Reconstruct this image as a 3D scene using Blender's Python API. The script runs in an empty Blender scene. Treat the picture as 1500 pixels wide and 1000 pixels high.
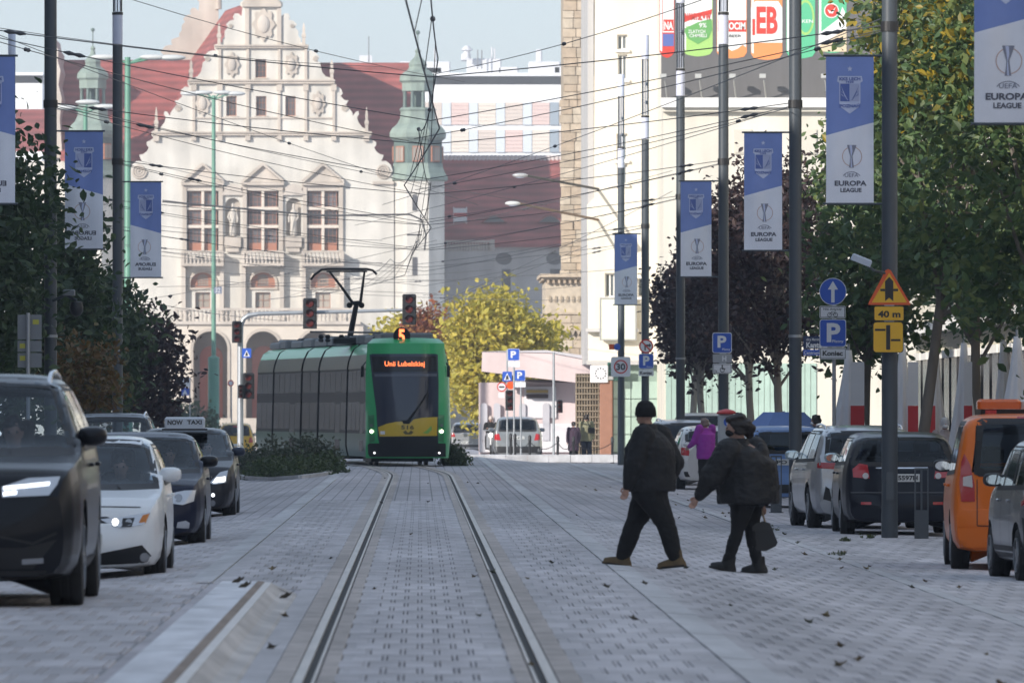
import bpy, bmesh, math, random
import numpy as np
from mathutils import Vector, Matrix
from mathutils.bvhtree import BVHTree
from mathutils.geometry import tessellate_polygon, delaunay_2d_cdt
random.seed(7); RNG = np.random.default_rng(7)
S = bpy.context.scene
COL = S.collection
# ------------------------------------------------------------------ camera, sky, sun, exposure
F = 12500.0; VX = 615.0; VY = 600.0; H = 1.61      # focal length in photo pixels, vanishing point, eye height
cd = bpy.data.cameras.new('camera'); cam = bpy.data.objects.new('camera', cd); COL.objects.link(cam)
cam.location = (0, 0, H); cam.rotation_euler = (math.pi/2, 0, 0)
cd.sensor_width = 36; cd.lens = 36*F/1500; cd.shift_x = (750-VX)/1500; cd.shift_y = (VY-500)/1500
cd.clip_start = 1; cd.clip_end = 20000
cd.dof.use_dof = True; cd.dof.focus_distance = 150; cd.dof.aperture_fstop = 9
S.camera = cam
SUN_A = math.radians(42); SUN_E = math.radians(22)
w = bpy.data.worlds.new('World'); S.world = w; w.use_nodes = True
nt = w.node_tree; bg = nt.nodes['Background']
sky = nt.nodes.new('ShaderNodeTexSky'); sky.sky_type = 'NISHITA'; sky.sun_disc = False
sky.sun_elevation = SUN_E; sky.sun_rotation = math.pi+SUN_A
sky.air_density = 1.0; sky.dust_density = 0.4; sky.ozone_density = 1.0
veil = nt.nodes.new('ShaderNodeMix'); veil.data_type = 'RGBA'; veil.blend_type = 'ADD'; veil.inputs[0].default_value = 1; veil.inputs[7].default_value = (8.6, 10.6, 13.6, 1)   # even high haze over the whole sky
nt.links.new(sky.outputs[0], veil.inputs[6]); nt.links.new(veil.outputs[2], bg.inputs[0]); bg.inputs[1].default_value = 0.035
sl = bpy.data.lights.new('sun', 'SUN'); sl.energy = 4.3; sl.angle = math.radians(0.5); sl.color = (1, 0.94, 0.86)
so = bpy.data.objects.new('sun', sl); COL.objects.link(so)
so.rotation_euler = Vector((math.sin(SUN_A)*math.cos(SUN_E), math.cos(SUN_A)*math.cos(SUN_E), -math.sin(SUN_E))).to_track_quat('-Z', 'Y').to_euler()
so.location = (-60, -80, 60)
S.view_settings.view_transform = 'Standard'; S.view_settings.look = 'None'
S.view_settings.gamma = 1; S.view_settings.exposure = 0.47; S.view_settings.use_curve_mapping = False
S.render.engine = 'CYCLES'
# ------------------------------------------------------------------ helpers
def W(px, py, d):                       # photo pixel + distance -> place
    return Vector(((px-VX)*d/F, d, H-(py-VY)*d/F))
def wx(px, d): return (px-VX)*d/F
def wz(py, d): return H-(py-VY)*d/F
def gz(X, d):                           # street surface: level tracks, lanes falling to the sides
    a = abs(X); z = 0.0
    if a > 2: z = -0.09*(min(a, 4.2)-2)
    if a > 4.2: z -= 0.012*(min(a, 7.6)-4.2)
    if X < -1.7 and d < 77:
        t = min(1, max(0, (77-d)/4.0)); t = t*t*(3-2*t)
        k = 1 if X > -7 else max(0, 1-(-7-X)/1.5)
        z = z*(1-t*k)+0.125*t*k
    if d > 290: z -= 0.0035*(min(d, 560)-290)
    return z
MATS = {}
def mat(name, col=(.5,.5,.5), rough=.6, metal=0., var=.0, vscale=3., bump=0., bscale=40., coat=0., emit=None, estr=0., island=0., stretch=None, spec=None):
    if name in MATS: return MATS[name]
    m = bpy.data.materials.new(name); m.use_nodes = True; n = m.node_tree.nodes; l = m.node_tree.links
    p = n['Principled BSDF']; p.inputs['Base Color'].default_value = (*col, 1); p.inputs['Roughness'].default_value = rough
    p.inputs['Metallic'].default_value = metal
    if coat: p.inputs['Coat Weight'].default_value = coat; p.inputs['Coat Roughness'].default_value = .04
    if spec is not None: p.inputs['Specular IOR Level'].default_value = spec
    tc = n.new('ShaderNodeTexCoord')
    src = tc.outputs['Object']
    if stretch:
        mp = n.new('ShaderNodeMapping'); mp.inputs['Scale'].default_value = stretch; l.new(src, mp.inputs[0]); src = mp.outputs[0]
    last = None
    if var:
        t = n.new('ShaderNodeTexNoise'); t.inputs['Scale'].default_value = vscale; t.inputs['Detail'].default_value = 6; t.inputs['Roughness'].default_value = .62
        l.new(src, t.inputs['Vector'])
        r = n.new('ShaderNodeMapRange'); r.inputs[1].default_value = .3; r.inputs[2].default_value = .7
        r.inputs[3].default_value = 1-var; r.inputs[4].default_value = 1+var*.8; l.new(t.outputs['Fac'], r.inputs[0])
        x = n.new('ShaderNodeMix'); x.data_type = 'RGBA'; x.blend_type = 'MULTIPLY'; x.inputs[0].default_value = 1
        x.inputs[6].default_value = (*col, 1); l.new(r.outputs[0], x.inputs[7]); last = x.outputs[2]
    if island:
        g = n.new('ShaderNodeNewGeometry')
        r = n.new('ShaderNodeMapRange'); r.inputs[3].default_value = 1-island; r.inputs[4].default_value = 1+island
        l.new(g.outputs['Random Per Island'], r.inputs[0])
        x = n.new('ShaderNodeMix'); x.data_type = 'RGBA'; x.blend_type = 'MULTIPLY'; x.inputs[0].default_value = 1
        if last: l.new(last, x.inputs[6])
        else: x.inputs[6].default_value = (*col, 1)
        l.new(r.outputs[0], x.inputs[7]); last = x.outputs[2]
    if last: l.new(last, p.inputs['Base Color'])
    if bump:
        t = n.new('ShaderNodeTexNoise'); t.inputs['Scale'].default_value = bscale; t.inputs['Detail'].default_value = 5; l.new(src, t.inputs['Vector'])
        b = n.new('ShaderNodeBump'); b.inputs['Strength'].default_value = bump; b.inputs['Distance'].default_value = .02
        l.new(t.outputs['Fac'], b.inputs['Height']); l.new(b.outputs[0], p.inputs['Normal'])
    if emit: p.inputs['Emission Color'].default_value = (*emit, 1); p.inputs['Emission Strength'].default_value = estr
    MATS[name] = m; return m
def glass_mat(name, tint=(.55,.62,.68), clear=.6, refl=(.9,.95,1)):
    if name in MATS: return MATS[name]
    m = bpy.data.materials.new(name); m.use_nodes = True; n = m.node_tree.nodes; l = m.node_tree.links
    n.remove(n['Principled BSDF']); out = n['Material Output']
    tr = n.new('ShaderNodeBsdfTransparent'); tr.inputs[0].default_value = (*[c*clear for c in tint], 1)
    gl = n.new('ShaderNodeBsdfGlossy'); gl.inputs['Roughness'].default_value = .03; gl.inputs[0].default_value = (*refl, 1)
    fr = n.new('ShaderNodeFresnel'); fr.inputs[0].default_value = 1.42
    mx = n.new('ShaderNodeMixShader'); l.new(fr.outputs[0], mx.inputs[0]); l.new(tr.outputs[0], mx.inputs[1]); l.new(gl.outputs[0], mx.inputs[2])
    l.new(mx.outputs[0], out.inputs[0]); MATS[name] = m; return m
def leaf_mat(name, c1, c2, c3, trans=.35):
    if name in MATS: return MATS[name]
    m = bpy.data.materials.new(name); m.use_nodes = True; n = m.node_tree.nodes; l = m.node_tree.links
    n.remove(n['Principled BSDF']); out = n['Material Output']
    g = n.new('ShaderNodeNewGeometry'); cr = n.new('ShaderNodeValToRGB'); e = cr.color_ramp.elements
    e[0].color = (*c1, 1); e[1].color = (*c3, 1); k = e.new(.55); k.color = (*c2, 1)
    l.new(g.outputs['Random Per Island'], cr.inputs[0])
    d = n.new('ShaderNodeBsdfPrincipled'); d.inputs['Roughness'].default_value = .5; l.new(cr.outputs[0], d.inputs['Base Color'])
    t = n.new('ShaderNodeBsdfTranslucent'); l.new(cr.outputs[0], t.inputs[0])
    mx = n.new('ShaderNodeMixShader'); mx.inputs[0].default_value = trans
    l.new(d.outputs[0], mx.inputs[1]); l.new(t.outputs[0], mx.inputs[2]); l.new(mx.outputs[0], out.inputs[0]); MATS[name] = m; return m
class MB:
    def __init__(s): s.v = []; s.f = []
    def add(s, vs, fs):
        o = len(s.v); s.v += [tuple(v) for v in vs]; s.f += [tuple(i+o for i in f) for f in fs]; return s
    def box(s, x0, x1, y0, y1, z0, z1):
        return s.add([(x0,y0,z0),(x1,y0,z0),(x1,y1,z0),(x0,y1,z0),(x0,y0,z1),(x1,y0,z1),(x1,y1,z1),(x0,y1,z1)],
              [(0,3,2,1),(4,5,6,7),(0,1,5,4),(1,2,6,5),(2,3,7,6),(3,0,4,7)])
    def bev(s, x0, x1, y0, y1, z0, z1, b=.02):   # box with chamfered vertical and top edges
        p = [(x0+b,y0),(x1-b,y0),(x1,y0+b),(x1,y1-b),(x1-b,y1),(x0+b,y1),(x0,y1-b),(x0,y0+b)]
        cx, cy = (x0+x1)/2, (y0+y1)/2
        q = [(cx+(a-cx)*(1-2*b/max(x1-x0,1e-6)), cy+(c-cy)*(1-2*b/max(y1-y0,1e-6))) for a, c in p]
        vs = [(a,c,z0) for a,c in p]+[(a,c,z1-b) for a,c in p]+[(a,c,z1) for a,c in q]
        fs = [tuple(range(7,-1,-1)), tuple(range(16,24))]
        for k in range(8):
            j = (k+1)%8; fs += [(k,j,8+j,8+k),(8+k,8+j,16+j,16+k)]
        return s.add(vs, fs)
    def prism(s, poly, y0, y1):                  # polygon in x,z extruded along y
        n = len(poly); vs = [(x,y0,z) for x,z in poly]+[(x,y1,z) for x,z in poly]
        return s.add(vs, [tuple(range(n)), tuple(range(2*n-1,n-1,-1))]+[(i,n+i,n+(i+1)%n,(i+1)%n) for i in range(n)])
    def prismx(s, poly, x0, x1):                 # polygon in y,z extruded along x
        n = len(poly); vs = [(x0,y,z) for y,z in poly]+[(x1,y,z) for y,z in poly]
        return s.add(vs, [tuple(range(n)), tuple(range(2*n-1,n-1,-1))]+[(i,n+i,n+(i+1)%n,(i+1)%n) for i in range(n)])
    def prismz(s, poly, z0, z1):
        n = len(poly); vs = [(x,y,z0) for x,y in poly]+[(x,y,z1) for x,y in poly]
        return s.add(vs, [tuple(range(n)), tuple(range(2*n-1,n-1,-1))]+[(i,n+i,n+(i+1)%n,(i+1)%n) for i in range(n)])
    def tube(s, pts, r, n=8, cap=True):
        pts = [Vector(p) for p in pts]; m = len(pts); rs = r if hasattr(r,'__len__') else [r]*m
        o = len(s.v); up = None
        for i, p in enumerate(pts):
            t = (pts[min(i+1,m-1)]-pts[max(i-1,0)]); t = t.normalized() if t.length > 1e-9 else Vector((0,0,1))
            if up is None: up = t.orthogonal().normalized()
            a = up-t*up.dot(t); a = a.normalized() if a.length > 1e-6 else t.orthogonal().normalized(); up = a; b = t.cross(a)
            rr = rs[i]; ra, rb = rr if hasattr(rr,'__len__') else (rr, rr)
            for k in range(n):
                an = 2*math.pi*k/n; s.v.append(tuple(p+a*(ra*math.cos(an))+b*(rb*math.sin(an))))
        for i in range(m-1):
            for k in range(n):
                j = (k+1)%n; s.f.append((o+i*n+k,o+i*n+j,o+(i+1)*n+j,o+(i+1)*n+k))
        if cap: s.f.append(tuple(o+k for k in range(n-1,-1,-1))); s.f.append(tuple(o+(m-1)*n+k for k in range(n)))
        return s
    def lathe(s, prof, c=(0,0,0), n=16, axis='z', ph=0.):
        o = len(s.v); m = len(prof)
        for r, h in prof:
            for k in range(n):
                a = 2*math.pi*k/n+ph; x, y = r*math.cos(a), r*math.sin(a)
                if axis == 'z': q = (c[0]+x, c[1]+y, c[2]+h)
                elif axis == 'x': q = (c[0]+h, c[1]+x, c[2]+y)
                else: q = (c[0]+x, c[1]+h, c[2]+y)
                s.v.append(q)
        for i in range(m-1):
            for k in range(n):
                j = (k+1)%n; s.f.append((o+i*n+k,o+i*n+j,o+(i+1)*n+j,o+(i+1)*n+k))
        s.f.append(tuple(o+k for k in range(n-1,-1,-1))); s.f.append(tuple(o+(m-1)*n+k for k in range(n)))
        return s
    def ball(s, c, r, n=12, m=8, zr=None, yr=None):
        zr = zr or r; yr = yr or r; o = len(s.v)
        for i in range(1, m):
            t = math.pi*i/m
            for k in range(n):
                a = 2*math.pi*k/n; s.v.append((c[0]+r*math.sin(t)*math.cos(a), c[1]+yr*math.sin(t)*math.sin(a), c[2]+zr*math.cos(t)))
        s.v.append((c[0],c[1],c[2]+zr)); s.v.append((c[0],c[1],c[2]-zr)); T = len(s.v)-2
        for i in range(m-2):
            for k in range(n):
                j = (k+1)%n; s.f.append((o+i*n+k,o+(i+1)*n+k,o+(i+1)*n+j,o+i*n+j))
        for k in range(n):
            j = (k+1)%n; s.f.append((T,o+k,o+j)); s.f.append((T+1,o+(m-2)*n+j,o+(m-2)*n+k))
        return s
    def holed(s, outer, holes, y, depth, back=False):   # wall sheet in x,z at y with real openings, reveals going back
        loops = [[Vector((x,z,0)) for x,z in outer]]+[[Vector((x,z,0)) for x,z in h] for h in holes]
        pts = [p for lp in loops for p in lp]
        o = len(s.v); s.v += [(p.x,y,p.y) for p in pts]
        s.f += [tuple(o+i for i in t) for t in tessellate_polygon(loops)]
        for lp in [outer]+holes:
            q = len(s.v); n = len(lp); s.v += [(x,y,z) for x,z in lp]+[(x,y+depth,z) for x,z in lp]
            s.f += [(q+i,q+(i+1)%n,q+n+(i+1)%n,q+n+i) for i in range(n)]
        if back:
            o = len(s.v); s.v += [(p.x,y+depth,p.y) for p in pts]; s.f += [tuple(o+i for i in t) for t in tessellate_polygon(loops)]
        return s
    def xform(s, M, i0=0):
        s.v[i0:] = [tuple(M @ Vector(v)) for v in s.v[i0:]]; return s
    def mesh(s, name, m, off=(0,0,0), smooth=False, fixn=True):
        me = bpy.data.meshes.new(name)
        v = np.array(s.v, dtype=float).reshape(-1,3)-np.array(off)
        me.from_pydata(v.tolist(), [], s.f); 
        if fixn and len(s.f) < 60000:
            b = bmesh.new(); b.from_mesh(me); bmesh.ops.recalc_face_normals(b, faces=b.faces); b.to_mesh(me); b.free()
        if m: me.materials.append(m)
        if smooth:
            me.shade_smooth()
            if smooth != 2:
                try: me.set_sharp_from_angle(angle=math.radians(38))
                except Exception: pass
        me.update(); return me
    def build(s, name, m, parent=None, smooth=False, world=True, fixn=True, loc=None):
        off = (0,0,0)
        if parent is not None and world: off = wloc(parent)
        if loc is not None: off = loc
        o = bpy.data.objects.new(name, s.mesh(name, m, off, smooth, fixn)); COL.objects.link(o)
        if parent is not None: o.parent = parent
        elif loc is not None: o.location = loc
        return o
def wloc(o):
    v = Vector(o.location); p = o.parent
    while p: v += Vector(p.location); p = p.parent
    return v
def tag(o, label, cat, group=None, kind=None):
    if label: o['label'] = label
    if cat: o['category'] = cat
    if group: o['group'] = group
    if kind: o['kind'] = kind
    return o
def thing(name, label, cat, loc=(0,0,0), rz=0., group=None):
    o = bpy.data.objects.new(name, None); COL.objects.link(o); o.location = loc; o.rotation_euler = (0,0,rz); o.empty_display_size = .3
    return tag(o, label, cat, group)
def struct(o): o['kind'] = 'structure'; return o
def copy_tree(o, parent=None):
    c = o.copy(); COL.objects.link(c); c.parent = parent
    for ch in KIDS(o): copy_tree(ch, c)
    return c
def KIDS(o): return [x for x in bpy.data.objects if x.parent == o]
def circ(cx, cz, r, n=24, rz=None, a0=0, a1=2*math.pi):
    rz = rz or r; full = abs(a1-a0-2*math.pi) < 1e-6; k = n if full else n+1
    return [(cx+r*math.cos(a0+(a1-a0)*i/n), cz+rz*math.sin(a0+(a1-a0)*i/n)) for i in range(k)]
def rect(x0, x1, z0, z1): return [(x0,z0),(x1,z0),(x1,z1),(x0,z1)]
def rrect(x0, x1, z0, z1, r, n=4):
    o = []
    for cx, cz, a in ((x1-r,z0+r,-90),(x1-r,z1-r,0),(x0+r,z1-r,90),(x0+r,z0+r,180)):
        o += [(cx+r*math.cos(math.radians(a+90*k/n)), cz+r*math.sin(math.radians(a+90*k/n))) for k in range(n+1)]
    return o
def arch(x0, x1, z0, z1, n=14, rise=None):     # opening with a round (or flatter) head, z1 = crown
    r = (x1-x0)/2; h = rise or r; cx = (x0+x1)/2
    return [(x0,z0),(x1,z0)]+[(cx+r*math.cos(math.pi*k/n), z1-h+h*math.sin(math.pi*k/n)) for k in range(n+1)]
TXT = {}
WORK = bpy.data.scenes.new('workshop')          # small bench scene for evaluating lettering and figures quickly
def evaluate(o):
    WORK.collection.objects.link(o); vl = WORK.view_layers[0]; vl.update(); me = bpy.data.meshes.new_from_object(o.evaluated_get(vl.depsgraph)); WORK.collection.objects.unlink(o); return me
def text_geo(t, bold=False):
    if t in TXT: return TXT[t]
    c = bpy.data.curves.new('lettering', 'FONT'); c.body = t; c.resolution_u = 3; c.offset = .012 if not bold else .035
    o = bpy.data.objects.new('lettering', c); me = evaluate(o)
    v = np.zeros(len(me.vertices)*3); me.vertices.foreach_get('co', v); v = v.reshape(-1,3)
    f = [tuple(p.vertices) for p in me.polygons]
    bpy.data.objects.remove(o); bpy.data.curves.remove(c); bpy.data.meshes.remove(me)
    mn, mx = v.min(0), v.max(0); v = (v-mn); TXT[t] = (v, f, (mx-mn)); return TXT[t]
def text_part(t, x0, x1, z0, z1, y, m, parent, mirror=False, bold=False, name='lettering', th=.003):
    v, f, sz = text_geo(t, bold); b = MB()
    X = x0+v[:,0]/sz[0]*(x1-x0) if not mirror else x1-v[:,0]/sz[0]*(x1-x0)
    Z = z0+v[:,1]/sz[1]*(z1-z0)
    b.add([(a,y,c) for a, c in zip(X,Z)], f)
    return b.build(name, m, parent, fixn=False)
def flat(poly, y, m, parent, name, th=.004):
    return MB().prism(poly, y, y+th).build(name, m, parent)
def inpoly(poly, x, y):
    r = False; n = len(poly); j = n-1
    for i in range(n):
        a, b = poly[i], poly[j]
        if (a[1] > y) != (b[1] > y) and x < (b[0]-a[0])*(y-a[1])/(b[1]-a[1])+a[0]: r = not r
        j = i
    return r
def grid_poly(poly, res):
    pts = []; n = len(poly)
    for i in range(n):
        a, b = Vector(poly[i]), Vector(poly[(i+1)%n]); m = max(1, int((b-a).length/res))
        pts += [a.lerp(b,k/m) for k in range(m)]
    nb_ = len(pts); e = [(i,(i+1)%nb_) for i in range(nb_)]
    xs_ = [p.x for p in pts]; ys_ = [p.y for p in pts]; x = min(xs_)+res*.5
    while x < max(xs_):
        y = min(ys_)+res*.5
        while y < max(ys_):
            if inpoly(poly, x, y): pts.append(Vector((x,y)))
            y += res
        x += res
    v, _, f, _, _, _ = delaunay_2d_cdt(pts, [], [list(range(nb_))], 1, 1e-5)
    return v, f

def weather(m, layers, obj=0.):
    """soiling laid over the place itself: multiplies the base colour by stretched noise in world position"""
    n = m.node_tree.nodes; l = m.node_tree.links; p = [q for q in n if q.type == 'BSDF_PRINCIPLED'][0]; inp = p.inputs['Base Color']
    src = inp.links[0].from_socket if inp.links else None; col = tuple(inp.default_value)
    def mul(fac):
        nonlocal src
        x = n.new('ShaderNodeMix'); x.data_type = 'RGBA'; x.blend_type = 'MULTIPLY'; x.inputs[0].default_value = 1
        if src: l.new(src, x.inputs[6])
        else: x.inputs[6].default_value = col
        l.new(fac, x.inputs[7]); src = x.outputs[2]
    for sc, lo, hi in layers:
        g = n.new('ShaderNodeNewGeometry'); mp = n.new('ShaderNodeMapping'); mp.inputs['Scale'].default_value = sc; l.new(g.outputs['Position'], mp.inputs[0])
        t = n.new('ShaderNodeTexNoise'); t.inputs['Scale'].default_value = 1; t.inputs['Detail'].default_value = 5; l.new(mp.outputs[0], t.inputs['Vector'])
        r = n.new('ShaderNodeMapRange'); r.inputs[1].default_value = .36; r.inputs[2].default_value = .64; r.inputs[3].default_value = lo; r.inputs[4].default_value = hi; l.new(t.outputs['Fac'], r.inputs[0]); mul(r.outputs[0])
    if obj:
        o = n.new('ShaderNodeObjectInfo'); r = n.new('ShaderNodeMapRange'); r.inputs[3].default_value = 1-obj; r.inputs[4].default_value = 1+obj; l.new(o.outputs['Random'], r.inputs[0]); mul(r.outputs[0])
    l.new(src, inp)
# ------------------------------------------------------------------ ground, track, kerbs
CON = mat('concrete_paving', (.30,.295,.315), .75, var=.16, vscale=.9, bump=.25, bscale=30)
def paving_sheet():
    m = bpy.data.materials.new('paving_sheet'); m.use_nodes = True; n = m.node_tree.nodes; l = m.node_tree.links; p = n['Principled BSDF']
    p.inputs['Roughness'].default_value = .72
    tc = n.new('ShaderNodeTexCoord'); mp = n.new('ShaderNodeMapping'); mp.inputs['Rotation'].default_value = (0,0,math.pi/2); l.new(tc.outputs['Object'], mp.inputs[0])
    br = n.new('ShaderNodeTexBrick'); br.inputs['Color1'].default_value = (.46,.44,.47,1); br.inputs['Color2'].default_value = (.40,.38,.41,1); br.inputs['Mortar'].default_value = (.2,.2,.21,1)
    br.inputs['Scale'].default_value = 1; br.inputs['Brick Width'].default_value = 1.36; br.inputs['Row Height'].default_value = .225; br.inputs['Mortar Size'].default_value = .014; br.inputs['Mortar Smooth'].default_value = .3
    l.new(mp.outputs[0], br.inputs[0])
    no = n.new('ShaderNodeTexNoise'); no.inputs['Scale'].default_value = .35; no.inputs['Detail'].default_value = 8; l.new(tc.outputs['Object'], no.inputs[0])
    r = n.new('ShaderNodeMapRange'); r.inputs[1].default_value=.3; r.inputs[2].default_value=.7; r.inputs[3].default_value = .82; r.inputs[4].default_value = 1.15; l.new(no.outputs[0], r.inputs[0])
    x = n.new('ShaderNodeMix'); x.data_type='RGBA'; x.blend_type='MULTIPLY'; x.inputs[0].default_value=1; l.new(br.outputs[0], x.inputs[6]); l.new(r.outputs[0], x.inputs[7]); l.new(x.outputs[2], p.inputs['Base Color'])
    return m
xs = [-3000,-600,-150,-60,-25,-12,-8.5,-7.6,-7,-6,-5,-4.2,-3,-2,-1.72,-1.69,0,1,2,3,4.2,5,6,7,7.6,8.5,12,25,60,150,600,3000]
ds = list(range(-100,20,20))+list(range(20,70,10))+[70,72,73,74,75,76,77,78]+list(range(80,300,10))+list(range(300,620,40))+[700,1000,3000,9000]
b = MB(); n = len(xs)
for d in ds:
    for x in xs: b.v.append((x, d, gz(x, d)))
for i in range(len(ds)-1):
    for k in range(n-1): b.f.append((i*n+k,i*n+k+1,(i+1)*n+k+1,(i+1)*n+k))
street = struct(b.build('street', paving_sheet(), None, smooth=True))
# track centre line: straight, then bending left past 205 m
def tc_x(d):
    if d < 203: return 0.03
    t = d-203
    if t < 22: return .03-.0006*t*t
    return .03-.0006*484-.026*(t-22) if t < 38 else .03-.29-.416-.095*(t-38)-.0006*(t-38)**2
BL = mat('paving_block', (.515,.50,.525), .75, var=.18, vscale=1.1, bump=.35, bscale=60, island=.10)
def blk_mat():
    m = BL.copy(); m.name = 'paving_block_single'; n = m.node_tree.nodes; l = m.node_tree.links
    oi = n.new('ShaderNodeObjectInfo')
    for g in [q for q in n if q.type == 'NEW_GEOMETRY']:
        for k in list(g.outputs['Random Per Island'].links): l.new(oi.outputs['Random'], k.to_socket)
    return m
BLS = blk_mat()
ROW = 1.36; PIT = .225
def blockgeo(b, x, d, w=.188, L=1.345, h=.014, jz=0.):
    z = gz(x, d); e = .003
    z2 = gz(x, d+L); za = gz(x-w/2, d)-gz(x+w/2, d)
    c = [(x-w/2,d,za/2+z),(x+w/2,d,z-za/2),(x+w/2,d+L,z2-za/2),(x-w/2,d+L,z2+za/2)]
    vs = [(p[0],p[1],p[2]+.001) for p in c]+[(p[0]+(e if k in (0,3) else -e),p[1]+(.012 if k < 2 else -.012),p[2]+h+jz) for k, p in enumerate(c)]
    b.add(vs, [(4,5,6,7),(0,1,5,4),(1,2,6,5),(2,3,7,6),(3,0,4,7)])
bb = MB(); blockgeo(bb, 0, 60, jz=0)
bmesh0 = MB().add([(a,c-60-.6675,z) for a,c,z in bb.v], bb.f).mesh('block', BLS)
nb = 0
fill = MB(); rest = MB()
for r in range(int(46/ROW), int(150/ROW)):
    d = r*ROW; off = 0 if r % 2 else PIT/2
    for k in range(-60, 60):
        x = k*PIT+off
        if not (-7.2 < x < 7.4): continue
        ax = abs(x-.03); inside = ax < .56
        if .50 < ax < .98: continue                       # rails and their border setts
        if 1.88 < abs(x) < 2.2 and not (x < 0 and d < 75.5): continue                # flush strip
        if -1.86 < x < -0.9 and d < 75.5: continue         # boarding kerb
        if 5.0 < x < 5.2: continue
        if abs(x) > 2.2 and d > 128: continue
        if inside and nb < 300 and d > 46:
            o = bpy.data.objects.new('block', bmesh0); COL.objects.link(o); o.parent = street
            o.location = (x, d+.6675, random.uniform(-.0015,.0015)); o.rotation_euler = (random.uniform(-.001,.001), random.uniform(-.004,.004), 0); nb += 1
        else: blockgeo(rest, x, d, jz=random.uniform(-.0015,.0015))
        if ax < .5 or ax > .98:                           # narrow filler between neighbouring blocks
            blockgeo(fill, x+PIT/2, d, w=.024, h=.013)
o = rest.build('block_paving', BL, street); o['kind'] = 'stuff'
o = fill.build('joint_filler', BL, street); o['kind'] = 'stuff'
# dark sand bed under the blocks so joints read dark
bed = MB(); 
for i in range(46,150,2):
    for x0, x1 in ((-7.3,-5.8),(-5.8,-4.2),(-4.2,-3.2),(-3.2,-2.17),(-1.93,-1.0),(-1.0,1.0),(1.0,1.93),(2.17,3.2),(3.2,4.2),(4.2,5.03),(5.17,7.4)):
        if -2 < x0 < -1.5 and i < 78: continue
        if abs(x0) > 2.1 and i > 126: continue
        q = [(x0,i),(x1,i),(x1,i+2),(x0,i+2)]; bed.add([(a,c,gz(a,c)+.003) for a,c in q], [(0,1,2,3)])
bed.build('joint_sand', mat('joint_sand', (.09,.09,.10), .95), street)
# cut half-blocks closing every field against its edge
EC = mat('edge_course', (.475,.465,.485), .75, var=.14, vscale=2.5)
for x0, x1, d0, d1 in ((.39,.555,46,150),(-.495,-.33,46,150),(.96,1.13,46,150),(1.77,1.92,46,150),(2.18,2.34,46,128),(4.86,5.025,46,128),(5.18,5.34,46,128),(-1.06,-.90,46,150),(-1.92,-1.77,78,150),(-2.34,-2.18,78,128)):
    d = d0
    while d < d1:
        q = [(x0,d),(x1,d),(x1,d+1.345),(x0,d+1.345)]; b = MB().add([(a,c,gz(a,c)+.0105) for a,c in q]+[(a,c,gz(a,c)+.001) for a,c in q], [(0,1,2,3),(4,5,1,0),(5,6,2,1),(6,7,3,2),(7,4,0,3)])
        if not (d > 95): b.build('edge_block', EC, street)
        else:
            q = [(x0,d),(x1,d),(x1,d1),(x0,d1)]; MB().add([(a,c,gz(a,c)+.0105) for a,c in q],[(0,1,2,3)]).build('edge_run', EC, street); break
        d += 1.36
# flush light strips beside the track and at the parking edge
STRIP = mat('granite_strip', (.52,.52,.54), .7, var=.12, vscale=4)
for nm, x0, w_, d0, d1 in (('edging_strip',1.93,.24,40,300),('edging_strip',-2.17,.24,76,300),('edging_strip',5.03,.14,40,300)):
    par = thing('stone_edging', None, None, (x0,d0,0)); par['kind'] = 'structure'
    for q in range(40):
        a = d0+q*3.0
        if a > d1: break
        b = MB(); c = [(x0,a+.01),(x0+w_,a+.01),(x0+w_,a+2.985),(x0,a+2.985)]
        b.add([(x,y,gz(x,y)+.002) for x,y in c]+[(x,y,gz(x,y)+.017+.002*(q%2)) for x,y in c], [(4,5,6,7),(0,1,5,4),(1,2,6,5),(2,3,7,6),(3,0,4,7)])
        b.build('edging_stone', STRIP, par)
    b = MB()
    a = d0+120
    while a < d1:
        c = [(x0,a),(x0+w_,a),(x0+w_,a+10),(x0,a+10)]; b.add([(x,y,gz(x,y)+.012) for x,y in c], [(0,1,2,3)]); a += 10
    if b.v: b.build('edging_run', STRIP, par)
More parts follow.
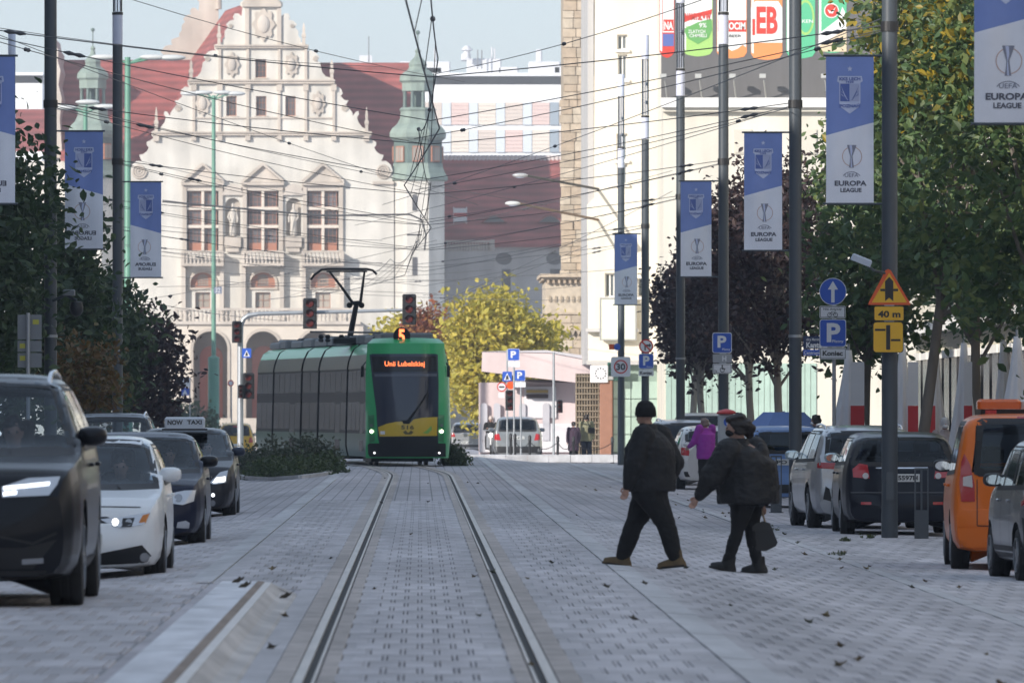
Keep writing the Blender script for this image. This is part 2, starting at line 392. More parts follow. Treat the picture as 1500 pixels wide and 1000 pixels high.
# grooved rails with their border setts
RH = mat('rail_head', (.46,.41,.37), .42, metal=.2, var=.2, vscale=9, stretch=(1,.05,1)); RG = mat('rail_groove', (.018,.017,.018), .8)
SETT = mat('border_sett', (.45,.41,.39), .8, var=.22, vscale=3, island=.13)
dd = [40+2*i for i in range(81)]+[203+1.0*i for i in range(42)]+[246+3*i for i in range(14)]
dd = sorted(set(dd))
for sgn, lab in ((-1,'worn steel grooved rail on the side of the boarding kerb'),(1,'worn steel grooved rail on the side of the two walkers')):
    par = thing('tram_rail', lab, 'rail', (sgn*.72,40,0), group='tram rails')
    def strip(name, u0, u1, h, m):
        b = MB()
        for d in dd:
            c = tc_x(d)
            for u in (u0,u1):
                for hh in (0,h): b.v.append((c+sgn*u, d, hh))
        for i in range(len(dd)-1):
            o = i*4; p = o+4
            for a1, a2 in ((0,1),(1,3),(3,2)): b.f.append((o+a1,o+a2,p+a2,p+a1))
        return b.build(name, m, par)
    strip('rail_head', .7175, .778, .021, RH); strip('groove', .667, .7175, .0065, RG); strip('guard_lip', .648, .667, .018, RH)
    sb = par
    k = 0; d = 46.
    while d < 110:
        for u0, u1 in ((.53,.642),(.785,.93)):
            b = MB(); x0, x1 = sorted((.03+sgn*u0,.03+sgn*u1)); L = .6
            b.bev(x0+.004,x1-.004,d+.004,d+L-.006,.001,.0165+random.uniform(-.0015,.0015),.005); b.build('border_sett', SETT, sb)
        d += .6
    for u0, u1 in ((.53,.642),(.785,.93)):
        b = MB(); q = [110+2*i for i in range(70)]
        for d in q:
            c = tc_x(d)
            for u in (u0,u1): b.v.append((c+sgn*u, d, .0145))
        for i in range(len(q)-1): b.f.append((2*i,2*i+1,2*i+3,2*i+2))
        b.build('sett_run', SETT, par)
# boarding kerb beside the raised lane
KX = thing('boarding_kerb', 'pale concrete boarding kerb with concave face and worn brown edge beside the rail', 'kerb', (-1.4,60,0))
SLAB = mat('kerb_slab', (.72,.73,.77), .7, var=.14, vscale=2, bump=.3, bscale=50); KB = mat('kerb_worn_edge', (.27,.215,.18), .85, var=.25, vscale=3, stretch=(1,.2,1)); KC = mat('kerb_face', (.52,.49,.47), .75, var=.2, vscale=2.5, stretch=(1,.3,1))
d = 36.
while d < 73.9:
    b = MB().bev(-1.72,-1.405,d+.004,d+1.99,0,.128,.006); b.build('kerb_slab', SLAB, KX)
    b = MB().prism([(-1.402,0),(-1.402,.131),(-1.345,.122),(-1.345,0)], d+.004, d+1.99); b.build('worn_edge', KB, KX)
    b = MB().prism([(-1.342,0),(-1.342,.120),(-1.282,.114),(-1.282,0)], d+.004, d+1.99); b.build('pale_edge', mat('kerb_pale_edge',(.70,.68,.66),.7,var=.1,vscale=3), KX)
    prof = [(-1.28,0),(-1.28,.110),(-1.235,.075),(-1.2,.045),(-1.16,.028),(-1.09,.018),(-1.06,.0)]
    e = d+1.99
    b = MB().prism(prof, d+.004, e); b.build('kerb_face', KC, KX); d += 2
b = MB().prism([(x,z) for x,z in [(-1.3,0),(-1.3,.1),(-1.2,.06),(-1.07,0)]], 73.9, 74.5); b.build('kerb_end', KC, KX)

GS = [((.9,.05,1),.80,1.10),((2.6,.5,1),.88,1.06)]
for m_ in (BL, BLS, EC, street.data.materials[0], SETT, STRIP): weather(m_, GS)
for m_ in (SLAB, KC): weather(m_, [((3.,.6,3),.80,1.08)])
# ------------------------------------------------------------------ the gabled college building closing the street
D0 = 620.
def X0(p): return wx(p, D0)
def Z0(p): return wz(p, D0)
CREAM = mat('cream_render', (.63,.595,.535), .85, var=.09, vscale=.35); STONE = mat('carved_stone', (.52,.45,.38), .85, var=.10, vscale=.6); STONE2 = mat('pale_stone_band', (.55,.485,.42), .85, var=.08, vscale=.6)
def tiles_mat(name, c, sc=1.):
    m = bpy.data.materials.new(name); m.use_nodes = True; n = m.node_tree.nodes; l = m.node_tree.links; p = n['Principled BSDF']; p.inputs['Roughness'].default_value = .8
    tc = n.new('ShaderNodeTexCoord'); wv = n.new('ShaderNodeTexWave'); wv.bands_direction = 'Z'; wv.inputs['Scale'].default_value = .55*sc; wv.inputs['Distortion'].default_value = .4; l.new(tc.outputs['Object'], wv.inputs[0])
    no = n.new('ShaderNodeTexNoise'); no.inputs['Scale'].default_value = .5; no.inputs['Detail'].default_value = 6; l.new(tc.outputs['Object'], no.inputs[0])
    ad = n.new('ShaderNodeMath'); ad.inputs[1].default_value = .55; ad.operation = 'MULTIPLY'; l.new(wv.outputs['Fac'], ad.inputs[0])
    a2 = n.new('ShaderNodeMath'); l.new(ad.outputs[0], a2.inputs[0]); l.new(no.outputs[0], a2.inputs[1])
    r = n.new('ShaderNodeMapRange'); r.inputs[1].default_value=.3; r.inputs[2].default_value=1.2; r.inputs[3].default_value = .62; r.inputs[4].default_value = 1.25; l.new(a2.outputs[0], r.inputs[0])
    x = n.new('ShaderNodeMix'); x.data_type='RGBA'; x.blend_type='MULTIPLY'; x.inputs[0].default_value=1; x.inputs[6].default_value = (*c,1); l.new(r.outputs[0], x.inputs[7]); l.new(x.outputs[2], p.inputs['Base Color'])
    return m
ROOF = tiles_mat('red_roof_tiles', (.30,.078,.065)); WOODR = mat('red_brown_joinery', (.36,.15,.09), .6); FRAME = mat('window_frame_stone', (.62,.55,.47), .8)
PANE = mat('far_window_glass', (.10,.095,.10), .12, spec=.8); PANEW = mat('far_leaded_glass', (.30,.27,.23), .25)
cl = thing('college_building', 'cream university building with tall scrolled gable, balconies and arched portico closing the street', 'building', (X0(383), D0, -1))
CX = 383
def mir(p): return [(2*CX-x, y) for x, y in p][::-1]
right = [(383,-26),(392,-16),(402,-4),(414,4),(414,9),(411,11),(412,24),(417,20),(422,20),(425,25),(423,29),(430,31),(435,36),(432,40),(437,46),(437,53),(441,58),(440,62),(452,66),(452,72),(449,74),(455,74),(461,76),(465,80),(468,84),(464,88),(469,92),(470,98),(472,106),(477,112),(484,114),(491,118),(491,124),(489,128),(495,127),(500,131),(502,137),(499,141),(505,147),(510,147),(508,152),(504,154),(511,158),(516,165),(517,170),(521,164),(525,163),(526,168),(523,172),(525,179),(530,186),(537,190),(544,193),(544,199),(541,202),(546,206),(551,208),(551,213),(548,216),(551,222),(557,226),(562,227),(560,233),(558,236),(566,236),(572,241),(575,249),(575,268),(577,270)]
out = right+[(577,478)]+[(2*CX-577,478)]+mir(right)[:-1]
zb_ = [(X0(x), Z0(y)) for x, y in out]
bays = (297,385,473); holes = []
def hp(x0,x1,y0,y1): return rect(X0(x0),X0(x1),Z0(y1),Z0(y0))
for bx in bays: holes += [hp(bx-23,bx+23,280,367), arch(X0(bx-18),X0(bx+18),Z0(421),Z0(399),rise=.75), hp(bx-11,bx+11,428,451)]
for nx in (341,430): holes.append(arch(X0(nx-11),X0(nx+11),Z0(346),Z0(290)))
small = [(374,390,87,114),(331.5,346.5,141,170),(375,390,141,170),(418,433,141,170)]
for s_ in small: holes.append(hp(*s_))
MB().holed(zb_, holes, D0, .5, back=False).build('facade_wall', CREAM, cl)
MB().prism([(X0(x),Z0(y)) for x,y in [(190,476),(190,280),(300,150),(383,-10),(466,150),(576,280),(576,476)]], D0+.6, D0+1.0).build('inner_wall', mat('dark_interior', (.05,.045,.04), .9), cl)
yf = D0
# stone ledges, pilasters, corbels, cartouches, pinnacles
def ledge(x0, x1, y0, y1, dep, nm='ledge', m=STONE, par=cl): return MB().box(X0(x0),X0(x1),D0-dep,D0-.003,Z0(y1),Z0(y0)).build(nm, m, par)
for x0,x1,y0,y1 in ((314,452,66,71),(275,491,117,123),(222,545,193,198.5)): 
    ledge(x0,x1,y0,y0+2.2,.42); ledge(x0+1,x1-1,y0+2.2,y1,.3)
ledge(284,489,172,174,.12)
for x in (322,363,409,448): ledge(x-2,x+2,72,117,.16,'pilaster')
for x in (284,322,363,409,448,489):
    ledge(x-2,x+2,124.5,193,.16,'pilaster'); ledge(x-4,x+4,124,133,.22,'pilaster_capital'); ledge(x-3.5,x+3.5,199,206,.28,'corbel')
for x in (229,537): ledge(x-4,x+4,199,207,.28,'corbel')
for x in (362,409): ledge(x-3,x+3,10,66,.2,'pilaster')
ledge(355,412,6,10.5,.4)
MB().prism([(X0(x),Z0(y)) for x,y in ((354,6),(412,6),(398,-12),(383,-26),(368,-12))], D0-.3, D0-.004).build('top_pediment', STONE, cl)
def cart(cx, cy, rx, ry, par=cl):
    b = MB(); pts = []
    for k in range(28):
        a = 2*math.pi*k/28; r = 1+.16*math.cos(8*a); pts.append((X0(cx+rx*r*math.cos(a)), Z0(cy+ry*r*math.sin(a))))
    b.prism(pts, D0-.16, D0-.003); c = b.build('cartouche', STONE, par)
    MB().ball((X0(cx),D0-.14,Z0(cy)), (X0(rx)-X0(0))*.62, 14, 8, zr=(X0(ry)-X0(0))*.62, yr=.22).build('shield_boss', STONE2, c)
for a in ((340,95,10,16),(427,95,10,16),(297,152,10,16),(466,152,10,16),(386,36,15,22)): cart(*a)
def pinnacle(x, y0, yb):
    w_ = X0(3)-X0(0); b = MB(); c = (X0(x), D0-.12, 0)
    z0, z1 = Z0(yb), Z0(y0)
    b.lathe([(w_*1.1,z0),(w_*1.1,z0+.5),(w_*1.5,z0+.55),(w_*1.5,z0+.75),(w_*.9,z0+.85),(w_*.95,z0+1.2),(.03,z1)], (c[0],c[1],0), 4, ph=math.pi/4)
    b.build('pinnacle', STONE, cl)
for x, y0, yb in ((486,88,118),(280,88,118),(537,157,193),(229,157,193),(445,34,66),(321,34,66)): pinnacle(x, y0, yb)
for x, y, r in ((505,158,5),(261,158,5),(462,86,4),(304,86,4),(562,251,11),(204,251,11),(428,38,3),(338,38,3)):
    pts = []
    for k in range(40):
        a = k*.45; q = r*(1-k/44); pts.append((X0(x+q*math.cos(a)), D0-.06, Z0(y+q*math.sin(a))))
    MB().tube(pts, X0(r*.16)-X0(0), 6).build('volute', STONE, cl)
for x0, x1 in ((546,577),(189,220)): ledge(x0,x1,266,270,.25)
# windows
def win(x0, x1, y0, y1, cols, rows, fm, pm, dep=.32, bar=.9, lower=None):
    b = MB(); f = bar; 
    b.box(X0(x0),X0(x0+f),D0+dep-.1,D0+dep,Z0(y1),Z0(y0)); b.box(X0(x1-f),X0(x1),D0+dep-.1,D0+dep,Z0(y1),Z0(y0))
    b.box(X0(x0+f),X0(x1-f),D0+dep-.1,D0+dep,Z0(y1),Z0(y1-f)); b.box(X0(x0+f),X0(x1-f),D0+dep-.1,D0+dep,Z0(y0+f),Z0(y0))
    for k in range(1,cols): q = x0+(x1-x0)*k/cols; b.box(X0(q-.25),X0(q+.25),D0+dep-.06,D0+dep-.005,Z0(y1-f),Z0(y0+f))
    for k in range(1,rows): q = y0+(y1-y0)*k/rows; b.box(X0(x0+f),X0(x1-f),D0+dep-.063,D0+dep-.004,Z0(q+.25),Z0(q-.25))
    w_ = b.build('window', fm, cl)
    MB().box(X0(x0+f),X0(x1-f),D0+dep+.004,D0+dep+.03,Z0(y1-f),Z0(y0+f)).build('pane', pm, w_)
    if lower: MB().box(X0(x0+f),X0(x1-f),D0+dep-.08,D0+dep-.002,Z0(y1-f),Z0(lower)).build('door_panel', WOODR, w_)
    return w_
for s_ in small:
    win(*s_, 3, 3, WOODR, PANE, bar=1.2); ledge(s_[0]-2,s_[1]+2,s_[3],s_[3]+2,.12,'sill')
for bx in bays:
    for r_, (y0,y1) in enumerate(((281,303),(308,329),(334,367))):
        for c in (-1,1):
            x0 = bx+(2 if c > 0 else -20.5); win(x0,x0+18.5,y0,y1,3,3,WOODR,PANE,lower=356 if r_ == 2 else None)
    b = MB().box(X0(bx-2),X0(bx+2),D0-.06,D0+.3,Z0(367),Z0(280))
    for y in (303,329.5): b.box(X0(bx-23),X0(bx-2),D0-.05,D0+.29,Z0(y+4.5),Z0(y)); b.box(X0(bx+2),X0(bx+23),D0-.05,D0+.29,Z0(y+4.5),Z0(y))
    b.build('stone_mullion', FRAME, cl)
    for c in (-1,1): ledge(bx+c*26.5-3,bx+c*26.5+3,272,367,.22,'jamb_pilaster')
    ledge(bx-31,bx+31,267.5,271.5,.5,'cornice'); ledge(bx-25,bx+25,271.6,279.5,.15,'frieze',STONE2)
    MB().prism([(X0(x),Z0(y)) for x,y in ((bx-28,267),(bx+28,267),(bx,243))], D0-.22, D0-.004).build('pediment', STONE2, cl)
    for c in (-1,1):
        e = [(bx+c*31,268),(bx+c*31,264),(bx,238),(bx,242.5)]; MB().prism([(X0(x),Z0(y)) for x,y in e], D0-.55, D0-.223).build('raking_cornice', STONE, cl)
    # balcony with balusters
    bal = MB().box(X0(bx-31),X0(bx+31),D0-1.3,D0-.01,Z0(390),Z0(386)).build('balcony_slab', STONE, cl)
    b = MB().box(X0(bx-31),X0(bx+31),D0-1.28,D0-1.02,Z0(370.5),Z0(368)); b.box(X0(bx-31),X0(bx-26),D0-1.25,D0-.01,Z0(386),Z0(370.5)); b.box(X0(bx+26),X0(bx+31),D0-1.25,D0-.01,Z0(386),Z0(370.5)); b.build('balcony_rail', STONE, bal)
    bp = [(.10,0),(.10,.08),(.06,.12),(.13,.4),(.05,.62),(.09,.7),(.09,.77)]
    bm_ = MB().lathe(bp, (0,0,0), 8).mesh('baluster', STONE2, smooth=True)
    for k in range(9):
        o = bpy.data.objects.new('baluster', bm_); COL.objects.link(o); o.parent = bal
        o.location = Vector((X0(bx-22.5+k*5.6), D0-1.15, Z0(386)))-wloc(bal)
    for c in (-1,1): MB().box(X0(bx+c*28-3),X0(bx+c*28+3),D0-.5,D0-.012,Z0(471),Z0(390.2)).build('balcony_bracket', STONE2, cl)
    # arched window and door below
    w_ = MB().holed(arch(X0(bx-18),X0(bx+18),Z0(421),Z0(399),rise=.75), [arch(X0(bx-8),X0(bx+8),Z0(419),Z0(401.5),rise=.35)], D0+.25, .06).build('arched_window', WOODR, cl)
    MB().prism(arch(X0(bx-8),X0(bx+8),Z0(419),Z0(401.5),rise=.35), D0+.33, D0+.36).build('pane', PANEW, w_)
    b = MB()
    for k in range(1,4): b.box(X0(bx-8+4*k-.2),X0(bx-8+4*k+.2),D0+.28,D0+.32,Z0(419),Z0(403))
    for k in range(1,4): b.box(X0(bx-8),X0(bx+8),D0+.281,D0+.319,Z0(419-4*k-.2),Z0(419-4*k+.2))
    b.build('glazing_bar', WOODR, w_)
    n_ = 14; b = MB()
    oo = arch(X0(bx-21.5),X0(bx+21.5),Z0(421),Z0(395.5),rise=.95); b.holed(oo, [arch(X0(bx-18),X0(bx+18),Z0(421)+.001,Z0(399),rise=.75)], D0-.14, .137); b.build('arch_surround', STONE, cl)
    ledge(bx-21.5,bx+21.5,421.2,424,.16,'sill')
    win(bx-11,bx+11,428,451,2,2,WOODR,PANEW)
# statues in niches
STAT = mat('statue_stone', (.52,.47,.41), .85, var=.12, vscale=2)
for nx, side in ((341,1),(430,-1)):
    nb_ = MB().prism(arch(X0(nx-12),X0(nx+12),Z0(348),Z0(288)), D0+.5, D0+.53).build('niche', STONE2, cl)
    b = MB(); sh = [(X0(nx-16),Z0(286)),(X0(nx-12),Z0(278)),(X0(nx-13),Z0(274)),(X0(nx-6),Z0(271)),(X0(nx),Z0(269)),(X0(nx+6),Z0(271)),(X0(nx+13),Z0(274)),(X0(nx+12),Z0(278)),(X0(nx+16),Z0(286))]
    b.prism(sh, D0-.25, D0-.004).build('shell_hood', STONE2, cl)
    c = (X0(nx), D0+.02, 0); zb0 = Z0(345); u = X0(1)-X0(0)
    b = MB(); b.lathe([(4.2*u,0),(5.2*u,4*u),(4.6*u,14*u),(5.4*u,22*u),(5.6*u,30*u),(4.4*u,36*u),(1.8*u,39*u),(1.5*u,40*u),(2.1*u,42*u),(2.2*u,44*u),(1.4*u,46.5*u),(.3*u,47.5*u)], (c[0],c[1],zb0), 12)
    b.tube([(c[0]-side*4.5*u,c[1]-.05,zb0+34*u),(c[0]-side*7*u,c[1]-.15,zb0+27*u),(c[0]-side*4*u,c[1]-.3,zb0+22*u)], [1.5*u,1.4*u,1.1*u], 8)
    b.tube([(c[0]+side*4.5*u,c[1]-.05,zb0+34*u),(c[0]+side*7*u,c[1]-.1,zb0+26*u),(c[0]+side*6.5*u,c[1]-.2,zb0+19*u)], [1.5*u,1.4*u,1.1*u], 8)
    b.tube([(c[0]-3*u,c[1]-.2,zb0),(c[0]-1*u,c[1]-.27,zb0+16*u),(c[0]+3*u,c[1]-.2,zb0+33*u)], [1.2*u,1.4*u,.6*u], 6)
    b.build('statue', STAT, cl, smooth=True)
    MB().box(X0(nx-12),X0(nx+12),D0-.45,D0-.005,Z0(362),Z0(347)).build('statue_plinth', STONE, cl)
    MB().box(X0(nx-9),X0(nx+9),D0-.3,D0-.006,Z0(369),Z0(362.3)).build('plinth_bracket', STONE2, cl)
# terrace balustrade and portico with three arches, two metres in front of the wall
DP = D0-3.2
def XP(p): return wx(p, DP)
def ZP(p): return wz(p, DP)
MB().box(XP(250),XP(528),DP-.25,D0-.01,ZP(475),ZP(470.5)).build('terrace_slab', STONE2, cl)
tb = MB().box(XP(256),XP(522),DP-.1,DP+.3,ZP(454.5),ZP(451)).build('terrace_rail', STONE2, cl)
for k in range(44):
    o = bpy.data.objects.new('baluster', bm_); COL.objects.link(o); o.parent = tb; o.location = Vector((XP(260+k*6.0), DP+.1, ZP(470.5)))-wloc(tb)
for x in (258,318,341,404,427,490,520): MB().box(XP(x-2.5),XP(x+2.5),DP-.08,DP+.28,ZP(470.5),ZP(454.6)).build('balustrade_pier', STONE2, tb)
ah = [arch(XP(c-25),XP(c+25),ZP(640),ZP(485)) for c in (308,385,463)]
MB().holed([(XP(252),ZP(645)),(XP(526),ZP(645)),(XP(526),ZP(475)),(XP(252),ZP(475))], ah, DP, 2.2).build('portico_wall', mat('portico_stone', (.60,.53,.45), .85, var=.1, vscale=.5), cl)
for c in (308,385,463):
    o_ = arch(XP(c-29),XP(c+29),ZP(640)+.05,ZP(480.5)); MB().holed(o_, [arch(XP(c-25),XP(c+25),ZP(640)+.06,ZP(485))], DP-.1, .097).build('arch_moulding', STONE, cl)
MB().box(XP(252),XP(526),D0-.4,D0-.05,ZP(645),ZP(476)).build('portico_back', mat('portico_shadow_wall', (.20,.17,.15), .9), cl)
for c in (308,385,463):
    d_ = MB().prism(arch(XP(c-17),XP(c+17),ZP(640),ZP(506)), D0-.5, D0-.41).build('portal_door', mat('red_portal', (.30,.09,.06), .6), cl)
    MB().prism(arch(XP(c-6),XP(c+6),ZP(640),ZP(540)), D0-.53, D0-.503).build('door_leaf', WOODR, d_)
MB().prismx([(DP,ZP(475)),(D0-.02,ZP(475)),(D0-.02,ZP(645)),(DP,ZP(645))], XP(526)-.01, XP(526)+.3).build('portico_side', STONE2, cl)
b = MB()
for k in range(10): b.box(XP(262),XP(515),DP-2.2-k*.4,DP-1.8-k*.4,-1.3,ZP(612)-k*.17)
b.build('entrance_steps', STONE2, cl)
# side strips below the gable feet and plinth
MB().box(X0(189),X0(256),D0+.02,D0+.4,-1.2,Z0(478)).build('lower_wall', CREAM, cl); MB().box(X0(522),X0(577),D0+.02,D0+.4,-1.2,Z0(478)).build('lower_wall', CREAM, cl)
# main roof running back, leaning left as the house is turned; rear gable
sh = -3.1; yb = D0+21
ridge, el, er = (X0(383),Z0(-4)), (X0(196),Z0(262)), (X0(570),Z0(262))
b = MB(); b.add([(ridge[0],D0+1,ridge[1]),(el[0],D0+1,el[1]),(el[0]+sh,yb,el[1]),(ridge[0]+sh,yb,ridge[1])],[(0,1,2,3)]); b.add([(ridge[0],D0+1,ridge[1]-.05),(er[0],D0+1,er[1]),(er[0]+sh,yb,er[1]),(ridge[0]+sh,yb,ridge[1]-.05)],[(0,1,2,3)])
b.build('main_roof', ROOF, cl, fixn=False)
lf = [((2*CX-x), y) for x, y in right]
rg = [(wx(x-63,yb), wz(y-8,yb)) for x, y in lf]
rg2 = rg+[(rg[-1][0],wz(300,yb)),(wx(383-63,yb),wz(300,yb))]
MB().prism(rg2, yb, yb+.5).build('rear_gable', STONE2, cl)
MB().lathe([(.25,0),(.25,.8),(.45,.9),(.45,1.2),(.2,1.3),(.35,1.7),(.12,2.2)], (wx(320,yb),yb-.1,wz(14,yb)), 8).build('urn', STONE, cl)
# ---- left wing with red roof, left and right copper towers, right wing
def wing(name, pts, y0, m): return MB().add([tuple(p) for p in pts], [tuple(range(len(pts)))]).build(name, m, cl, fixn=False)
lw = D0+12
wing('left_roof', [W(88,236,lw-8),W(240,236,lw-8),W(282,88,lw+4),W(92,88,lw+4)], 0, ROOF)
MB().box(wx(30,lw-7),wx(210,lw-7),lw-7.5,lw-7,-1,wz(236,lw-7)).build('left_wing_wall', CREAM, cl)
MB().prism([(wx(x,lw+1),wz(y,lw+1)) for x,y in ((84,236),(84,70),(86,62),(88,74),(92,80),(91,96),(95,110),(92,130),(97,150),(94,180),(98,236))], lw-6.8, lw+4).build('party_gable', STONE2, cl)
wing('upper_right_roof', [W(470,262,D0+6),W(640,262,D0+6),W(600,92,D0+16),W(462,92,D0+16)], 0, ROOF)
rw = D0+24
rr = wing('right_roof', [W(640,362,rw-7),W(850,362,rw-7),W(850,233,rw+3),W(640,233,rw+3)], 0, ROOF)
for k in range(34):
    x = wx(642+k*6,rw+3); MB().lathe([(.13,-.3),(.16,.25),(.05,.3)], (x,rw+2.95,wz(233,rw+3)), 6).build('ridge_tile', mat('pale_ridge_tile', (.62,.55,.52), .8), rr)
for x in (724,806):
    b = MB(); c = (wx(x,rw-4.3), rw-4.2, wz(326,rw-4.3)); 
    b.prism([(c[0]-1.0+2.0*k/12, c[2]+.62*math.sin(math.pi*k/12)) for k in range(13)], c[1]-.2, c[1]+1.8); e_ = b.build('eyebrow_dormer', ROOF, rr)
    MB().prism([(c[0]-.8+1.6*k/12, c[2]+.04+.42*math.sin(math.pi*k/12)) for k in range(13)], c[1]-.24, c[1]-.203).build('pane', PANE, e_)
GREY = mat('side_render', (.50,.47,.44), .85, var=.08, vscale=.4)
yw = rw-6.6
def XW(p): return wx(p,yw)
def ZW(p): return wz(p,yw)
def oval(cx,cy,rx,ry): return [(XW(cx+rx*math.cos(2*math.pi*k/20)), ZW(cy+ry*math.sin(2*math.pi*k/20))) for k in range(20)]
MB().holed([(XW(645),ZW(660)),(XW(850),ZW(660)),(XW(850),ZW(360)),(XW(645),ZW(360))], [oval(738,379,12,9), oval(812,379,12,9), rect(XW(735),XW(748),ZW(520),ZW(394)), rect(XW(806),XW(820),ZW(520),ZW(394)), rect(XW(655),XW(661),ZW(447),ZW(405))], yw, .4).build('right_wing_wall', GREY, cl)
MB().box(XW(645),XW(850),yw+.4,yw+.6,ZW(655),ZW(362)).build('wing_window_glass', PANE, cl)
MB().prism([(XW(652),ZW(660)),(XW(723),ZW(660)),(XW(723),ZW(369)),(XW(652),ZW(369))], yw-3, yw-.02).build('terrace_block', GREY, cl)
tr = MB().box(XW(652),XW(724),yw-3.1,yw-2.7,ZW(356),ZW(353)).build('terrace_rail', STONE2, cl)
for k in range(17):
    o = bpy.data.objects.new('baluster', bm_); COL.objects.link(o); o.parent = tr; o.location = Vector((XW(655+k*4.1), yw-2.9, ZW(369)))-wloc(tr)
MB().box(XW(718),XW(724),yw-3.12,yw-2.6,ZW(369),ZW(352)).build('balustrade_pier', STONE2, tr)
COP = mat('green_copper', (.22,.275,.235), .6, var=.3, vscale=1.2, stretch=(1,1,.35)); COPD = mat('dark_green_lead', (.10,.145,.13), .55, var=.2, vscale=1.5)
def tower(cx, dx_, d, label_parent, sh_y=0, f=1.):
    def R(p): return p*d/F*f
    def Zt(y): return wz(y+sh_y, d)
    X = wx(cx, d); c = (X, d, 0); N = 8; ph = math.pi/8; k = 1/math.cos(math.pi/8)
    MB().lathe([(R(39)*k,-1),(R(39)*k,Zt(266))], c, N, ph=ph).build('tower_shaft', CREAM, label_parent)
    MB().lathe([(R(38)*k,Zt(266.2)),(R(44)*k,Zt(264)),(R(44)*k,Zt(260)),(R(40)*k,Zt(254)),(R(37)*k,Zt(246)),(R(36)*k,Zt(240))], c, N, ph=ph).build('tower_skirt', COP, label_parent)
    dr = MB().lathe([(R(35)*k,Zt(245)),(R(35)*k,Zt(206))], c, N, ph=ph).build('tower_drum', COPD, label_parent)
    for a in range(8):
        an = a*math.pi/4; n_ = Vector((math.cos(an), math.sin(an), 0)); t_ = Vector((-n_.y, n_.x, 0))
        if n_.y > .2: continue
        w2, dd_ = R(8), R(35)+.01
        q = [c_ for c_ in ((-w2,Zt(238)),(w2,Zt(238)),(w2,Zt(215)),(-w2,Zt(215)))]
        P0 = Vector((X,d,0))+n_*dd_
        b = MB(); b.add([tuple(P0+t_*u+Vector((0,0,z))+n_*o_) for o_ in (0,.12) for u, z in q], [(4,5,6,7),(0,1,5,4),(1,2,6,5),(2,3,7,6),(3,0,4,7)]); f_ = b.build('tower_window', WOODR, dr)
        for s in (-1,0,1):
            b = MB(); v_ = [(s*w2*.62-w2*.24,Zt(236)),(s*w2*.62+w2*.24,Zt(236)),(s*w2*.62+w2*.24,Zt(217)),(s*w2*.62-w2*.24,Zt(217))]
            b.add([tuple(P0+t_*u+Vector((0,0,z))+n_*.135) for u, z in v_], [(0,1,2,3)]); b.build('pane', PANEW, f_)
    MB().lathe([(R(36)*k,Zt(206)),(R(41)*k,Zt(202)),(R(41.5)*k,Zt(196)),(R(38)*k,Zt(189)),(R(30)*k,Zt(182)),(R(26)*k,Zt(174)),(R(25)*k,Zt(164)),(R(27)*k,Zt(161)),(R(24)*k,Zt(158))], c, N, ph=ph).build('bell_roof', COP, label_parent)
    MB().lathe([(R(9)*k,Zt(160)),(R(9)*k,Zt(124))], c, N, ph=ph).build('lantern_core', COPD, label_parent)
    for a in range(8):
        an = a*math.pi/4+ph; MB().lathe([(R(3),Zt(160)),(R(2.6),Zt(130)),(R(3.2),Zt(124))], (X+R(20.5)*math.cos(an),d+R(20.5)*math.sin(an),0), 8).build('lantern_column', COPD, label_parent)
    MB().lathe([(R(23)*k,Zt(134)),(R(23)*k,Zt(122)),(R(27)*k,Zt(119)),(R(26)*k,Zt(112)),(R(20)*k,Zt(106)),(R(14)*k,Zt(102)),(R(12.5)*k,Zt(98)),(R(13.5)*k,Zt(95)),(R(11)*k,Zt(90)),(R(5)*k,Zt(84)),(R(3)*k,Zt(78)),(R(4.5)*k,Zt(75)),(R(1.2),Zt(71))], c, N, ph=ph).build('lantern_cap', COP, label_parent)
    b = MB(); b.tube([(X,d,Zt(72)),(X,d,Zt(50))], .04, 6); b.ball((X,d,Zt(48)), R(3.4), 10, 8); b.build('finial', COPD, label_parent)
tower(612, 0, D0+1.2, cl)
tower(136, 0, D0+2, cl, sh_y=-4, f=.85)
for y0, y1 in ((286,309),(377,403)):
    a = math.pi/8; zz = D0+1.2-wx(615+39,D0)-.04
    MB().box(wx(604,D0),wx(611,D0),D0+1.2-1.99,D0+1.2-1.9,wz(y1,D0),wz(y0,D0)).build('tower_slit_window', PANE, cl)
# small flag banner hung on the right roof
fl = thing('roof_flag', 'small white and red banner hung on the dark tiled roof', 'flag', tuple(W(674,328,rw-6)))
for i, (y0,y1,c) in enumerate(((305,312,(.72,.70,.68)),(312,317.5,(.55,.09,.08)),(317.5,325,(.72,.70,.68)))):
    MB().box(wx(664.5,rw-6.2),wx(684,rw-6.2),rw-6.25,rw-6.2,wz(y1,rw-6.2),wz(y0,rw-6.2)).build('flag_stripe', mat('flag_%d'%(i%2), c, .8), fl)
for x in (664.5,683.5): MB().box(wx(x-.6,rw-6.2),wx(x+.6,rw-6.2),rw-6.2,rw-5.6,wz(327,rw-6.2),wz(303,rw-6.2)).build('flag_stick', mat('flag_0',(.72,.70,.68)), fl)
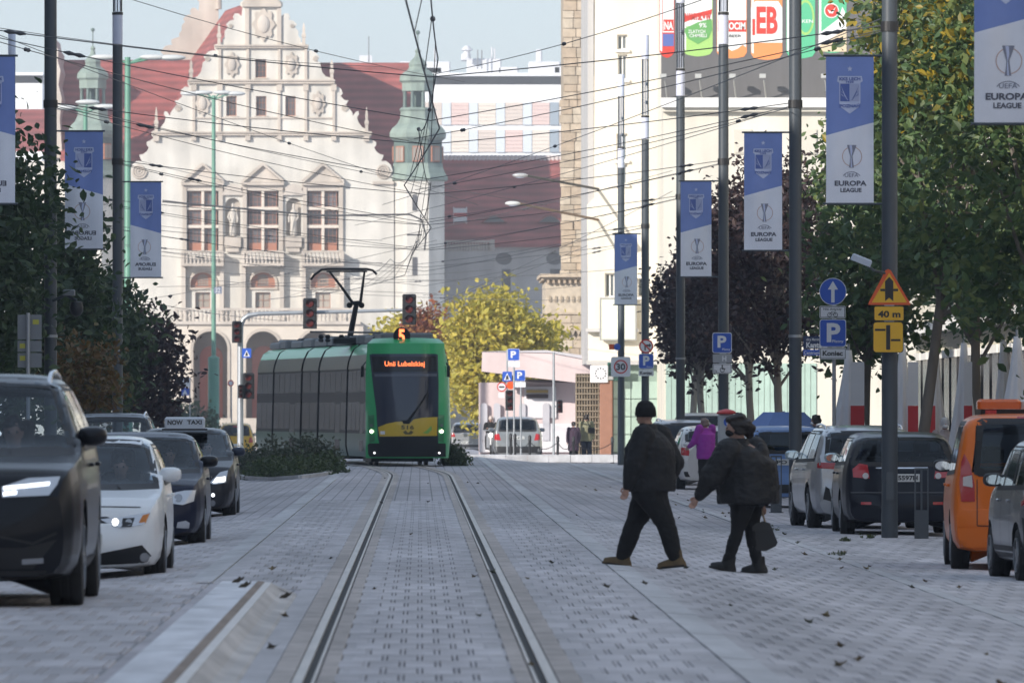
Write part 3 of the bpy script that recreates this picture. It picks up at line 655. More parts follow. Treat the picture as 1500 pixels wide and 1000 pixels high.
# ------------------------------------------------------------------ white office block behind
DO = 760.
def XO(p): return wx(p,DO)
def ZO(p): return wz(p,DO)
of = thing('office_block', 'white flat-roofed office block rising behind the red tiled wing', 'building', (XO(730),DO,-1))
WH = mat('white_cladding', (.78,.79,.80), .5); DK = mat('dark_clerestory', (.19,.19,.20), .3)
MB().box(XO(500),XO(960),DO+.25,DO+22,-1,ZO(124)).build('wall', WH, of); MB().box(XO(480),XO(980),DO+1,DO+21,ZO(124),ZO(112)).build('clerestory', DK, of)
MB().box(XO(500),XO(980),DO-1,DO+22,ZO(112),ZO(107.5)).build('roof_slab', WH, of)
pals = [(.74,.74,.75),(.62,.53,.47),(.66,.50,.46),(.70,.62,.54)]
PAN = [mat('office_panel_%d'%i, c, .55) for i, c in enumerate(pals)]
for r_, (y0,y1) in enumerate(((150,183),(190,223))):
    for k in range(-1,7):
        x0 = 608+k*39.5
        fr_ = MB().box(XO(x0),XO(x0+13),DO+.05,DO+.245,ZO(y1),ZO(y0)).build('window_panel', mat('office_glass', (.62,.66,.70), .08, spec=.8) if k != 5 else mat('office_glass_dark', (.30,.35,.40), .08), of)
        pm = PAN[1+(k+r_)%3]
        for s in range(6):
            h0 = y0+(y1-y0)*s/6; MB().box(XO(x0+13.6),XO(x0+39),DO+.1,DO+.24,ZO(h0+(y1-y0)/6-.35),ZO(h0)).build('slat', pm, of)
for x0,x1,y0,y1 in ((585,660,88,107),(684,735,84,107),(730,760,96,107),(775,822,88,107),(636,640,68,88),(720,722,66,84),(724,726,68,84),(676,690,76,86),(786,795,70,90),(812,826,95,107),(612,648,96,107)):
    MB().bev(XO(x0),XO(x1),DO+3,DO+6,ZO(y1),ZO(y0),.1).build('roof_plant', mat('roof_plant_grey', (.58,.58,.60), .5), of)
MB().lathe([(.3,0),(.3,.6),(.55,.7),(.2,1.1)], (XO(684),DO+2,ZO(84)), 10).build('roof_cowl', mat('roof_plant_grey'), of)
for x in (540,700,706): MB().tube([(XO(x),DO+2,ZO(100)),(XO(x),DO+2,ZO(52 if x == 540 else 72))], .05, 5).build('aerial', DK, of)
MB().box(XO(526),XO(545),DO+2,DO+4,ZO(92),ZO(80)).build('roof_plant', mat('roof_plant_grey'), of)
# modern white block at the far left, with a red roof below it
ml = thing('white_block', 'white modern block with dark roof strip seen past the street poles on the tree side', 'building', (wx(0,700),700,-1))
MB().box(wx(-90,700),wx(62,700),700,715,-1,wz(122,700)).build('wall', WH, ml); MB().box(wx(-80,700),wx(62,700),700.6,714,wz(122,700),wz(111,700)).build('clerestory', DK, ml); MB().box(wx(-92,700),wx(64,700),699,716,wz(111,700),wz(107,700)).build('roof_slab', WH, ml)
MB().add([tuple(W(-60,222,640)),tuple(W(86,222,640)),tuple(W(80,160,652)),tuple(W(-60,160,652))],[(0,1,2,3)]).build('low_roof', ROOF, ml)

for m_ in (CREAM, STONE, STONE2, GREY): weather(m_, [((.9,.9,.10),.84,1.05),((.35,.35,.35),.90,1.05)])
weather(PANE, [], .6); weather(PANEW, [], .35); weather(ROOF, [((.5,.5,.2),.82,1.1)])
# ------------------------------------------------------------------ stone castle tower on the right
DZ = 430.
def XZ(p): return wx(p,DZ)
def ZZ(p): return wz(p,DZ)
ca = thing('castle_tower', 'tall rough sandstone tower with corbelled lower block beside the cream house', 'building', (XZ(850),DZ,-1))
SAND = mat('sandstone_block', (.50,.40,.29), .9, var=.22, vscale=2.2, bump=.6, bscale=6); SANDD = mat('sandstone_joint', (.36,.29,.21), .95)
MB().box(XZ(826),XZ(905),DZ+.2,DZ+9,-1,ZZ(-120)).build('tower_core', SANDD, ca)
SV = [mat('sandstone_%d'%i, c, .9, var=.2, vscale=3, bump=.5, bscale=8) for i, c in enumerate(((.52,.42,.31),(.46,.36,.26),(.55,.46,.35),(.43,.35,.26)))]
y = -10.; nst = 0
while y < 402:
    h = random.choice((11,13,15)); x = 826-(4 if y > 145 else 0); x += 0
    first = True
    while x < 880:
        w_ = random.uniform(11,22); x1 = min(x+w_, 882); pr = random.uniform(.0,.09)
        MB().box(XZ(x)+(random.uniform(-.08,.05) if first else .015),XZ(x1)-.015,DZ-pr-.05,DZ+.35,ZZ(y+h)+.015,ZZ(y)-.015).build('stone', random.choice(SV), ca); x = x1; first = False; nst += 1
    y += h
LB = MB().box(XZ(798),XZ(905),DZ-2.2,DZ+9.2,-1,ZZ(412)).build('lower_block', SV[2], ca)
for x0, x1, y0, y1, p_ in ((790,906,402,407,.5),(793,906,407,411,.25),(796,906,458,461,.12)): MB().box(XZ(x0),XZ(x1),DZ-2.2-p_,DZ+9.3,ZZ(y1),ZZ(y0)).build('cornice', SV[0], LB)
for k in range(9): MB().box(XZ(800+k*8),XZ(803.5+k*8),DZ-2.45,DZ-2.2,ZZ(416),ZZ(411.2)).build('dentil', SV[1], LB)
for k in range(7): MB().prism(arch(XZ(803+k*8.5),XZ(806.5+k*8.5),ZZ(443),ZZ(434)), DZ-2.26, DZ-2.203).build('blind_niche', SANDD, LB)
for k in range(9): MB().prism([(XZ(818+k*8),ZZ(484)),(XZ(826+k*8),ZZ(484)),(XZ(822+k*8),ZZ(492))], DZ-2.5, DZ-2.203).build('machicolation', SV[3], LB)
y = 462.
while y < 600:
    x = 800.
    while x < 870:
        w_ = random.uniform(12,22); MB().box(XZ(x)+.015,XZ(x+w_)-.015,DZ-2.2-random.uniform(.03,.09),DZ-2.0,ZZ(y+12)+.015,ZZ(y)-.015).build('stone', random.choice(SV), LB); x += w_
    y += 12
b = MB().tube([W(866,0,DZ-.3),W(869,70,DZ-.3),W(866,120,DZ-.4)], .12, 6); b.build('gutter_head', SANDD, ca)
# ------------------------------------------------------------------ cream corner house with billboard
DC = 322.
def XC(p): return wx(p,DC)
def ZC(p): return wz(p,DC)
ch = thing('corner_house', 'cream rendered corner house with big dark beer billboard and green tiled shop floor', 'building', (XC(980),DC,-.1))
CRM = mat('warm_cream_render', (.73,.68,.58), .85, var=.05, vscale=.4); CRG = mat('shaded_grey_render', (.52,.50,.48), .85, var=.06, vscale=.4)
BAND = mat('white_band', (.78,.76,.72), .7)
DQ = 331.
def XQ(p): return wx(p,DQ)
def ZQ(p): return wz(p,DQ)
# recessed bay on the street corner
wl = [rect(XQ(904),XQ(919),ZQ(73),ZQ(51)), rect(XQ(905),XQ(919),ZQ(117),ZQ(80)), rect(XQ(903),XQ(919),ZQ(235),ZQ(196)), rect(XQ(904),XQ(919),ZQ(270),ZQ(240)), rect(XQ(886),XQ(901),ZQ(435),ZQ(400)),rect(XQ(934),XQ(950),ZQ(435),ZQ(400))]
MB().holed([(XQ(862),ZQ(532)),(XQ(975),ZQ(532)),(XQ(975),ZQ(-140)),(XQ(872),ZQ(-140)),(XQ(870),ZQ(290)),(XQ(860),ZQ(300))], wl, DQ, .3).build('street_wall', CRM, ch)
for i, h in enumerate(wl):
    x0, x1, z0, z1 = h[0][0], h[1][0], h[0][1], h[2][1]
    b = MB().holed(h, [rect(x0+.06,(x0+x1)/2-.03,z0+.06,z1-.06), rect((x0+x1)/2+.03,x1-.06,z0+.06,z1-.06)], DQ+.18, .06); f_ = b.build('window', BAND, ch)
    for a, c in ((x0+.06,(x0+x1)/2-.03),((x0+x1)/2+.03,x1-.06)): MB().box(a,c,DQ+.22,DQ+.235,z0+.06,z1-.06).build('pane', mat('shop_glass', (.16,.18,.19), .08, spec=.8), f_)
    MB().box(x0-.08,x1+.08,DQ-.12,DQ-.003,z0-.1,z0).build('sill', BAND, ch)
MB().box(XQ(874),XQ(974),DQ+.3,DQ+.5,ZQ(532),ZQ(-140)).build('back_lining', mat('dark_interior'), ch)
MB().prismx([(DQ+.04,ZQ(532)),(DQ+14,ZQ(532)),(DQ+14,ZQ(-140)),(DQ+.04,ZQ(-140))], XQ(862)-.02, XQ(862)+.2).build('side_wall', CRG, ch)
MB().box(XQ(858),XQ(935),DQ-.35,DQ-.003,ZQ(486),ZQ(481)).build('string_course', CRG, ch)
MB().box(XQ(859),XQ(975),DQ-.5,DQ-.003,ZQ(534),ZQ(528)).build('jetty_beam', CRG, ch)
for x in (927,): MB().prism([(XQ(920),ZQ(408)),(XQ(940),ZQ(408)),(XQ(938),ZQ(402)),(XQ(922),ZQ(402))], DQ-.3, DQ-.004).build('bracket_hood', CRM, ch)
# front block with the billboard
MB().box(XC(972),XC(1420),DC,DC+12,-.4,ZC(150)).build('front_wall', CRM, ch)
MB().box(XC(968),XC(1420),DC-.5,DC-.003,ZC(158),ZC(144)).build('cornice', BAND, ch); MB().box(XC(970),XC(1420),DC-.3,DC-.004,ZC(164),ZC(158.2)).build('cornice_moulding', CRM, ch)
MB().box(XC(972),XC(1420),DC+2,DC+12,ZC(150),ZC(-140)).build('upper_wall', CRM, ch)
for x0 in (1075,1170,1240):
    f_ = MB().box(XC(x0),XC(x0+26),DC-.06,DC-.003,ZC(226),ZC(190)).build('shuttered_window', mat('pale_shutter', (.62,.57,.48), .7), ch)
    MB().box(XC(x0+2),XC(x0+24),DC-.09,DC-.063,ZC(224),ZC(210)).build('shutter_leaf', mat('pale_shutter'), f_)
for k in range(26): MB().box(XC(975+k*8.5)+.01,XC(975+(k+1)*8.5)-.01,DC-.05,DC-.002,ZC(640),ZC(532)).build('wall_panel', mat('mint_tile', (.42,.55,.47), .4, var=.1, vscale=2), ch)
for r_ in range(4):
    for k in range(3): MB().box(XQ(898+k*26)+.015,XQ(898+(k+1)*26)-.015,DQ-.3,DQ-.05,ZQ(558+(r_+1)*26)+.015,ZQ(558+r_*26)-.015).build('wall_panel', mat('mint_tile'), ch)
MB().box(XQ(895),XQ(980),DQ-.05,DQ+.3,-.5,ZQ(534)).build('shop_wall', mat('mint_dark', (.25,.33,.28), .6), ch)
# sign things on the corner house
lb = thing('light_box', 'blank cream light box sign on the corner house wall', 'sign', tuple(W(905,497,DQ-.3)))
MB().bev(XQ(879),XQ(931),DQ-.38,DQ-.12,ZQ(497),ZQ(437),.03).build('panel', mat('cream_lightbox', (.72,.74,.62), .4), lb); MB().holed(rect(XQ(878),XQ(932),ZQ(498.5),ZQ(436)), [rect(XQ(880),XQ(930),ZQ(496.5),ZQ(438))], DQ-.4, .03).build('frame', mat('grey_frame', (.35,.35,.34), .5), lb)
MB().box(XQ(900),XQ(910),DQ-.12,DQ,ZQ(470),ZQ(460)).build('bracket', mat('grey_frame'), lb)
cs = thing('clock_sign', 'white projecting sign with dark dial marks under the jettied corner', 'sign', tuple(W(876,562,DQ-1)))
MB().bev(XQ(864),XQ(890),DQ-1.0,DQ-.7,ZQ(560),ZQ(535),.03).build('panel', mat('sign_white', (.72,.72,.74), .4), cs)
for k in range(12): 
    a = 2*math.pi*k/12; x, z = XQ(879)+.2*math.cos(a), ZQ(547)+.2*math.sin(a); MB().box(x-.02,x+.02,DQ-1.01,DQ-1.001,z-.03,z+.03).build('dial_mark', mat('sign_black', (.02,.02,.022), .5), cs)
MB().box(XQ(876),XQ(878),DQ-.7,DQ,ZQ(537),ZQ(535)).build('bracket', mat('grey_frame'), cs)
gs = thing('green_shop_sign', 'dark green framed shop sign behind the speed limit sign', 'sign', tuple(W(895,556,DQ-1)))
MB().holed(rect(XQ(889),XQ(906),ZQ(557),ZQ(531)), [rect(XQ(891),XQ(904),ZQ(542),ZQ(533)), rect(XQ(891),XQ(904),ZQ(555),ZQ(544))], DQ-.9, .06).build('frame', mat('dark_green_paint', (.03,.11,.08), .4), gs)
MB().box(XQ(889.5),XQ(905.5),DQ-.83,DQ-.8,ZQ(556.5),ZQ(531.5)).build('panel', mat('green_glass', (.05,.09,.08), .2), gs)
pe = thing('lattice_screen', 'brown lattice entrance screen under the corner house', 'screen', (XQ(860),DQ-.4,-.2))
MB().box(XQ(843),XQ(878),DQ-.1,DQ,-.3,ZQ(547)).build('backing', mat('brown_dark', (.10,.08,.06), .8), pe)
for k in range(9): MB().box(XQ(843.3+k*4),XQ(845+k*4),DQ-.2,DQ-.105,-.3,ZQ(547)).build('slat', mat('brown_lattice', (.26,.21,.15), .7, var=.2), pe)
for k in range(13): MB().box(XQ(843),XQ(878),DQ-.24,DQ-.201,ZQ(552+k*8.5),ZQ(550+k*8.5)).build('cross_slat', mat('brown_lattice'), pe)
pl = thing('brown_pillar', 'red-brown rendered pillar beside the lattice screen', 'pillar', (XQ(888),DQ-.6,-.2))
MB().bev(XQ(878),XQ(897),DQ-.9,DQ-.3,-.3,ZQ(556),.04).build('shaft', mat('red_brown_render', (.30,.15,.10), .8, var=.12), pl); MB().bev(XQ(877),XQ(898),DQ-.95,DQ-.25,ZQ(556),ZQ(551),.03).build('capital', mat('grey_frame'), pl)
# billboard, a printed sheet of tall cans
bbd = thing('beer_billboard', 'dark billboard printed with a row of coloured beer cans above the cornice', 'billboard', tuple(W(1130,144,DC+1.6)))
DB = DC+1.4
def XB(p): return wx(p,DB)
def ZB(p): return wz(p,DB)
MB().box(XB(969),XB(1292),DB,DB+.5,ZB(144),ZB(-150)).build('panel', mat('billboard_grey', (.12,.115,.115), .6, var=.1, vscale=1.5, stretch=(3,1,.2)), bbd)
bm = lambda n, c, **k: mat('print_'+n, c, .45, **k)
RED, WHT, GRN, ORG, BLU = bm('red',(.62,.05,.03)), bm('white',(.78,.77,.74)), bm('green',(.13,.36,.10)), bm('orange',(.80,.28,.09)), bm('blue',(.10,.14,.38))
LG, MINT, BEIG = bm('lime',(.35,.58,.16)), bm('mint',(.10,.48,.25)), bm('beige',(.68,.54,.36))
def P_(pts, layer, m, nm): return flat([(XB(x),ZB(y)) for x, y in pts], DB-.006*layer-.004, m, bbd, nm)
def can(x0, x1, base, body):
    cx = (x0+x1)/2
    c_ = P_([(x0,-150),(x1,-150),(x1,base-6),(x1-4,base)]+[(x1-4-(x1-x0-8)*k/8, base+3*math.sin(math.pi*k/8)) for k in range(1,8)]+[(x0+4,base),(x0,base-6)], 1, body, 'can_print')
    P_([(x0+.8,-150),(x0+4,-150),(x0+4,base-6),(x0+.8,base-8)], 1.6, bm('highlight',(.85,.84,.8)), 'can_highlight')
    return c_
can(966,988,82,RED); P_(rect(971,987,26,48),2,WHT,'can_band'); P_(rect(972,986.5,29,46),3,RED,'can_band'); text_part('NA',XB(973),XB(986),ZB(44),ZB(32),DB-.03,WHT,bbd,bold=True); P_(rect(971,987,50,68),2,BLU,'can_band'); P_(rect(971,987,-50,26),2.4,WHT,'can_band')
can(1001,1044,80,LG); P_([(1002,-40),(1043,-40),(1043,30),(1022,36),(1002,40)],2,WHT,'can_band'); P_([(1003,42),(1022,33),(1042,28),(1043,44),(1038,56),(1022,65),(1008,57),(1003,48)],3,GRN,'can_shield'); P_([(1001,25),(1043,14),(1042,21),(1022,25),(1003,33)],4,RED,'can_ribbon'); text_part('NAMYSŁÓW',XB(1003),XB(1041),ZB(30),ZB(17),DB-.04,RED,bbd,bold=True)
text_part('9%',XB(1024),XB(1035),ZB(41),ZB(34),DB-.032,WHT,bbd); text_part('ZLATYCH',XB(1008),XB(1033),ZB(49),ZB(44),DB-.032,WHT,bbd); text_part('CHMIELI',XB(1010),XB(1035),ZB(55),ZB(50),DB-.032,WHT,bbd)
can(1050,1094,83,ORG); P_([(1051,-40),(1093,-40),(1093,70),(1088,66),(1080,72),(1072,75),(1064,70),(1051,74)],2,WHT,'can_band'); P_(rect(1052,1093,30,47),3,RED,'can_band'); text_part('OKOCIM',XB(1053),XB(1092),ZB(44),ZB(33),DB-.034,WHT,bbd,bold=True); text_part('BEER',XB(1068),XB(1086),ZB(55),ZB(51),DB-.03,bm('black',(.03,.03,.03)),bbd)
can(1100,1146,85,ORG); P_([(1100,12),(1106,2),(1140,2),(1146,12),(1146,63),(1100,63)],2,WHT,'can_band'); text_part('EB',XB(1108),XB(1139),ZB(50),ZB(10),DB-.03,RED,bbd,bold=True); P_(rect(1102,1106,28,52),3,RED,'can_mark')
can(1152,1194,83,MINT); P_(circ(1180,26,13,20,rz=26),2,LG,'can_oval'); P_(circ(1180,26,10,20,rz=22),3,MINT,'can_oval'); text_part('KEN',XB(1175),XB(1191),ZB(34),ZB(29),DB-.03,WHT,bbd)
can(1199,1240,75,MINT); P_([(1199,50),(1228,28),(1234,10),(1240,24),(1240,42),(1199,68)],2,WHT,'can_swirl'); P_([(1199,68),(1240,42),(1240,76),(1199,76)],2.4,BEIG,'can_band'); P_(circ(1218,16,11,20),3,WHT,'can_badge'); P_(circ(1218,16,9.5,20),4,RED,'can_badge'); P_([(1212,14),(1218,18),(1224,11),(1220,20),(1215,20)],5,WHT,'badge_wing')
for x in (971,1022,1072,1116,1206):     # flood lamps on stalks below the sheet
    b = MB(); b.tube([W(x+6,143,DB-.1),W(x+3,118,DB-.9)], .03, 6); b.box(XB(x-5),XB(x+4),DB-1.1,DB-.8,ZB(116),ZB(110)); l_ = b.build('flood_lamp', mat('lamp_grey', (.45,.45,.43), .5), bbd)
# ------------------------------------------------------------------ facades along the right pavement, behind the trees
def row_house(name, label, X, d0, d1, hgt, m, shopm, seed):
    r = random.Random(seed); t = thing(name, label, 'building', (X,(d0+d1)/2,-.3))
    MB().box(X+.35,X+10,d0,d1,3.6,hgt).build('wall', m, t); MB().box(X+.5,X+10,d0+.01,d1-.01,-.3,3.6).build('ground_floor_wall', shopm, t)
    MB().box(X-.1,X+10,d0,d1,3.6,3.9).build('string_course', BAND, t); MB().box(X-.3,X+10,d0,d1,hgt,hgt+.5).build('cornice', BAND, t)
    y = d0+1.2
    while y < d1-2:
        z = 4.8
        while z+2 < hgt:
            f_ = MB().box(X+.27,X+.36,y,y+1.3,z,z+1.9).build('window', BAND, t)
            for q in (0,1): MB().box(X+.255,X+.269,y+.1+q*.58,y+.62+q*.58,z+.1,z+1.8).build('pane', mat('shop_glass'), f_)
            MB().box(X+.1,X+.347,y-.1,y+1.4,z-.12,z-.003).build('sill', BAND, t); z += 3.3
        s_ = MB().box(X+.38,X+.49,y-.4,y+1.7,.2,3.0).build('shop_window', mat('dark_shop', (.05,.05,.055), .15), t)
        MB().box(X+.33,X+.379,y-.5,y+1.8,2.95,3.15).build('transom', BAND, s_); y += 3.1
    return t
row_house('shop_house', 'pale green shop house behind the dark purple trees', 17.6, 236, 300, 15, mat('pale_green_render', (.50,.58,.48), .8, var=.05), mat('mint_shop', (.36,.48,.38), .6), 1)
row_house('shop_house', 'cream shop house behind the white folded parasols', 13.2, 150, 235.5, 16, mat('pale_cream_render', (.66,.62,.52), .8, var=.05), mat('cream_shop', (.66,.62,.50), .7), 2)
row_house('shop_house', 'grey shop house behind the leafy maples', 13.4, 92, 149.5, 15, mat('pale_grey_render', (.52,.50,.48), .8, var=.05), mat('grey_shop', (.34,.33,.32), .7), 3)
# tall blocks on the left street side: outside the frame, their shadow lies over the street
def slab_block(label, X, d0, d1, hgt):
    t = thing('street_block', label, 'building', (X,(d0+d1)/2,-.3)); MB().box(X-14,X-.3,d0,d1,-.3,hgt).build('wall', mat('block_render', (.36,.32,.28), .8, var=.06), t)
    z = 1.0
    while z+2 < hgt:
        MB().box(X-.3,X-.22,d0+.5,d1-.5,z,z+1.8).build('window_band', mat('far_window_glass'), t); MB().box(X-.3,X-.05,d0,d1,z+1.85,z+2.1).build('sill_band', BAND, t); z += 3.3
    MB().box(X-14.3,X,d0-.2,d1+.2,hgt,hgt+.6).build('parapet', BAND, t)
slab_block('long slab block along the tree side of the street', -18, -220, 120, 21)
row_house('shop_house', 'beige shop house at the near end of the parked row', 13.6, -220, 91.5, 17, mat('beige_render', (.50,.46,.40), .8, var=.05), mat('beige_shop', (.30,.29,.27), .7), 4)
slab_block('block closing the street behind', 14, -262, -221, 27)  # out-of-view block added behind the camera, only seen mirrored in the cars
slab_block('slab block past the far end of the long one', -18, 120.5, 252, 21)
slab_block('dark block beyond the crossing on the tree side', -25, 296, 470, 13)  # added out of frame so the tram side has something dark to reflect
# ------------------------------------------------------------------ pink pavilion beyond the crossing
DPV = 345.
def XV(p): return wx(p,DPV)
def ZV(p): return wz(p,DPV)
pv = thing('pavilion', 'pink and white roadside pavilion with slanting canopy fascia by the yellow tree', 'building', (XV(775),DPV,-.3))
PINK = mat('pale_pink_cladding', (.70,.57,.56), .6, var=.04); PW = mat('pavilion_white', (.74,.72,.74), .5)
MB().box(XV(703),XV(843),DPV+.4,DPV+7,-.4,ZV(560)).build('wall', PINK, pv)
MB().prism([(XV(706),ZV(516)),(XV(806),ZV(518)),(XV(864),ZV(529)),(XV(864),ZV(556)),(XV(848),ZV(561)),(XV(770),ZV(552)),(XV(705),ZV(544))], DPV-1.5, DPV-1.2).build('fascia', PINK, pv)
MB().prism([(XV(706),ZV(515)),(XV(806),ZV(517)),(XV(864),ZV(528)),(XV(862),ZV(522)),(XV(800),ZV(513))], DPV-1.4, DPV+7).build('roof_edge', mat('pavilion_grey', (.50,.49,.52), .6), pv)
MB().box(XV(738),XV(845),DPV-1.1,DPV+.38,ZV(560),ZV(556)).build('canopy_soffit', mat('dark_brown_trim', (.08,.06,.06), .6), pv)
MB().box(XV(768),XV(815),DPV+.3,DPV+.395,ZV(612),ZV(566)).build('poster_panel', PW, pv); MB().box(XV(702),XV(844),DPV+.25,DPV+.39,ZV(662),ZV(620)).build('base_panel', PW, pv)
for x in (709,728,765,800): MB().prism(arch(XV(x-5),XV(x+5),ZV(645),ZV(590)), DPV+.2, DPV+.249).build('window', mat('pavilion_pane', (.55,.54,.58), .2), pv)
MB().box(XV(771),XV(803),DPV+.22,DPV+.299,ZV(575),ZV(571)).build('sign_stripe', mat('gold_trim', (.45,.32,.10), .5), pv); MB().box(XV(771),XV(803),DPV+.22,DPV+.299,ZV(583),ZV(577)).build('sign_stripe', mat('dark_brown_trim'), pv)
MB().box(XV(850),XV(866),DPV-1,DPV+2,ZV(548),ZV(531)).build('red_end_block', mat('brick_red', (.42,.14,.10), .7), pv)

for m_ in (CRM, CRG, PINK, mat('pale_cream_render'), mat('mint_tile')): weather(m_, [((.8,.8,.12),.86,1.04)], .03)
# ------------------------------------------------------------------ trees and shrubs
BARK = mat('bark', (.14,.12,.10), .9, var=.3, vscale=6, stretch=(1,1,.2)); BARKP = mat('pale_bark', (.26,.23,.20), .9, var=.3, vscale=6, stretch=(1,1,.2))
LG_ = leaf_mat('maple_leaves', (.055,.10,.042), (.09,.155,.058), (.17,.21,.065)); LY = leaf_mat('yellow_leaves', (.10,.12,.02), (.30,.23,.03), (.42,.30,.03))
LP = leaf_mat('purple_leaves', (.028,.018,.022), (.052,.030,.034), (.085,.05,.042), .3); LD = leaf_mat('dark_street_leaves', (.032,.056,.028), (.05,.088,.038), (.085,.125,.045))
LYG = leaf_mat('yellow_green_leaves', (.36,.33,.05), (.56,.48,.08), (.72,.58,.10), .4); LRD = leaf_mat('russet_leaves', (.22,.06,.03), (.34,.10,.04), (.36,.20,.05), .4); LBR = leaf_mat('brown_leaves', (.10,.06,.02), (.18,.10,.03), (.12,.11,.03))
def leaves(name, m, parent, cl, per, spread, size, droop=.25, seed=0, world=True):
    r = np.random.default_rng(seed); n = len(cl)*per
    c = np.repeat(np.asarray(cl), per, 0); sp = np.repeat(np.asarray(spread), per, 0) if hasattr(spread,'__len__') else spread
    u = r.normal(0, 1, (n,3)); c = c+u*(sp[:,None] if hasattr(sp,'shape') else sp)
    nrm = r.normal(0,1,(n,3)); nrm[:,2] += .9; nrm /= np.linalg.norm(nrm,axis=1)[:,None]
    a = r.normal(0,1,(n,3)); a -= nrm*(a*nrm).sum(1)[:,None]; a /= np.linalg.norm(a,axis=1)[:,None]; bt = np.cross(nrm,a)
    s = size*r.uniform(.45,1.45,n)[:,None]
    # six-cornered pointed leaf folded along the midrib
    q = [(-1.,0.,0.),(-.25,.55,.16),(.35,.48,.14),(1.,0.,-.05),(.35,-.48,.14),(-.25,-.55,.16)]
    V = np.stack([c+a*s*k[0]+bt*s*k[1]+nrm*s*k[2] for k in q],1).reshape(-1,3)
    b = MB(); b.v = V.tolist(); i = np.arange(n)*6
    b.f = [f for k in i for f in ((k,k+1,k+2,k+3),(k,k+3,k+4,k+5))]
    return b.build(name, m, parent, fixn=False, world=world)
def tree(name, label, X, d, th, tr, crown, radii, n_cl, per, leaf, m, bark=BARK, seed=1, group=None, extra=None, lean=0., cz=None, spread=.30):
    g = gz(X,d); t = thing(name, label, 'tree', (X,d,g), group=group); r = np.random.default_rng(seed)
    cx, cy, czz = crown; rx, ry, rz = radii
    top = Vector((cx, cy, czz+rz*.55))
    b = MB(); p = [Vector((X,d,g-.1)), Vector((X+.03,d,g+th*.5)), Vector((X+(cx-X)*.25,d+(cy-d)*.25,g+th)), Vector((X+(cx-X)*.6,d+(cy-d)*.6,(g+th+czz)/2)), Vector((cx,cy,czz)), top]
    b.tube(p, [tr*1.35,tr,tr*.9,tr*.7,tr*.45,tr*.12], 10); b.build('trunk', bark, t, smooth=True)
    ax = np.array([list(v) for v in p])
    u = r.normal(0,1,(n_cl,3)); u /= np.linalg.norm(u,axis=1)[:,None]; rad = r.uniform(.35,1,n_cl)**.45
    lump = 1+.12*np.sin(3.1*u[:,0]+seed)+.10*np.sin(5.3*u[:,2]+2*seed)+.10*np.sin(4.7*u[:,1]+seed)
    cl = np.array([cx,cy,czz])+u*rad[:,None]*lump[:,None]*np.array([rx,ry,rz])
    lb = MB()
    for k in range(0, n_cl, max(1, n_cl//26)):
        e = Vector(cl[k]); s0 = p[2].lerp(p[4], r.uniform(0,1)); mid = s0.lerp(e,.5)+Vector((0,0,-.08*(e-s0).length)); lb.tube([s0,mid,e], [tr*.42,tr*.25,tr*.06], 5)
    lb.build('limb', bark, t, smooth=True)
    leaves('crown', m, t, cl, per, spread*np.array(r.uniform(.7,1.3,n_cl)), leaf, seed=seed)
    if extra:
        sel = cl[extra[1](cl)]
        if len(sel): leaves('yellow_foliage', extra[0], t, sel, extra[2], spread, leaf, seed=seed+50)  # yellow leaves laid over the upper crown only
    return t
# right pavement, maples then purple plums
tree('maple_tree', 'green maple with yellow turning sprays overhanging the orange van', 9.35, 128, 2.6, .13, (10.2,129,6.9), (2.8,3,4.6), 330, 52, .085, LG_, seed=3, extra=(LY, lambda c: (c[:,2] > 6.4) & (c[:,0] < 10.0), 20))
tree('maple_tree', 'green maple on the pavement behind the black hatchback', 9.1, 155, 2.5, .11, (9.95,156,6.8), (2.05,2.6,4.1), 250, 52, .09, LG_, seed=5, extra=(LY, lambda c: (c[:,2] > 7.2), 22))
tree('maple_tree', 'green maple between the parasols and the purple plum tree', 9.25, 178, 2.4, .10, (9.5,178,4.8), (1.5,2.,2.4), 150, 52, .09, LG_, seed=8)
tree('maple_tree', 'tall maple rising behind the yellow warning sign', 11.2, 172, 2.6, .11, (11.2,172,7.2), (2.2,2.2,4.0), 200, 46, .1, LG_, seed=12, extra=(LY, lambda c: c[:,2] > 8.0, 20))
tree('plum_tree', 'dark purple plum tree behind the blue car', 9.0, 214, 2.2, .11, (8.9,214,5.3), (1.75,2.,2.45), 200, 50, .085, LP, seed=15, bark=BARKP)
tree('plum_tree', 'dark purple plum tree behind the woman in black', 9.15, 236, 2.2, .11, (9.0,236,5.2), (1.5,1.8,2.2), 160, 50, .09, LP, seed=17, bark=BARKP)
tree('plum_tree', 'small dark purple plum tree behind the white parked cars', 8.75, 265, 2.2, .12, (8.6,265,4.7), (1.35,1.6,1.75), 130, 50, .095, LP, seed=19, bark=BARKP)
tree('plum_tree', 'pale-trunked purple plum tree next to the mint tiled shop front', 8.95, 281, 2.4, .12, (9.3,281,4.6), (1.2,1.5,1.5), 100, 50, .1, LP, seed=23, bark=BARKP)
# left pavement
tree('street_tree', 'dark green street tree behind the black car', -9.0, 150, 2., .12, (-8.55,150,3.8), (1.9,2.2,3.0), 270, 52, .085, LD, seed=31)
tree('street_tree', 'dark green street tree behind the mirrored banner', -8.6, 176, 2., .12, (-7.75,176,3.6), (1.4,2.,2.4), 180, 50, .09, LD, seed=33)
tree('street_tree', 'dark green street tree past the lamp column with the glass top', -8.6, 208, 2., .12, (-8.05,208,3.2), (1.25,1.8,2.0), 140, 48, .095, LD, seed=35)
tree('street_tree', 'small dark plum tree at the end of the left tree row', -7.7, 236, 1.0, .10, (-7.55,236,2.75), (.85,1.1,1.6), 90, 46, .095, LP, seed=37)
tree('street_tree', 'thin brown autumn shrub tree behind the black car mirror', -6.35, 165, .6, .035, (-6.4,165,2.2), (.75,.8,.75), 45, 30, .07, LBR, seed=39, spread=.2)
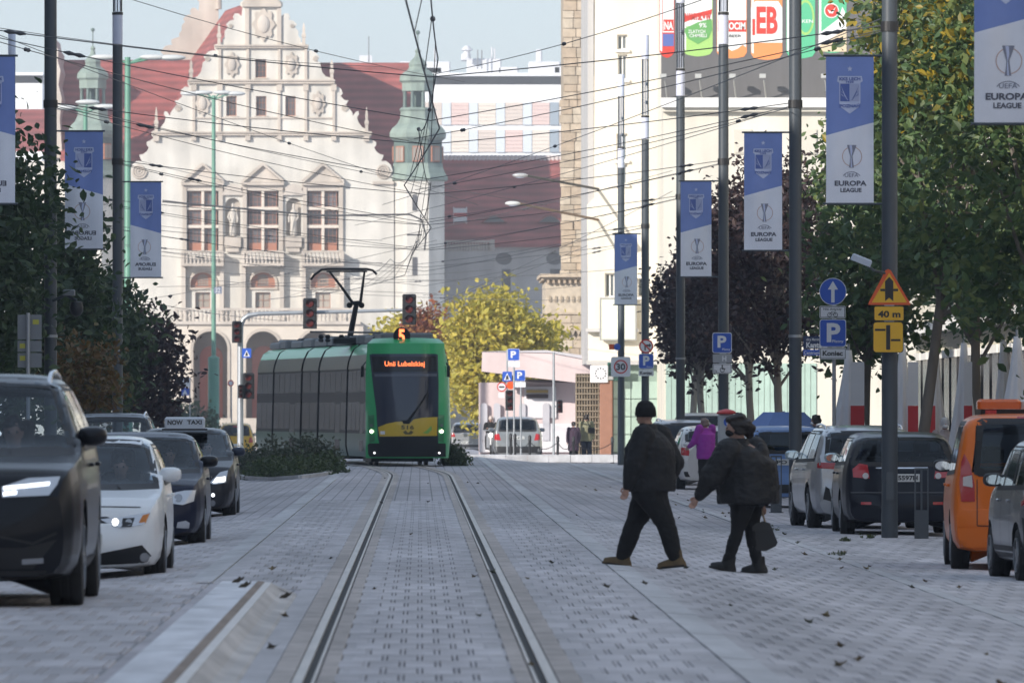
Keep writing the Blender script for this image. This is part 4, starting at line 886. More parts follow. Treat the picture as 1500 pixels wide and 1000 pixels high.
# beyond the crossing
tree('linden_tree', 'round yellow-green tree behind the pink pavilion', 3.8, 392, 2.2, .2, (3.85,392,4.05), (2.45,2.8,2.85), 300, 52, .14, LYG, seed=41, spread=.42)
tree('linden_tree', 'yellowing tree top showing over the tram roof', -1.0, 405, 2.2, .2, (-.9,405,4.0), (1.0,1.4,1.8), 60, 46, .14, LYG, seed=43, spread=.4)
tree('cherry_tree', 'russet red autumn tree between tram and yellow tree', .75, 400, 2., .18, (.35,400,4.2), (1.0,1.4,1.7), 110, 46, .13, LRD, seed=45, spread=.4)
# planted bed beside the tram
SHR = leaf_mat('bed_shrub_leaves', (.030,.045,.025), (.05,.07,.035), (.085,.09,.05)); SHG = leaf_mat('bed_cover_leaves', (.035,.06,.02), (.05,.085,.025), (.08,.11,.03))
k = 0
for px, py, d, rx, rz, m, lab in ((372,664,240,.75,.42,SHR,'low dark shrub at the tail end of the tram'),(405,655,232,.8,.62,SHR,'loose feathery shrub in front of the middle tram car'),(440,655,226,.75,.66,SHR,'tallest shrub of the bed beside the tram'),(468,666,221,.6,.5,SHR,'shrub next to the tram front corner'),(400,682,221,.8,.25,SHG,'bright ground cover along the bed edge nearest the taxi'),(445,686,216,.85,.22,SHG,'bright ground cover tip of the planted bed'),(480,684,219,.4,.22,SHG,'small ground cover tuft at the rail side of the bed'),(350,668,245,.6,.4,SHR,'dark shrub behind the taxi'),(666,676,246,.32,.30,SHG,'small grassy tuft at the right front corner of the tram')):
    X = wx(px,d); t = thing('bed_shrub', lab, 'shrub', (X,d,gz(X,d)), group='shrubs beside the tram'); r = np.random.default_rng(60+k); n = 60
    u = r.normal(0,1,(n,3)); u /= np.linalg.norm(u,axis=1)[:,None]; u[:,2] = np.abs(u[:,2]); cl_ = np.array([X,d,gz(X,d)+.05])+u*(r.uniform(.2,1,n)**.5)[:,None]*np.array([rx,rx*2.2,rz*1.5])
    b = MB()
    for q in range(0,n,5): b.tube([(X,d,gz(X,d)),Vector(cl_[q])], [.015,.005], 5)
    b.build('stem', BARK, t); leaves('foliage', m, t, cl_, 30, .12, .05, seed=70+k); k += 1
bedk = thing('bed_kerb', 'low pale kerb stones round the shrub bed', 'kerb', (-2.3,216,0))
KP = [W(351,690,223),W(395,697,212),W(440,698,210),(-2.75,210.5,0),(-2.4,212,0),(-2.25,220,0)]
for i in range(len(KP)-1):
    a, c = Vector(KP[i]), Vector(KP[i+1]); a.z = gz(a.x,a.y); c.z = gz(c.x,c.y); a.z += .05; c.z += .05
    MB().tube([a.lerp(c,.01),a.lerp(c,.99)], .06, 4).build('kerb_stone', STRIP, bedk)
# far hedge and low greenery before the college
for px, d, rx, rz, lab in ((285,470,1.2,.9,'clipped dark hedge before the college steps'),(262,480,1.0,1.2,'dark bush left of the green lamp mast')):
    X = wx(px,d); t = thing('hedge', lab, 'hedge', (X,d,-.6)); r = np.random.default_rng(int(px)); cl_ = np.array([X,d,.6])+r.uniform(-1,1,(70,3))*np.array([rx,1.2,rz*1.1]); leaves('foliage', LD, t, cl_, 30, .25, .1, seed=int(px))
    MB().box(X-rx*.9,X+rx*.9,d-.8,d+.8,-.7,.5).build('core', mat('hedge_core',(.02,.03,.015),.9), t)
# ------------------------------------------------------------------ poles, banners, signs
PG = mat('pole_paint', (.060,.072,.085), .42, var=.12, vscale=2, stretch=(1,1,.3)); PGR = mat('green_mast_paint', (.13,.29,.21), .5, var=.15, vscale=2); STEEL = mat('galvanised_steel', (.40,.42,.44), .42, metal=.6, var=.1)
DIF = mat('lamp_diffuser', (.62,.64,.76), .35); CLR = glass_mat('lamp_tube_glass', (.92,.94,1), .9); BLK = mat('black_plastic', (.018,.018,.02), .45)
POLES = {}
def pole(X, d, key, label, r=.115, diffuser=True):
    g = gz(X,d); t = thing('light_pole', label, 'pole', (X,d,g), group='grey street poles'); POLES[key] = t
    MB().lathe([(r*1.04,g-.05),(r*1.04,g+.35),(r,g+.4),(r*.96,9.65)], (X,d,0), 20).build('shaft', PG, t, smooth=True)
    MB().lathe([(r*1.12,0),(r*1.12,.14)], (X,d,7.0), 20).build('wire_collar', BLK, t); MB().lathe([(r*1.1,0),(r*1.1,.05)], (X,d,2.9), 20).build('clamp_band', STEEL, t)
    MB().box(X-.05,X+.05,d-r-.012,d-r+.01,g+.55,g+.95).build('service_hatch', mat('hatch_paint', (.075,.088,.1), .4), t)
    MB().lathe([(r*.98,9.66),(r*.98,10.3)], (X,d,0), 20).build('lower_diffuser', DIF, t, smooth=True)
    MB().lathe([(r*1.05,10.3),(r*1.05,10.36)], (X,d,0), 20).build('lamp_ring', BLK, t)
    tb_ = MB().lathe([(r*.92,10.37),(r*.92,12.03)], (X,d,0), 20).build('lamp_tube', CLR, t, smooth=True)
    b = MB()
    for k in range(3): a = k*2.1+.5; b.tube([(X+r*.6*math.cos(a),d+r*.6*math.sin(a),10.37),(X+r*.6*math.cos(a),d+r*.6*math.sin(a),12.03)], .014, 6)
    for z in (10.75,11.3): b.ball((X+.03,d-.03,z), .055, 10, 8)
    b.build('lamp_fitting', STEEL, tb_); MB().lathe([(r*.98,12.04),(r*.98,12.73),(r*.8,12.76)], (X,d,0), 20).build('upper_diffuser', DIF, t, smooth=True)
    return t
RD = (121.7,152.5,188.,219.,254.,284.); RX = (6.7,6.71,6.69,6.69,6.71,6.70)
for i, (lab) in enumerate(('grey street pole with the yellow triangle and diversion signs','grey street pole with the dark blue street name sign','grey street pole with parking and disabled bay signs','grey street pole behind the silver estate car with a banner','grey street pole with no-turn and parking end signs','grey street pole with the 30 speed limit sign')): pole(RX[i], RD[i], 'R%d'%i, lab)
pole(-6.60,152.5,'L1','grey street pole by the sign backs and camera'); pole(-6.66,188.,'L2','grey street pole beside the small mirrored banner with glass lamp top showing')
pole(-12.0,251.,'L3','grey street pole standing behind the leftmost banner and tree')
pole(-6.62,121.7,'L0','grey street pole carrying the banner that is cut by the frame edge')
pole(6.7,91.5,'RN','grey street pole carrying the large banner that hangs over the orange van')
NAVY, LAV = mat('banner_blue', (.21,.29,.62), .75, var=.05), mat('banner_white', (.80,.82,.90), .75, var=.04)
PRW = mat('banner_print_pale', (.55,.60,.80), .75); PRD = mat('banner_print_grey', (.10,.105,.14), .7); PRM = mat('banner_print_mid', (.24,.25,.32), .7); PRO = mat('banner_print_ring', (.55,.36,.32), .7); PRB = mat('banner_print_blue', (.10,.15,.42), .75)
def banner(u0, d, ztop, polex, mirror, label, wd=.68, tilt=0.):
    hh = wd*3.07; zb = ztop-hh; cx = u0+wd/2
    t = thing('street_banner', label, 'banner', (cx,d,zb), group='football banners on the poles'); y = d
    def Q(u, v): return (u0+wd*(1-u if mirror else u), zb+wd*v)
    ph = (d*7.3)%6.28
    def sway(x, z): u, v = (x-u0)/wd, (z-zb)/hh; e = 4*v*(1-v); return e*(.022*math.sin(5*v+3*u+ph)+.012*math.sin(11*u+ph)+.008*math.sin(9*v-6*u+ph))
    def sheet(loop, m, nm, off):
        v, f = grid_poly(loop, .06); b = MB(); b.add([(p.x,y-off+sway(p.x,p.y),p.y) for p in v], f); return b.build(nm, m, t, smooth=2)
    def pr(pts, m, nm, layer): return sheet([Q(*p) for p in pts], m, nm, .003*layer)
    def tx(*a, **k):
        o = text_part(*a, **k); L0 = wloc(t)
        for v in o.data.vertices: v.co.y += sway(v.co.x+L0.x, v.co.z+L0.z)
    # cloth with a slight swell
    sheet([Q(0,1.416),Q(1,1.69),Q(1,3.07),Q(0,3.07)], NAVY, 'blue_cloth', 0.); sheet([Q(0,0),Q(1,0),Q(1,1.69),Q(0,1.416)], LAV, 'white_cloth', 0.)
    s_ = []
    for k in range(10): a = math.pi/2+k*math.pi/5; q = .065 if k%2 == 0 else .027; s_.append((.5+q*math.cos(a), 2.81+q*math.sin(a)))
    pr(s_, PRW, 'star_print', 1)
    pr([(.25,2.66),(.75,2.66),(.77,2.55),(.72,2.52),(.72,2.10),(.70,2.02),(.5,1.87),(.30,2.02),(.28,2.10),(.28,2.52),(.23,2.55)], PRW, 'crest_print', 1)
    pr([(.30,2.50),(.495,2.50),(.495,2.13),(.30,2.13)], PRB, 'crest_field', 2); pr([(.505,2.50),(.70,2.50),(.70,2.13),(.505,2.13)], mat('banner_crest_grey',(.42,.46,.66),.75), 'crest_field', 2)
    for sg in (-1,1):
        m_ = PRW if sg < 0 else PRB
        for k in range(4): pr([(.5+sg*(.03+.02*k),2.16+.03*k),(.5+sg*(.05+.02*k),2.16+.03*k),(.5+sg*(.19),2.30+.055*k),(.5+sg*(.17),2.26+.055*k)], m_, 'wing_feather', 3)
    for txt, a, b_, c, e in (('KKS LECH',.28,.72,2.565,2.635),('1922',.42,.58,2.515,2.555),('POZNAŃ',.29,.71,2.0,2.09)):
        xa, xb = sorted((Q(a,0)[0],Q(b_,0)[0])); tx(txt, xa, xb, Q(0,c)[1], Q(0,e)[1], y-.012, PRB, t, mirror=mirror, bold=True)
    rin = [(.546+.21*math.cos(k*math.pi/16), .973+.21*math.sin(k*math.pi/16)) for k in range(32)]; rin2 = [(.546+.196*math.cos(k*math.pi/16), .973+.196*math.sin(k*math.pi/16)) for k in range(32)]
    rb = MB(); rv = [Q(*p) for p in rin]+[Q(*p) for p in rin2]; rb.add([(a,y-.004+sway(a,c),c) for a,c in rv],[(k,(k+1)%32,32+(k+1)%32,32+k) for k in range(32)]); rb.build('ring_print', PRO, t)
    pr([(.44,1.215),(.64,1.215),(.60,1.1),(.555,.98),(.57,.85),(.585,.74),(.48,.74),(.50,.85),(.51,.97),(.475,1.09)], PRM, 'trophy_print', 2)
    pr([(.49,1.21),(.545,1.21),(.555,1.08),(.53,.97),(.54,.86),(.55,.745),(.52,.745),(.515,.87),(.52,.98),(.51,1.09)], PRW, 'trophy_highlight', 3)
    xa, xb = sorted((Q(.39,0)[0],Q(.68,0)[0])); tx('UEFA', xa, xb, Q(0,.54)[1], Q(0,.62)[1], y-.006, PRM, t, mirror=mirror)
    ar = [(.535+.24*math.cos(math.radians(a)), .42+.24*math.sin(math.radians(a))) for a in range(40,141,10)]; ar2 = [(.535+.225*math.cos(math.radians(a)), .42+.225*math.sin(math.radians(a))) for a in range(140,39,-10)]; pr(ar+ar2, PRM, 'arc_print', 1)
    xa, xb = sorted((Q(.18,0)[0],Q(.85,0)[0])); tx('EUROPA', xa, xb, Q(0,.358)[1], Q(0,.468)[1], y-.006, PRD, t, mirror=mirror, bold=True)
    xa, xb = sorted((Q(.30,0)[0],Q(.745,0)[0])); tx('LEAGUE', xa, xb, Q(0,.225)[1], Q(0,.315)[1], y-.006, PRD, t, mirror=mirror, bold=True)
    e0, e1 = (u0-.04, polex) if polex > u0 else (polex, u0+wd+.04)
    for z in (ztop+.012, zb-.012): MB().tube([(e0,y+.002,z),(e1,y+.002,z)], .016, 8).build('banner_rod', PG, t)
    return t
banner(wx(1210,121.7),121.7,wz(83,121.7),6.6,False,'football banner hanging beside the pole with the yellow triangle sign')
banner(wx(1090,152.5),152.5,wz(195,152.5),6.6,False,'football banner hanging in front of the cream house wall above the blue car')
banner(wx(997,188),188,wz(266,188),6.58,False,'football banner hanging above the man in the black beanie')
banner(wx(900,254),254,wz(343,254),6.58,False,'small far football banner above the 30 speed limit sign')
banner(wx(1427,91.5),91.5,wz(180,91.5)+.68*3.07,6.6,False,'large football banner over the orange van roof, cut by the frame')
banner(wx(95,152.5),152.5,wz(193,152.5),-6.5,True,'football banner with mirrored lettering in front of the dark street trees')
banner(wx(191,188),188,wz(267,188),-6.55,True,'smaller mirrored football banner in front of the college wall')
banner(wx(22,121.7)-.68,121.7,wz(83,121.7),-6.5,True,'mirrored football banner cut by the frame edge above the black car')
# --- traffic signs
SB, SW, SK, SR, SY = mat('sign_blue',(.03,.10,.48),.4), mat('sign_white'), mat('sign_black'), mat('sign_red',(.55,.03,.025),.4), mat('sign_yellow',(.75,.42,.02),.4)
SO = mat('sign_orange_red',(.70,.10,.02),.4); SBACK = mat('sign_back_grey',(.20,.21,.22),.5,metal=.3)
class Sign:
    def __init__(s, name, label, d, px, py, post=None, base=None, group=None):
        s.d = d; s.t = thing(name, label, 'sign', (wx(px,d), d, base if base is not None else wz(py,d)), group=group); s.y = d
        if post: MB().tube([(wx(post[0],d),d+.05,post[1] if len(post) > 2 else gz(wx(post[0],d),d)),(wx(post[0],d),d+.05,wz(post[-1],d))], .032, 10).build('post', STEEL, s.t, smooth=True)
    def x(s, p): return wx(p,s.d)
    def z(s, p): return wz(p,s.d)
    def poly(s, pts, lay, m, nm='sign_face', th=.003): return MB().prism([(s.x(a),s.z(b)) for a, b in pts], s.y-.0035*lay-th, s.y-.0035*lay).build(nm, m, s.t)
    def r(s, x0, x1, y0, y1, lay, m, nm='sign_face'): return s.poly(rrect(x0,x1,y0,y1,min(x1-x0,y1-y0)*.1), lay, m, nm)
    def c(s, cx, cy, r, lay, m, nm='sign_face'): return s.poly(circ(cx,cy,r,28), lay, m, nm)
    def ring(s, cx, cy, r0, r1, lay, m): return MB().holed([(s.x(a),s.z(b)) for a,b in circ(cx,cy,r0,28)], [[(s.x(a),s.z(b)) for a,b in circ(cx,cy,r1,28)]], s.y-.0035*lay-.003, .003).build('sign_border', m, s.t)
    def frame(s, x0, x1, y0, y1, wd, lay, m): return MB().holed([(s.x(a),s.z(b)) for a,b in rect(x0,x1,y0,y1)], [[(s.x(a),s.z(b)) for a,b in rect(x0+wd,x1-wd,y0+wd,y1-wd)]], s.y-.0035*lay-.003, .003).build('sign_border', m, s.t)
    def text(s, tx, x0, x1, y0, y1, lay, m, bold=False): return text_part(tx, s.x(x0), s.x(x1), s.z(y1), s.z(y0), s.y-.0035*lay-.004, m, s.t, bold=bold)
# one-way arrow, bicycle plate, parking, Koniec
s = Sign('road_sign', 'blue one-way arrow above bicycle, parking and end plates on a thin post', 139, 1221, 640, post=(1222,412), base=gz(6.8,139))
s.c(1220,427,20,0,SBACK,'sign_back'); s.c(1220,427,20,1,SW); s.c(1220,427,19,2,SB)
s.poly([(1217.5,443),(1222.5,443),(1222.5,424),(1227.5,424),(1220,411.5),(1212.5,424),(1217.5,424)],3,SW,'arrow')
s.r(1200.5,1238.5,448,466,1,SW); s.frame(1201.5,1237.5,449,465,.7,2,SK); s.text('Nie dotyczy',1206,1233,451,455,2,SK)
for cx in (1215,1224): s.ring(cx,461,3.2,2.5,3,SK)
for a, b_ in (((1215,461),(1218,456.5)),((1218,456.5),(1223,457)),((1223,457),(1224,461)),((1218,456.5),(1220,461)),((1220,461),(1223,457)),((1222,455.5),(1225,455.5))):
    s.poly([(a[0]-.3,a[1]),(a[0]+.3,a[1]+.4),(b_[0]+.3,b_[1]+.4),(b_[0]-.3,b_[1])],3,SK,'bicycle_frame')
s.r(1200.5,1239.5,467.5,508,1,SW); s.r(1201.5,1238.5,468.5,507,2,SB); s.text('P',1211,1231,473,501,3,SW,True); s.text('Płatny',1219,1235.5,497.5,503,4,SW)
s.r(1200.5,1239.5,509,526,1,SW); s.frame(1201.5,1238.5,510,525,.7,2,SK); s.text('Koniec',1205,1234.5,513.5,521,2,SK,True)
# yellow warning group on the near pole
s = Sign('road_sign', 'yellow triangle over 40 m and diversion plates on the thick street pole', 121.45, 1302, 515)
s.poly([(1271.5,446.5),(1334,446.5),(1332,442),(1305,396),(1301,394),(1297,396),(1273,442)],0,SO); s.poly([(1277,443),(1328.5,443),(1302.5,399.5)],1,SY)
s.poly([(1296.5,441),(1296.5,412),(1302.5,405.5),(1308.5,412),(1308.5,441),(1302.5,436)],2,SK,'arrow'); s.r(1289.5,1296.4,423,426.5,2,SK,'arrow_arm'); s.r(1308.6,1315.5,423,426.5,2,SK,'arrow_arm')
s.r(1280,1324.5,448,470,0,SK); s.r(1281,1323.5,449,469,1,SY); s.text('40 m',1286,1319,455,465,2,SK,True)
s.r(1278.5,1323.5,471,516.5,0,SK); s.r(1279.5,1322.5,472,515.5,1,SY); s.r(1298,1304,476,512,2,SK,'diagram_bar'); s.r(1281.5,1297,481.5,484.5,2,SK,'diagram_bar'); s.r(1305,1319,496.5,499.5,2,SK,'diagram_bar')
MB().box(s.x(1296),s.x(1310),s.y,s.y+.14,s.z(508),s.z(425)).build('bracket', STEEL, s.t)
# street name sign
s = Sign('street_name_sign', 'dark blue street name plate fixed to the pole above the silver car', 152.3, 1189, 521)
s.r(1176.5,1212,492,511,0,mat('sign_navy',(.015,.03,.09),.4)); s.text('ulica Marcin',1181,1200,495,499,2,SW); s.text('Kantaka',1181,1212,501,509.5,2,SW,True); s.r(1176.5,1212,512,520.5,0,SB); s.text('Centrum',1177.5,1200,514,519,2,SW)
# parking + disabled on third pole
s = Sign('road_sign', 'blue parking sign over a disabled bay plate on the pole beside the meter', 187.8, 1058, 548)
s.r(1043.5,1072,487,517,0,SW); s.r(1044.5,1071,488,516,1,SB); s.text('P',1051,1064,491.5,509,2,SW,True); s.text('Płatny',1058,1069.5,510,514,2,SW); s.r(1044,1072,518.5,531,0,mat('plate_grey',(.34,.35,.37),.4)); s.text('H',1058,1064,521,529,2,SW,True)
s.r(1044,1072,532.5,547,0,SW); s.frame(1045,1071,533.5,546,.5,1,SK); s.text('1x',1047,1050.5,541,545,1,SK); s.c(1058,535.5,1.2,1,SK,'wheelchair_mark'); s.ring(1058,541.5,3.6,2.7,1,SK); s.r(1057.4,1058.6,537,541,2,SK,'wheelchair_mark'); s.r(1058.7,1062.5,539.5,540.7,2,SK,'wheelchair_mark')
MB().box(s.x(1054),s.x(1064),s.y,s.y+.09,s.z(545),s.z(492)).build('bracket', STEEL, s.t)
# no turn, parking end on pole 5
s = Sign('road_sign', 'round no-turn sign over blue parking and end plates on a far pole', 253.8, 946, 550)
s.c(946.5,507,10.5,0,SR); s.c(946.5,507,8.3,1,SW); s.poly([(944,513),(946,513),(946,507),(951,507),(951,509),(954,505.5),(951,502.5),(951,504.5),(944,504.5)],2,SK,'arrow'); s.poly([(939.5,501),(941,499.5),(953.5,512.5),(952,514)],3,SR,'slash')
s.r(935.5,957.5,518,540,0,SW); s.r(936.3,956.7,518.8,539.2,1,SB); s.text('P',942,951.5,521,535,2,SW,True); s.r(935.5,957.5,541,550.5,0,SW); s.text('Koniec',937.5,955.5,543.5,548.5,1,SK,True)
s.text('Płatny',947,955.5,536,538.5,2,SW); MB().box(s.x(943),s.x(950),s.y,s.y+.1,s.z(548),s.z(500)).build('bracket', STEEL, s.t)
# 30 zone on pole 6
s = Sign('road_sign', 'white square plate with red ringed 30 speed limit on the farthest pole', 283.8, 909, 551)
s.r(895,923.5,522.5,551.5,0,SW); s.ring(909.3,537,10.2,8.2,1,SR); s.text('30',902.5,916,532,542,1,SK,True); MB().box(s.x(906),s.x(913),s.y,s.y+.1,s.z(548),s.z(526)).build('bracket', STEEL, s.t)
s = Sign('road_sign', 'small blue round sign half behind the farthest pole', 283.6, 904, 512); s.c(904,508,5,0,SB); s.r(892,900,504,512,0,SO); MB().box(s.x(899),s.x(905),s.y,s.y+.1,s.z(509),s.z(507)).build('bracket', STEEL, s.t)
# cluster at the crossing
s = Sign('road_sign', 'tall post with blue parking sign and pale plate at the crossing by the pavilion', 305, 752, 662, post=(753,512), base=gz(3.2,305))
s.r(743.5,761,510.5,528,0,SW); s.r(744,760.5,511,527.5,1,SB); s.text('P',748,756,514,524,2,SW,True); s.r(744,761.5,529,537.5,0,SW)
s = Sign('road_sign', 'second lower parking sign behind the tall parking post at the crossing', 309, 762, 662, post=(763,545), base=gz(3.2,309))
s.r(753.5,769.5,541.5,558,0,SW); s.r(754,769,542,557.5,1,SB); s.text('P',757.5,765,544.5,554.5,2,SW,True); s.r(754,770,559,567,0,SW)
s = Sign('road_sign', 'pedestrian crossing, no-turn and orange signs clustered by the far traffic light', 307, 742, 662, post=(743,512), base=gz(3.1,307))
s.r(736,750,544,558.5,0,SB); s.poly([(738,556.5),(748,556.5),(743,546)],1,SW); s.poly([(742,549.5),(744,549.5),(745.5,555.5),(740.5,555.5)],2,SK,'walker_mark')
s.c(735,566.5,7,0,SR); s.c(735,566.5,5.4,1,SW); s.r(731,739,565.3,567.7,2,SK,'arrow'); s.r(730,739,575,582.5,0,SW); s.c(748,564,6,0,SO)
s = Sign('road_sign', 'blue crossing sign on the gantry signal post', 284.5, 361, 524); s.r(354.5,368,510,524,0,SB); s.poly([(356.5,522),(366,522),(361.3,512.5)],1,SW); s.poly([(360.6,515.5),(362,515.5),(363.5,521),(359,521)],2,SK,'walker_mark'); MB().box(s.x(356),s.x(362),s.y,s.y+.5,s.z(518),s.z(516)).build('bracket', STEEL, s.t)
s = Sign('road_sign', 'white board and blue crossing sign before the dark bushes', 400, 270, 612, post=(278,553), base=gz(-11,400)); s.r(263,278,553,567,0,SW); s.r(265,277,567.5,579,0,SB); s.poly([(267,577.5),(275,577.5),(271,570)],1,SW)
s = Sign('road_sign', 'far round red bordered sign near the college steps', 430, 338, 612, post=(339,556), base=gz(-9,430)); s.c(338,561,4.5,0,SR); s.c(338,561,3,1,SW)
# sign backs on the left
t = thing('sign_back', 'stack of grey sign backs with yellow stickers on a post beside the left pole', 'sign', (wx(42,128),128,gz(-5.9,128)))
MB().tube([(wx(41.5,128),127.95,gz(-5.9,128)),(wx(41.5,128),127.95,wz(458,128))], .03, 10).build('post', STEEL, t, smooth=True)
for y0, y1 in ((461,497),(499,515),(517,538)): 
    q = MB().bev(wx(25.5,128),wx(61,128),128,128.02,wz(y1,128),wz(y0,128),.004).build('sign_plate', SBACK, t)
    MB().box(wx(29 if y0 > 470 else 48,128),wx(37 if y0 > 470 else 57,128),127.994,127.999,wz(y0+14 if y0 < 470 else y0+11,128),wz(y0+7 if y0 < 470 else y0+4,128)).build('sticker', mat('sticker_yellow',(.45,.42,.05),.5), q)
# cameras
for nm, lab, d, px, py, dx in (('security_camera','white tube security camera on an arm above the yellow triangle',121.2,1262,381,1),):
    t = thing(nm, lab, 'camera', tuple(W(px,py,d)))
    M = Matrix.Translation(W(px,py,d)) @ Matrix.Rotation(math.radians(22),4,'Y'); b = MB().bev(-.15,.15,-.06,.06,-.05,.05,.02); b.xform(M); b.build('housing', mat('camera_white',(.45,.50,.58),.4), t)
    MB().tube([W(px+4,py+4,d),W(px+18,py+15,d),W(1296,400,d+.2)], .018, 8).build('arm', PG, t)
t = thing('security_camera', 'dome camera hanging from a bracket on the left pole', 'camera', tuple(W(110,456,152)))
b = MB().lathe([(.02,.13),(.10,.12),(.12,.02),(.115,-.05),(.08,-.11),(.02,-.14)], tuple(W(112,452,152)), 14); b.build('dome', BLK, t, smooth=True); MB().tube([W(78,440,152.3),W(96,432,152.1),W(112,440,152)], .03, 8).build('arm', PG, t); MB().bev(wx(92,152),wx(110,152),151.9,152.1,wz(433,152),wz(424,152),.02).build('housing', SBACK, t)
# traffic light gantry
DG = 285.
g = thing('signal_gantry', 'grey traffic light gantry reaching over the tram with a curved arm', 'gantry', (wx(352,DG),DG,gz(-6,DG)))
MB().tube([(wx(352,DG),DG,gz(-6,DG)),W(352,490,DG),W(353,476,DG),W(357,467,DG),W(364,462,DG),W(380,459.5,DG),W(600,454,DG)], [.11,.10,.09,.08,.08,.07,.05], 12).build('arm', STEEL, g, smooth=True)
def signal(label, px, py, d, h_px, name='traffic_light', lit=None, mount=None, back=False):
    t = thing(name, label, 'traffic light', tuple(W(px,py+h_px/2,d)), group='traffic lights'); w_ = h_px*.45
    MB().bev(wx(px-w_/2,d),wx(px+w_/2,d),d-.12,d+.12,wz(py+h_px/2,d),wz(py-h_px/2,d),.04).build('housing', BLK, t)
    for k in range(3):
        c = W(px,py-h_px/2+h_px*(.18+.32*k),d-.12); rr = h_px*.125*d/F
        lens = MB().lathe([(rr,-.02),(rr*.9,-.035),(.01,-.045)], tuple(c), 16, axis='y').build('lens', mat('dark_red_lens',(.10,.02,.018),.3) if not (lit == k) else mat('red_lens_lit',(.5,.05,.03),.3,emit=(1,.1,.04),estr=2), t)
        b = MB(); v = []
        for q in range(11):
            a = math.pi*q/10; v += [(c[0]+rr*1.12*math.cos(a),c[1]-.005,c[2]+rr*1.12*math.sin(a)),(c[0]+rr*1.12*math.cos(a),c[1]-.16,c[2]+rr*1.12*math.sin(a)*.96)]
        b.add(v, [(2*q,2*q+1,2*q+3,2*q+2) for q in range(10)]); b.build('visor', BLK, t, fixn=False)
    if mount: MB().tube([W(px,py,d+.1),mount], .03, 6).build('bracket', STEEL, t)
    return t
signal('traffic light head hung from the gantry before the college balcony', 454, 459, DG-.3, 45)
signal('traffic light head at the end of the gantry arm over the tram', 599.5, 453, DG-.3, 45)
signal('low traffic light on the gantry post behind the tram tail', 364, 565, DG-.3, 38, mount=W(352,565,DG)); signal('small signal box at the side of the gantry post', 353, 573, DG-.5, 20, mount=W(352,573,DG))
signal('traffic light seen edge-on at the top of the gantry post', 347, 486, DG-.2, 32, mount=W(352,486,DG)); signal('traffic light beneath the clustered crossing signs', 747, 586, 306.6, 30, mount=W(743,586,307)); signal('pedestrian signal on the thin post before the pavilion', 820, 595, 300, 19, mount=W(812,595,300.3))
signal('small traffic light before the dark bush near the taxi roof', 245, 582, 300, 24, mount=W(249,582,300.2))
t = thing('signal_post', 'thin grey post standing before the pink pavilion', 'post', (wx(811,300.3),300.3,gz(4.7,300))); MB().tube([(wx(811,300.3),300.3,gz(4.7,300)),W(811,516,300.3)], .045, 10).build('shaft', STEEL, t, smooth=True); MB().lathe([(.07,0),(.07,.25)], (wx(811,300.3),300.3,gz(4.7,300)), 10).build('foot', STEEL, t)
t = thing('signal_post', 'thin pale post holding the small traffic light near the taxi', 'post', (wx(249,300.2),300.2,gz(-8,300))); MB().tube([(wx(249,300.2),300.2,gz(-8,300)),W(249,575,300.2)], .05, 8).build('shaft', mat('pale_post',(.5,.5,.48),.6), t); MB().lathe([(.08,0),(.08,.3)], (wx(249,300.2),300.2,gz(-8,300)), 10).build('foot', STEEL, t)
# green masts with lamps
def mast(px, d, ytop, r0, r1, label, arms):
    X = wx(px,d); t = thing('lamp_mast', label, 'mast', (X,d,gz(X,d))); z0 = gz(X,d); zt = wz(ytop,d)
    MB().tube([(X,d,z0),(X,d,z0+(zt-z0)*.27),(X,d,z0+(zt-z0)*.275),(X,d,zt)], [r0,r0,r1,r1*.8], 14).build('shaft', PGR, t, smooth=True)
    for dx, dz in arms:
        e = Vector((X+dx,d,zt+dz)); a_ = MB().tube([(X,d,zt-.25),(X+dx*.5,d,zt+dz*.6-.05),e], .045, 8).build('lamp_arm', PGR, t)
        b = MB(); b.ball((e.x,e.y,e.z), .55, 12, 8, zr=.12, yr=.2); b.build('lamp_head', mat('lamp_pale',(.55,.56,.55),.4), a_, smooth=True)
    return t
mast(187,330,84,.20,.14,'green mast with double lamp arms half hidden behind the glass-topped street pole',((1.0,.0),(1.7,-.02),(-.9,.0)))
mast(313,480,140,.32,.13,'green lamp mast with four arms standing before the college gable',((-1.3,.1),(1.25,.1),(-.6,.16),(.5,.16)))
mast(125,380,158,.16,.12,'far green lamp mast behind the mirrored banner',((-.9,.0),(.9,.05),(.1,.25)))
t = thing('mast_number', 'small blue-grey number plate on the green lamp mast', 'plate', tuple(W(319,430,479.6))); MB().box(wx(313.5,479.6),wx(325,479.6),479.55,479.6,wz(430,479.6),wz(420,479.6)).build('plate', mat('plate_slate',(.16,.19,.27),.5), t); text_part('32',wx(315.5,479.6),wx(323,479.6),wz(428.5,479.6),wz(421.5,479.6),479.53,SW,t); MB().box(wx(312.5,479.6),wx(314,479.6),479.56,480,wz(426,479.6),wz(424,479.6)).build('bracket',STEEL,t)
# luminaires on long arms reaching from the corner house
for (x0,y0,x1,y1,c,lab) in ((762,257,872,277,(.42,.42,.42),'grey street luminaire on the upper long arm from the corner house'),(751,298,872,322,(.62,.62,.60),'white street luminaire on the lower rusty arm from the corner house')):
    d = 326.; t = thing('wall_lamp', lab, 'lamp', tuple(W(x1,y1,d))); MB().tube([W(x0+8,y0,d),W(x1+4,y1,d+5)], .05, 8).build('arm', mat('rusty_arm',(.20,.14,.10),.6) if y0 > 280 else BLK, t)
    b = MB(); e = W(x0,y0,d); b.ball(tuple(e), .30, 14, 8, zr=.09, yr=.14); b.build('lamp_head', mat('luminaire_%d'%y0, c, .35), t, smooth=True)
    MB().ball((e.x,e.y,e.z-.05), .19, 12, 6, zr=.06, yr=.10).build('lamp_glass', DIF, t, smooth=True)
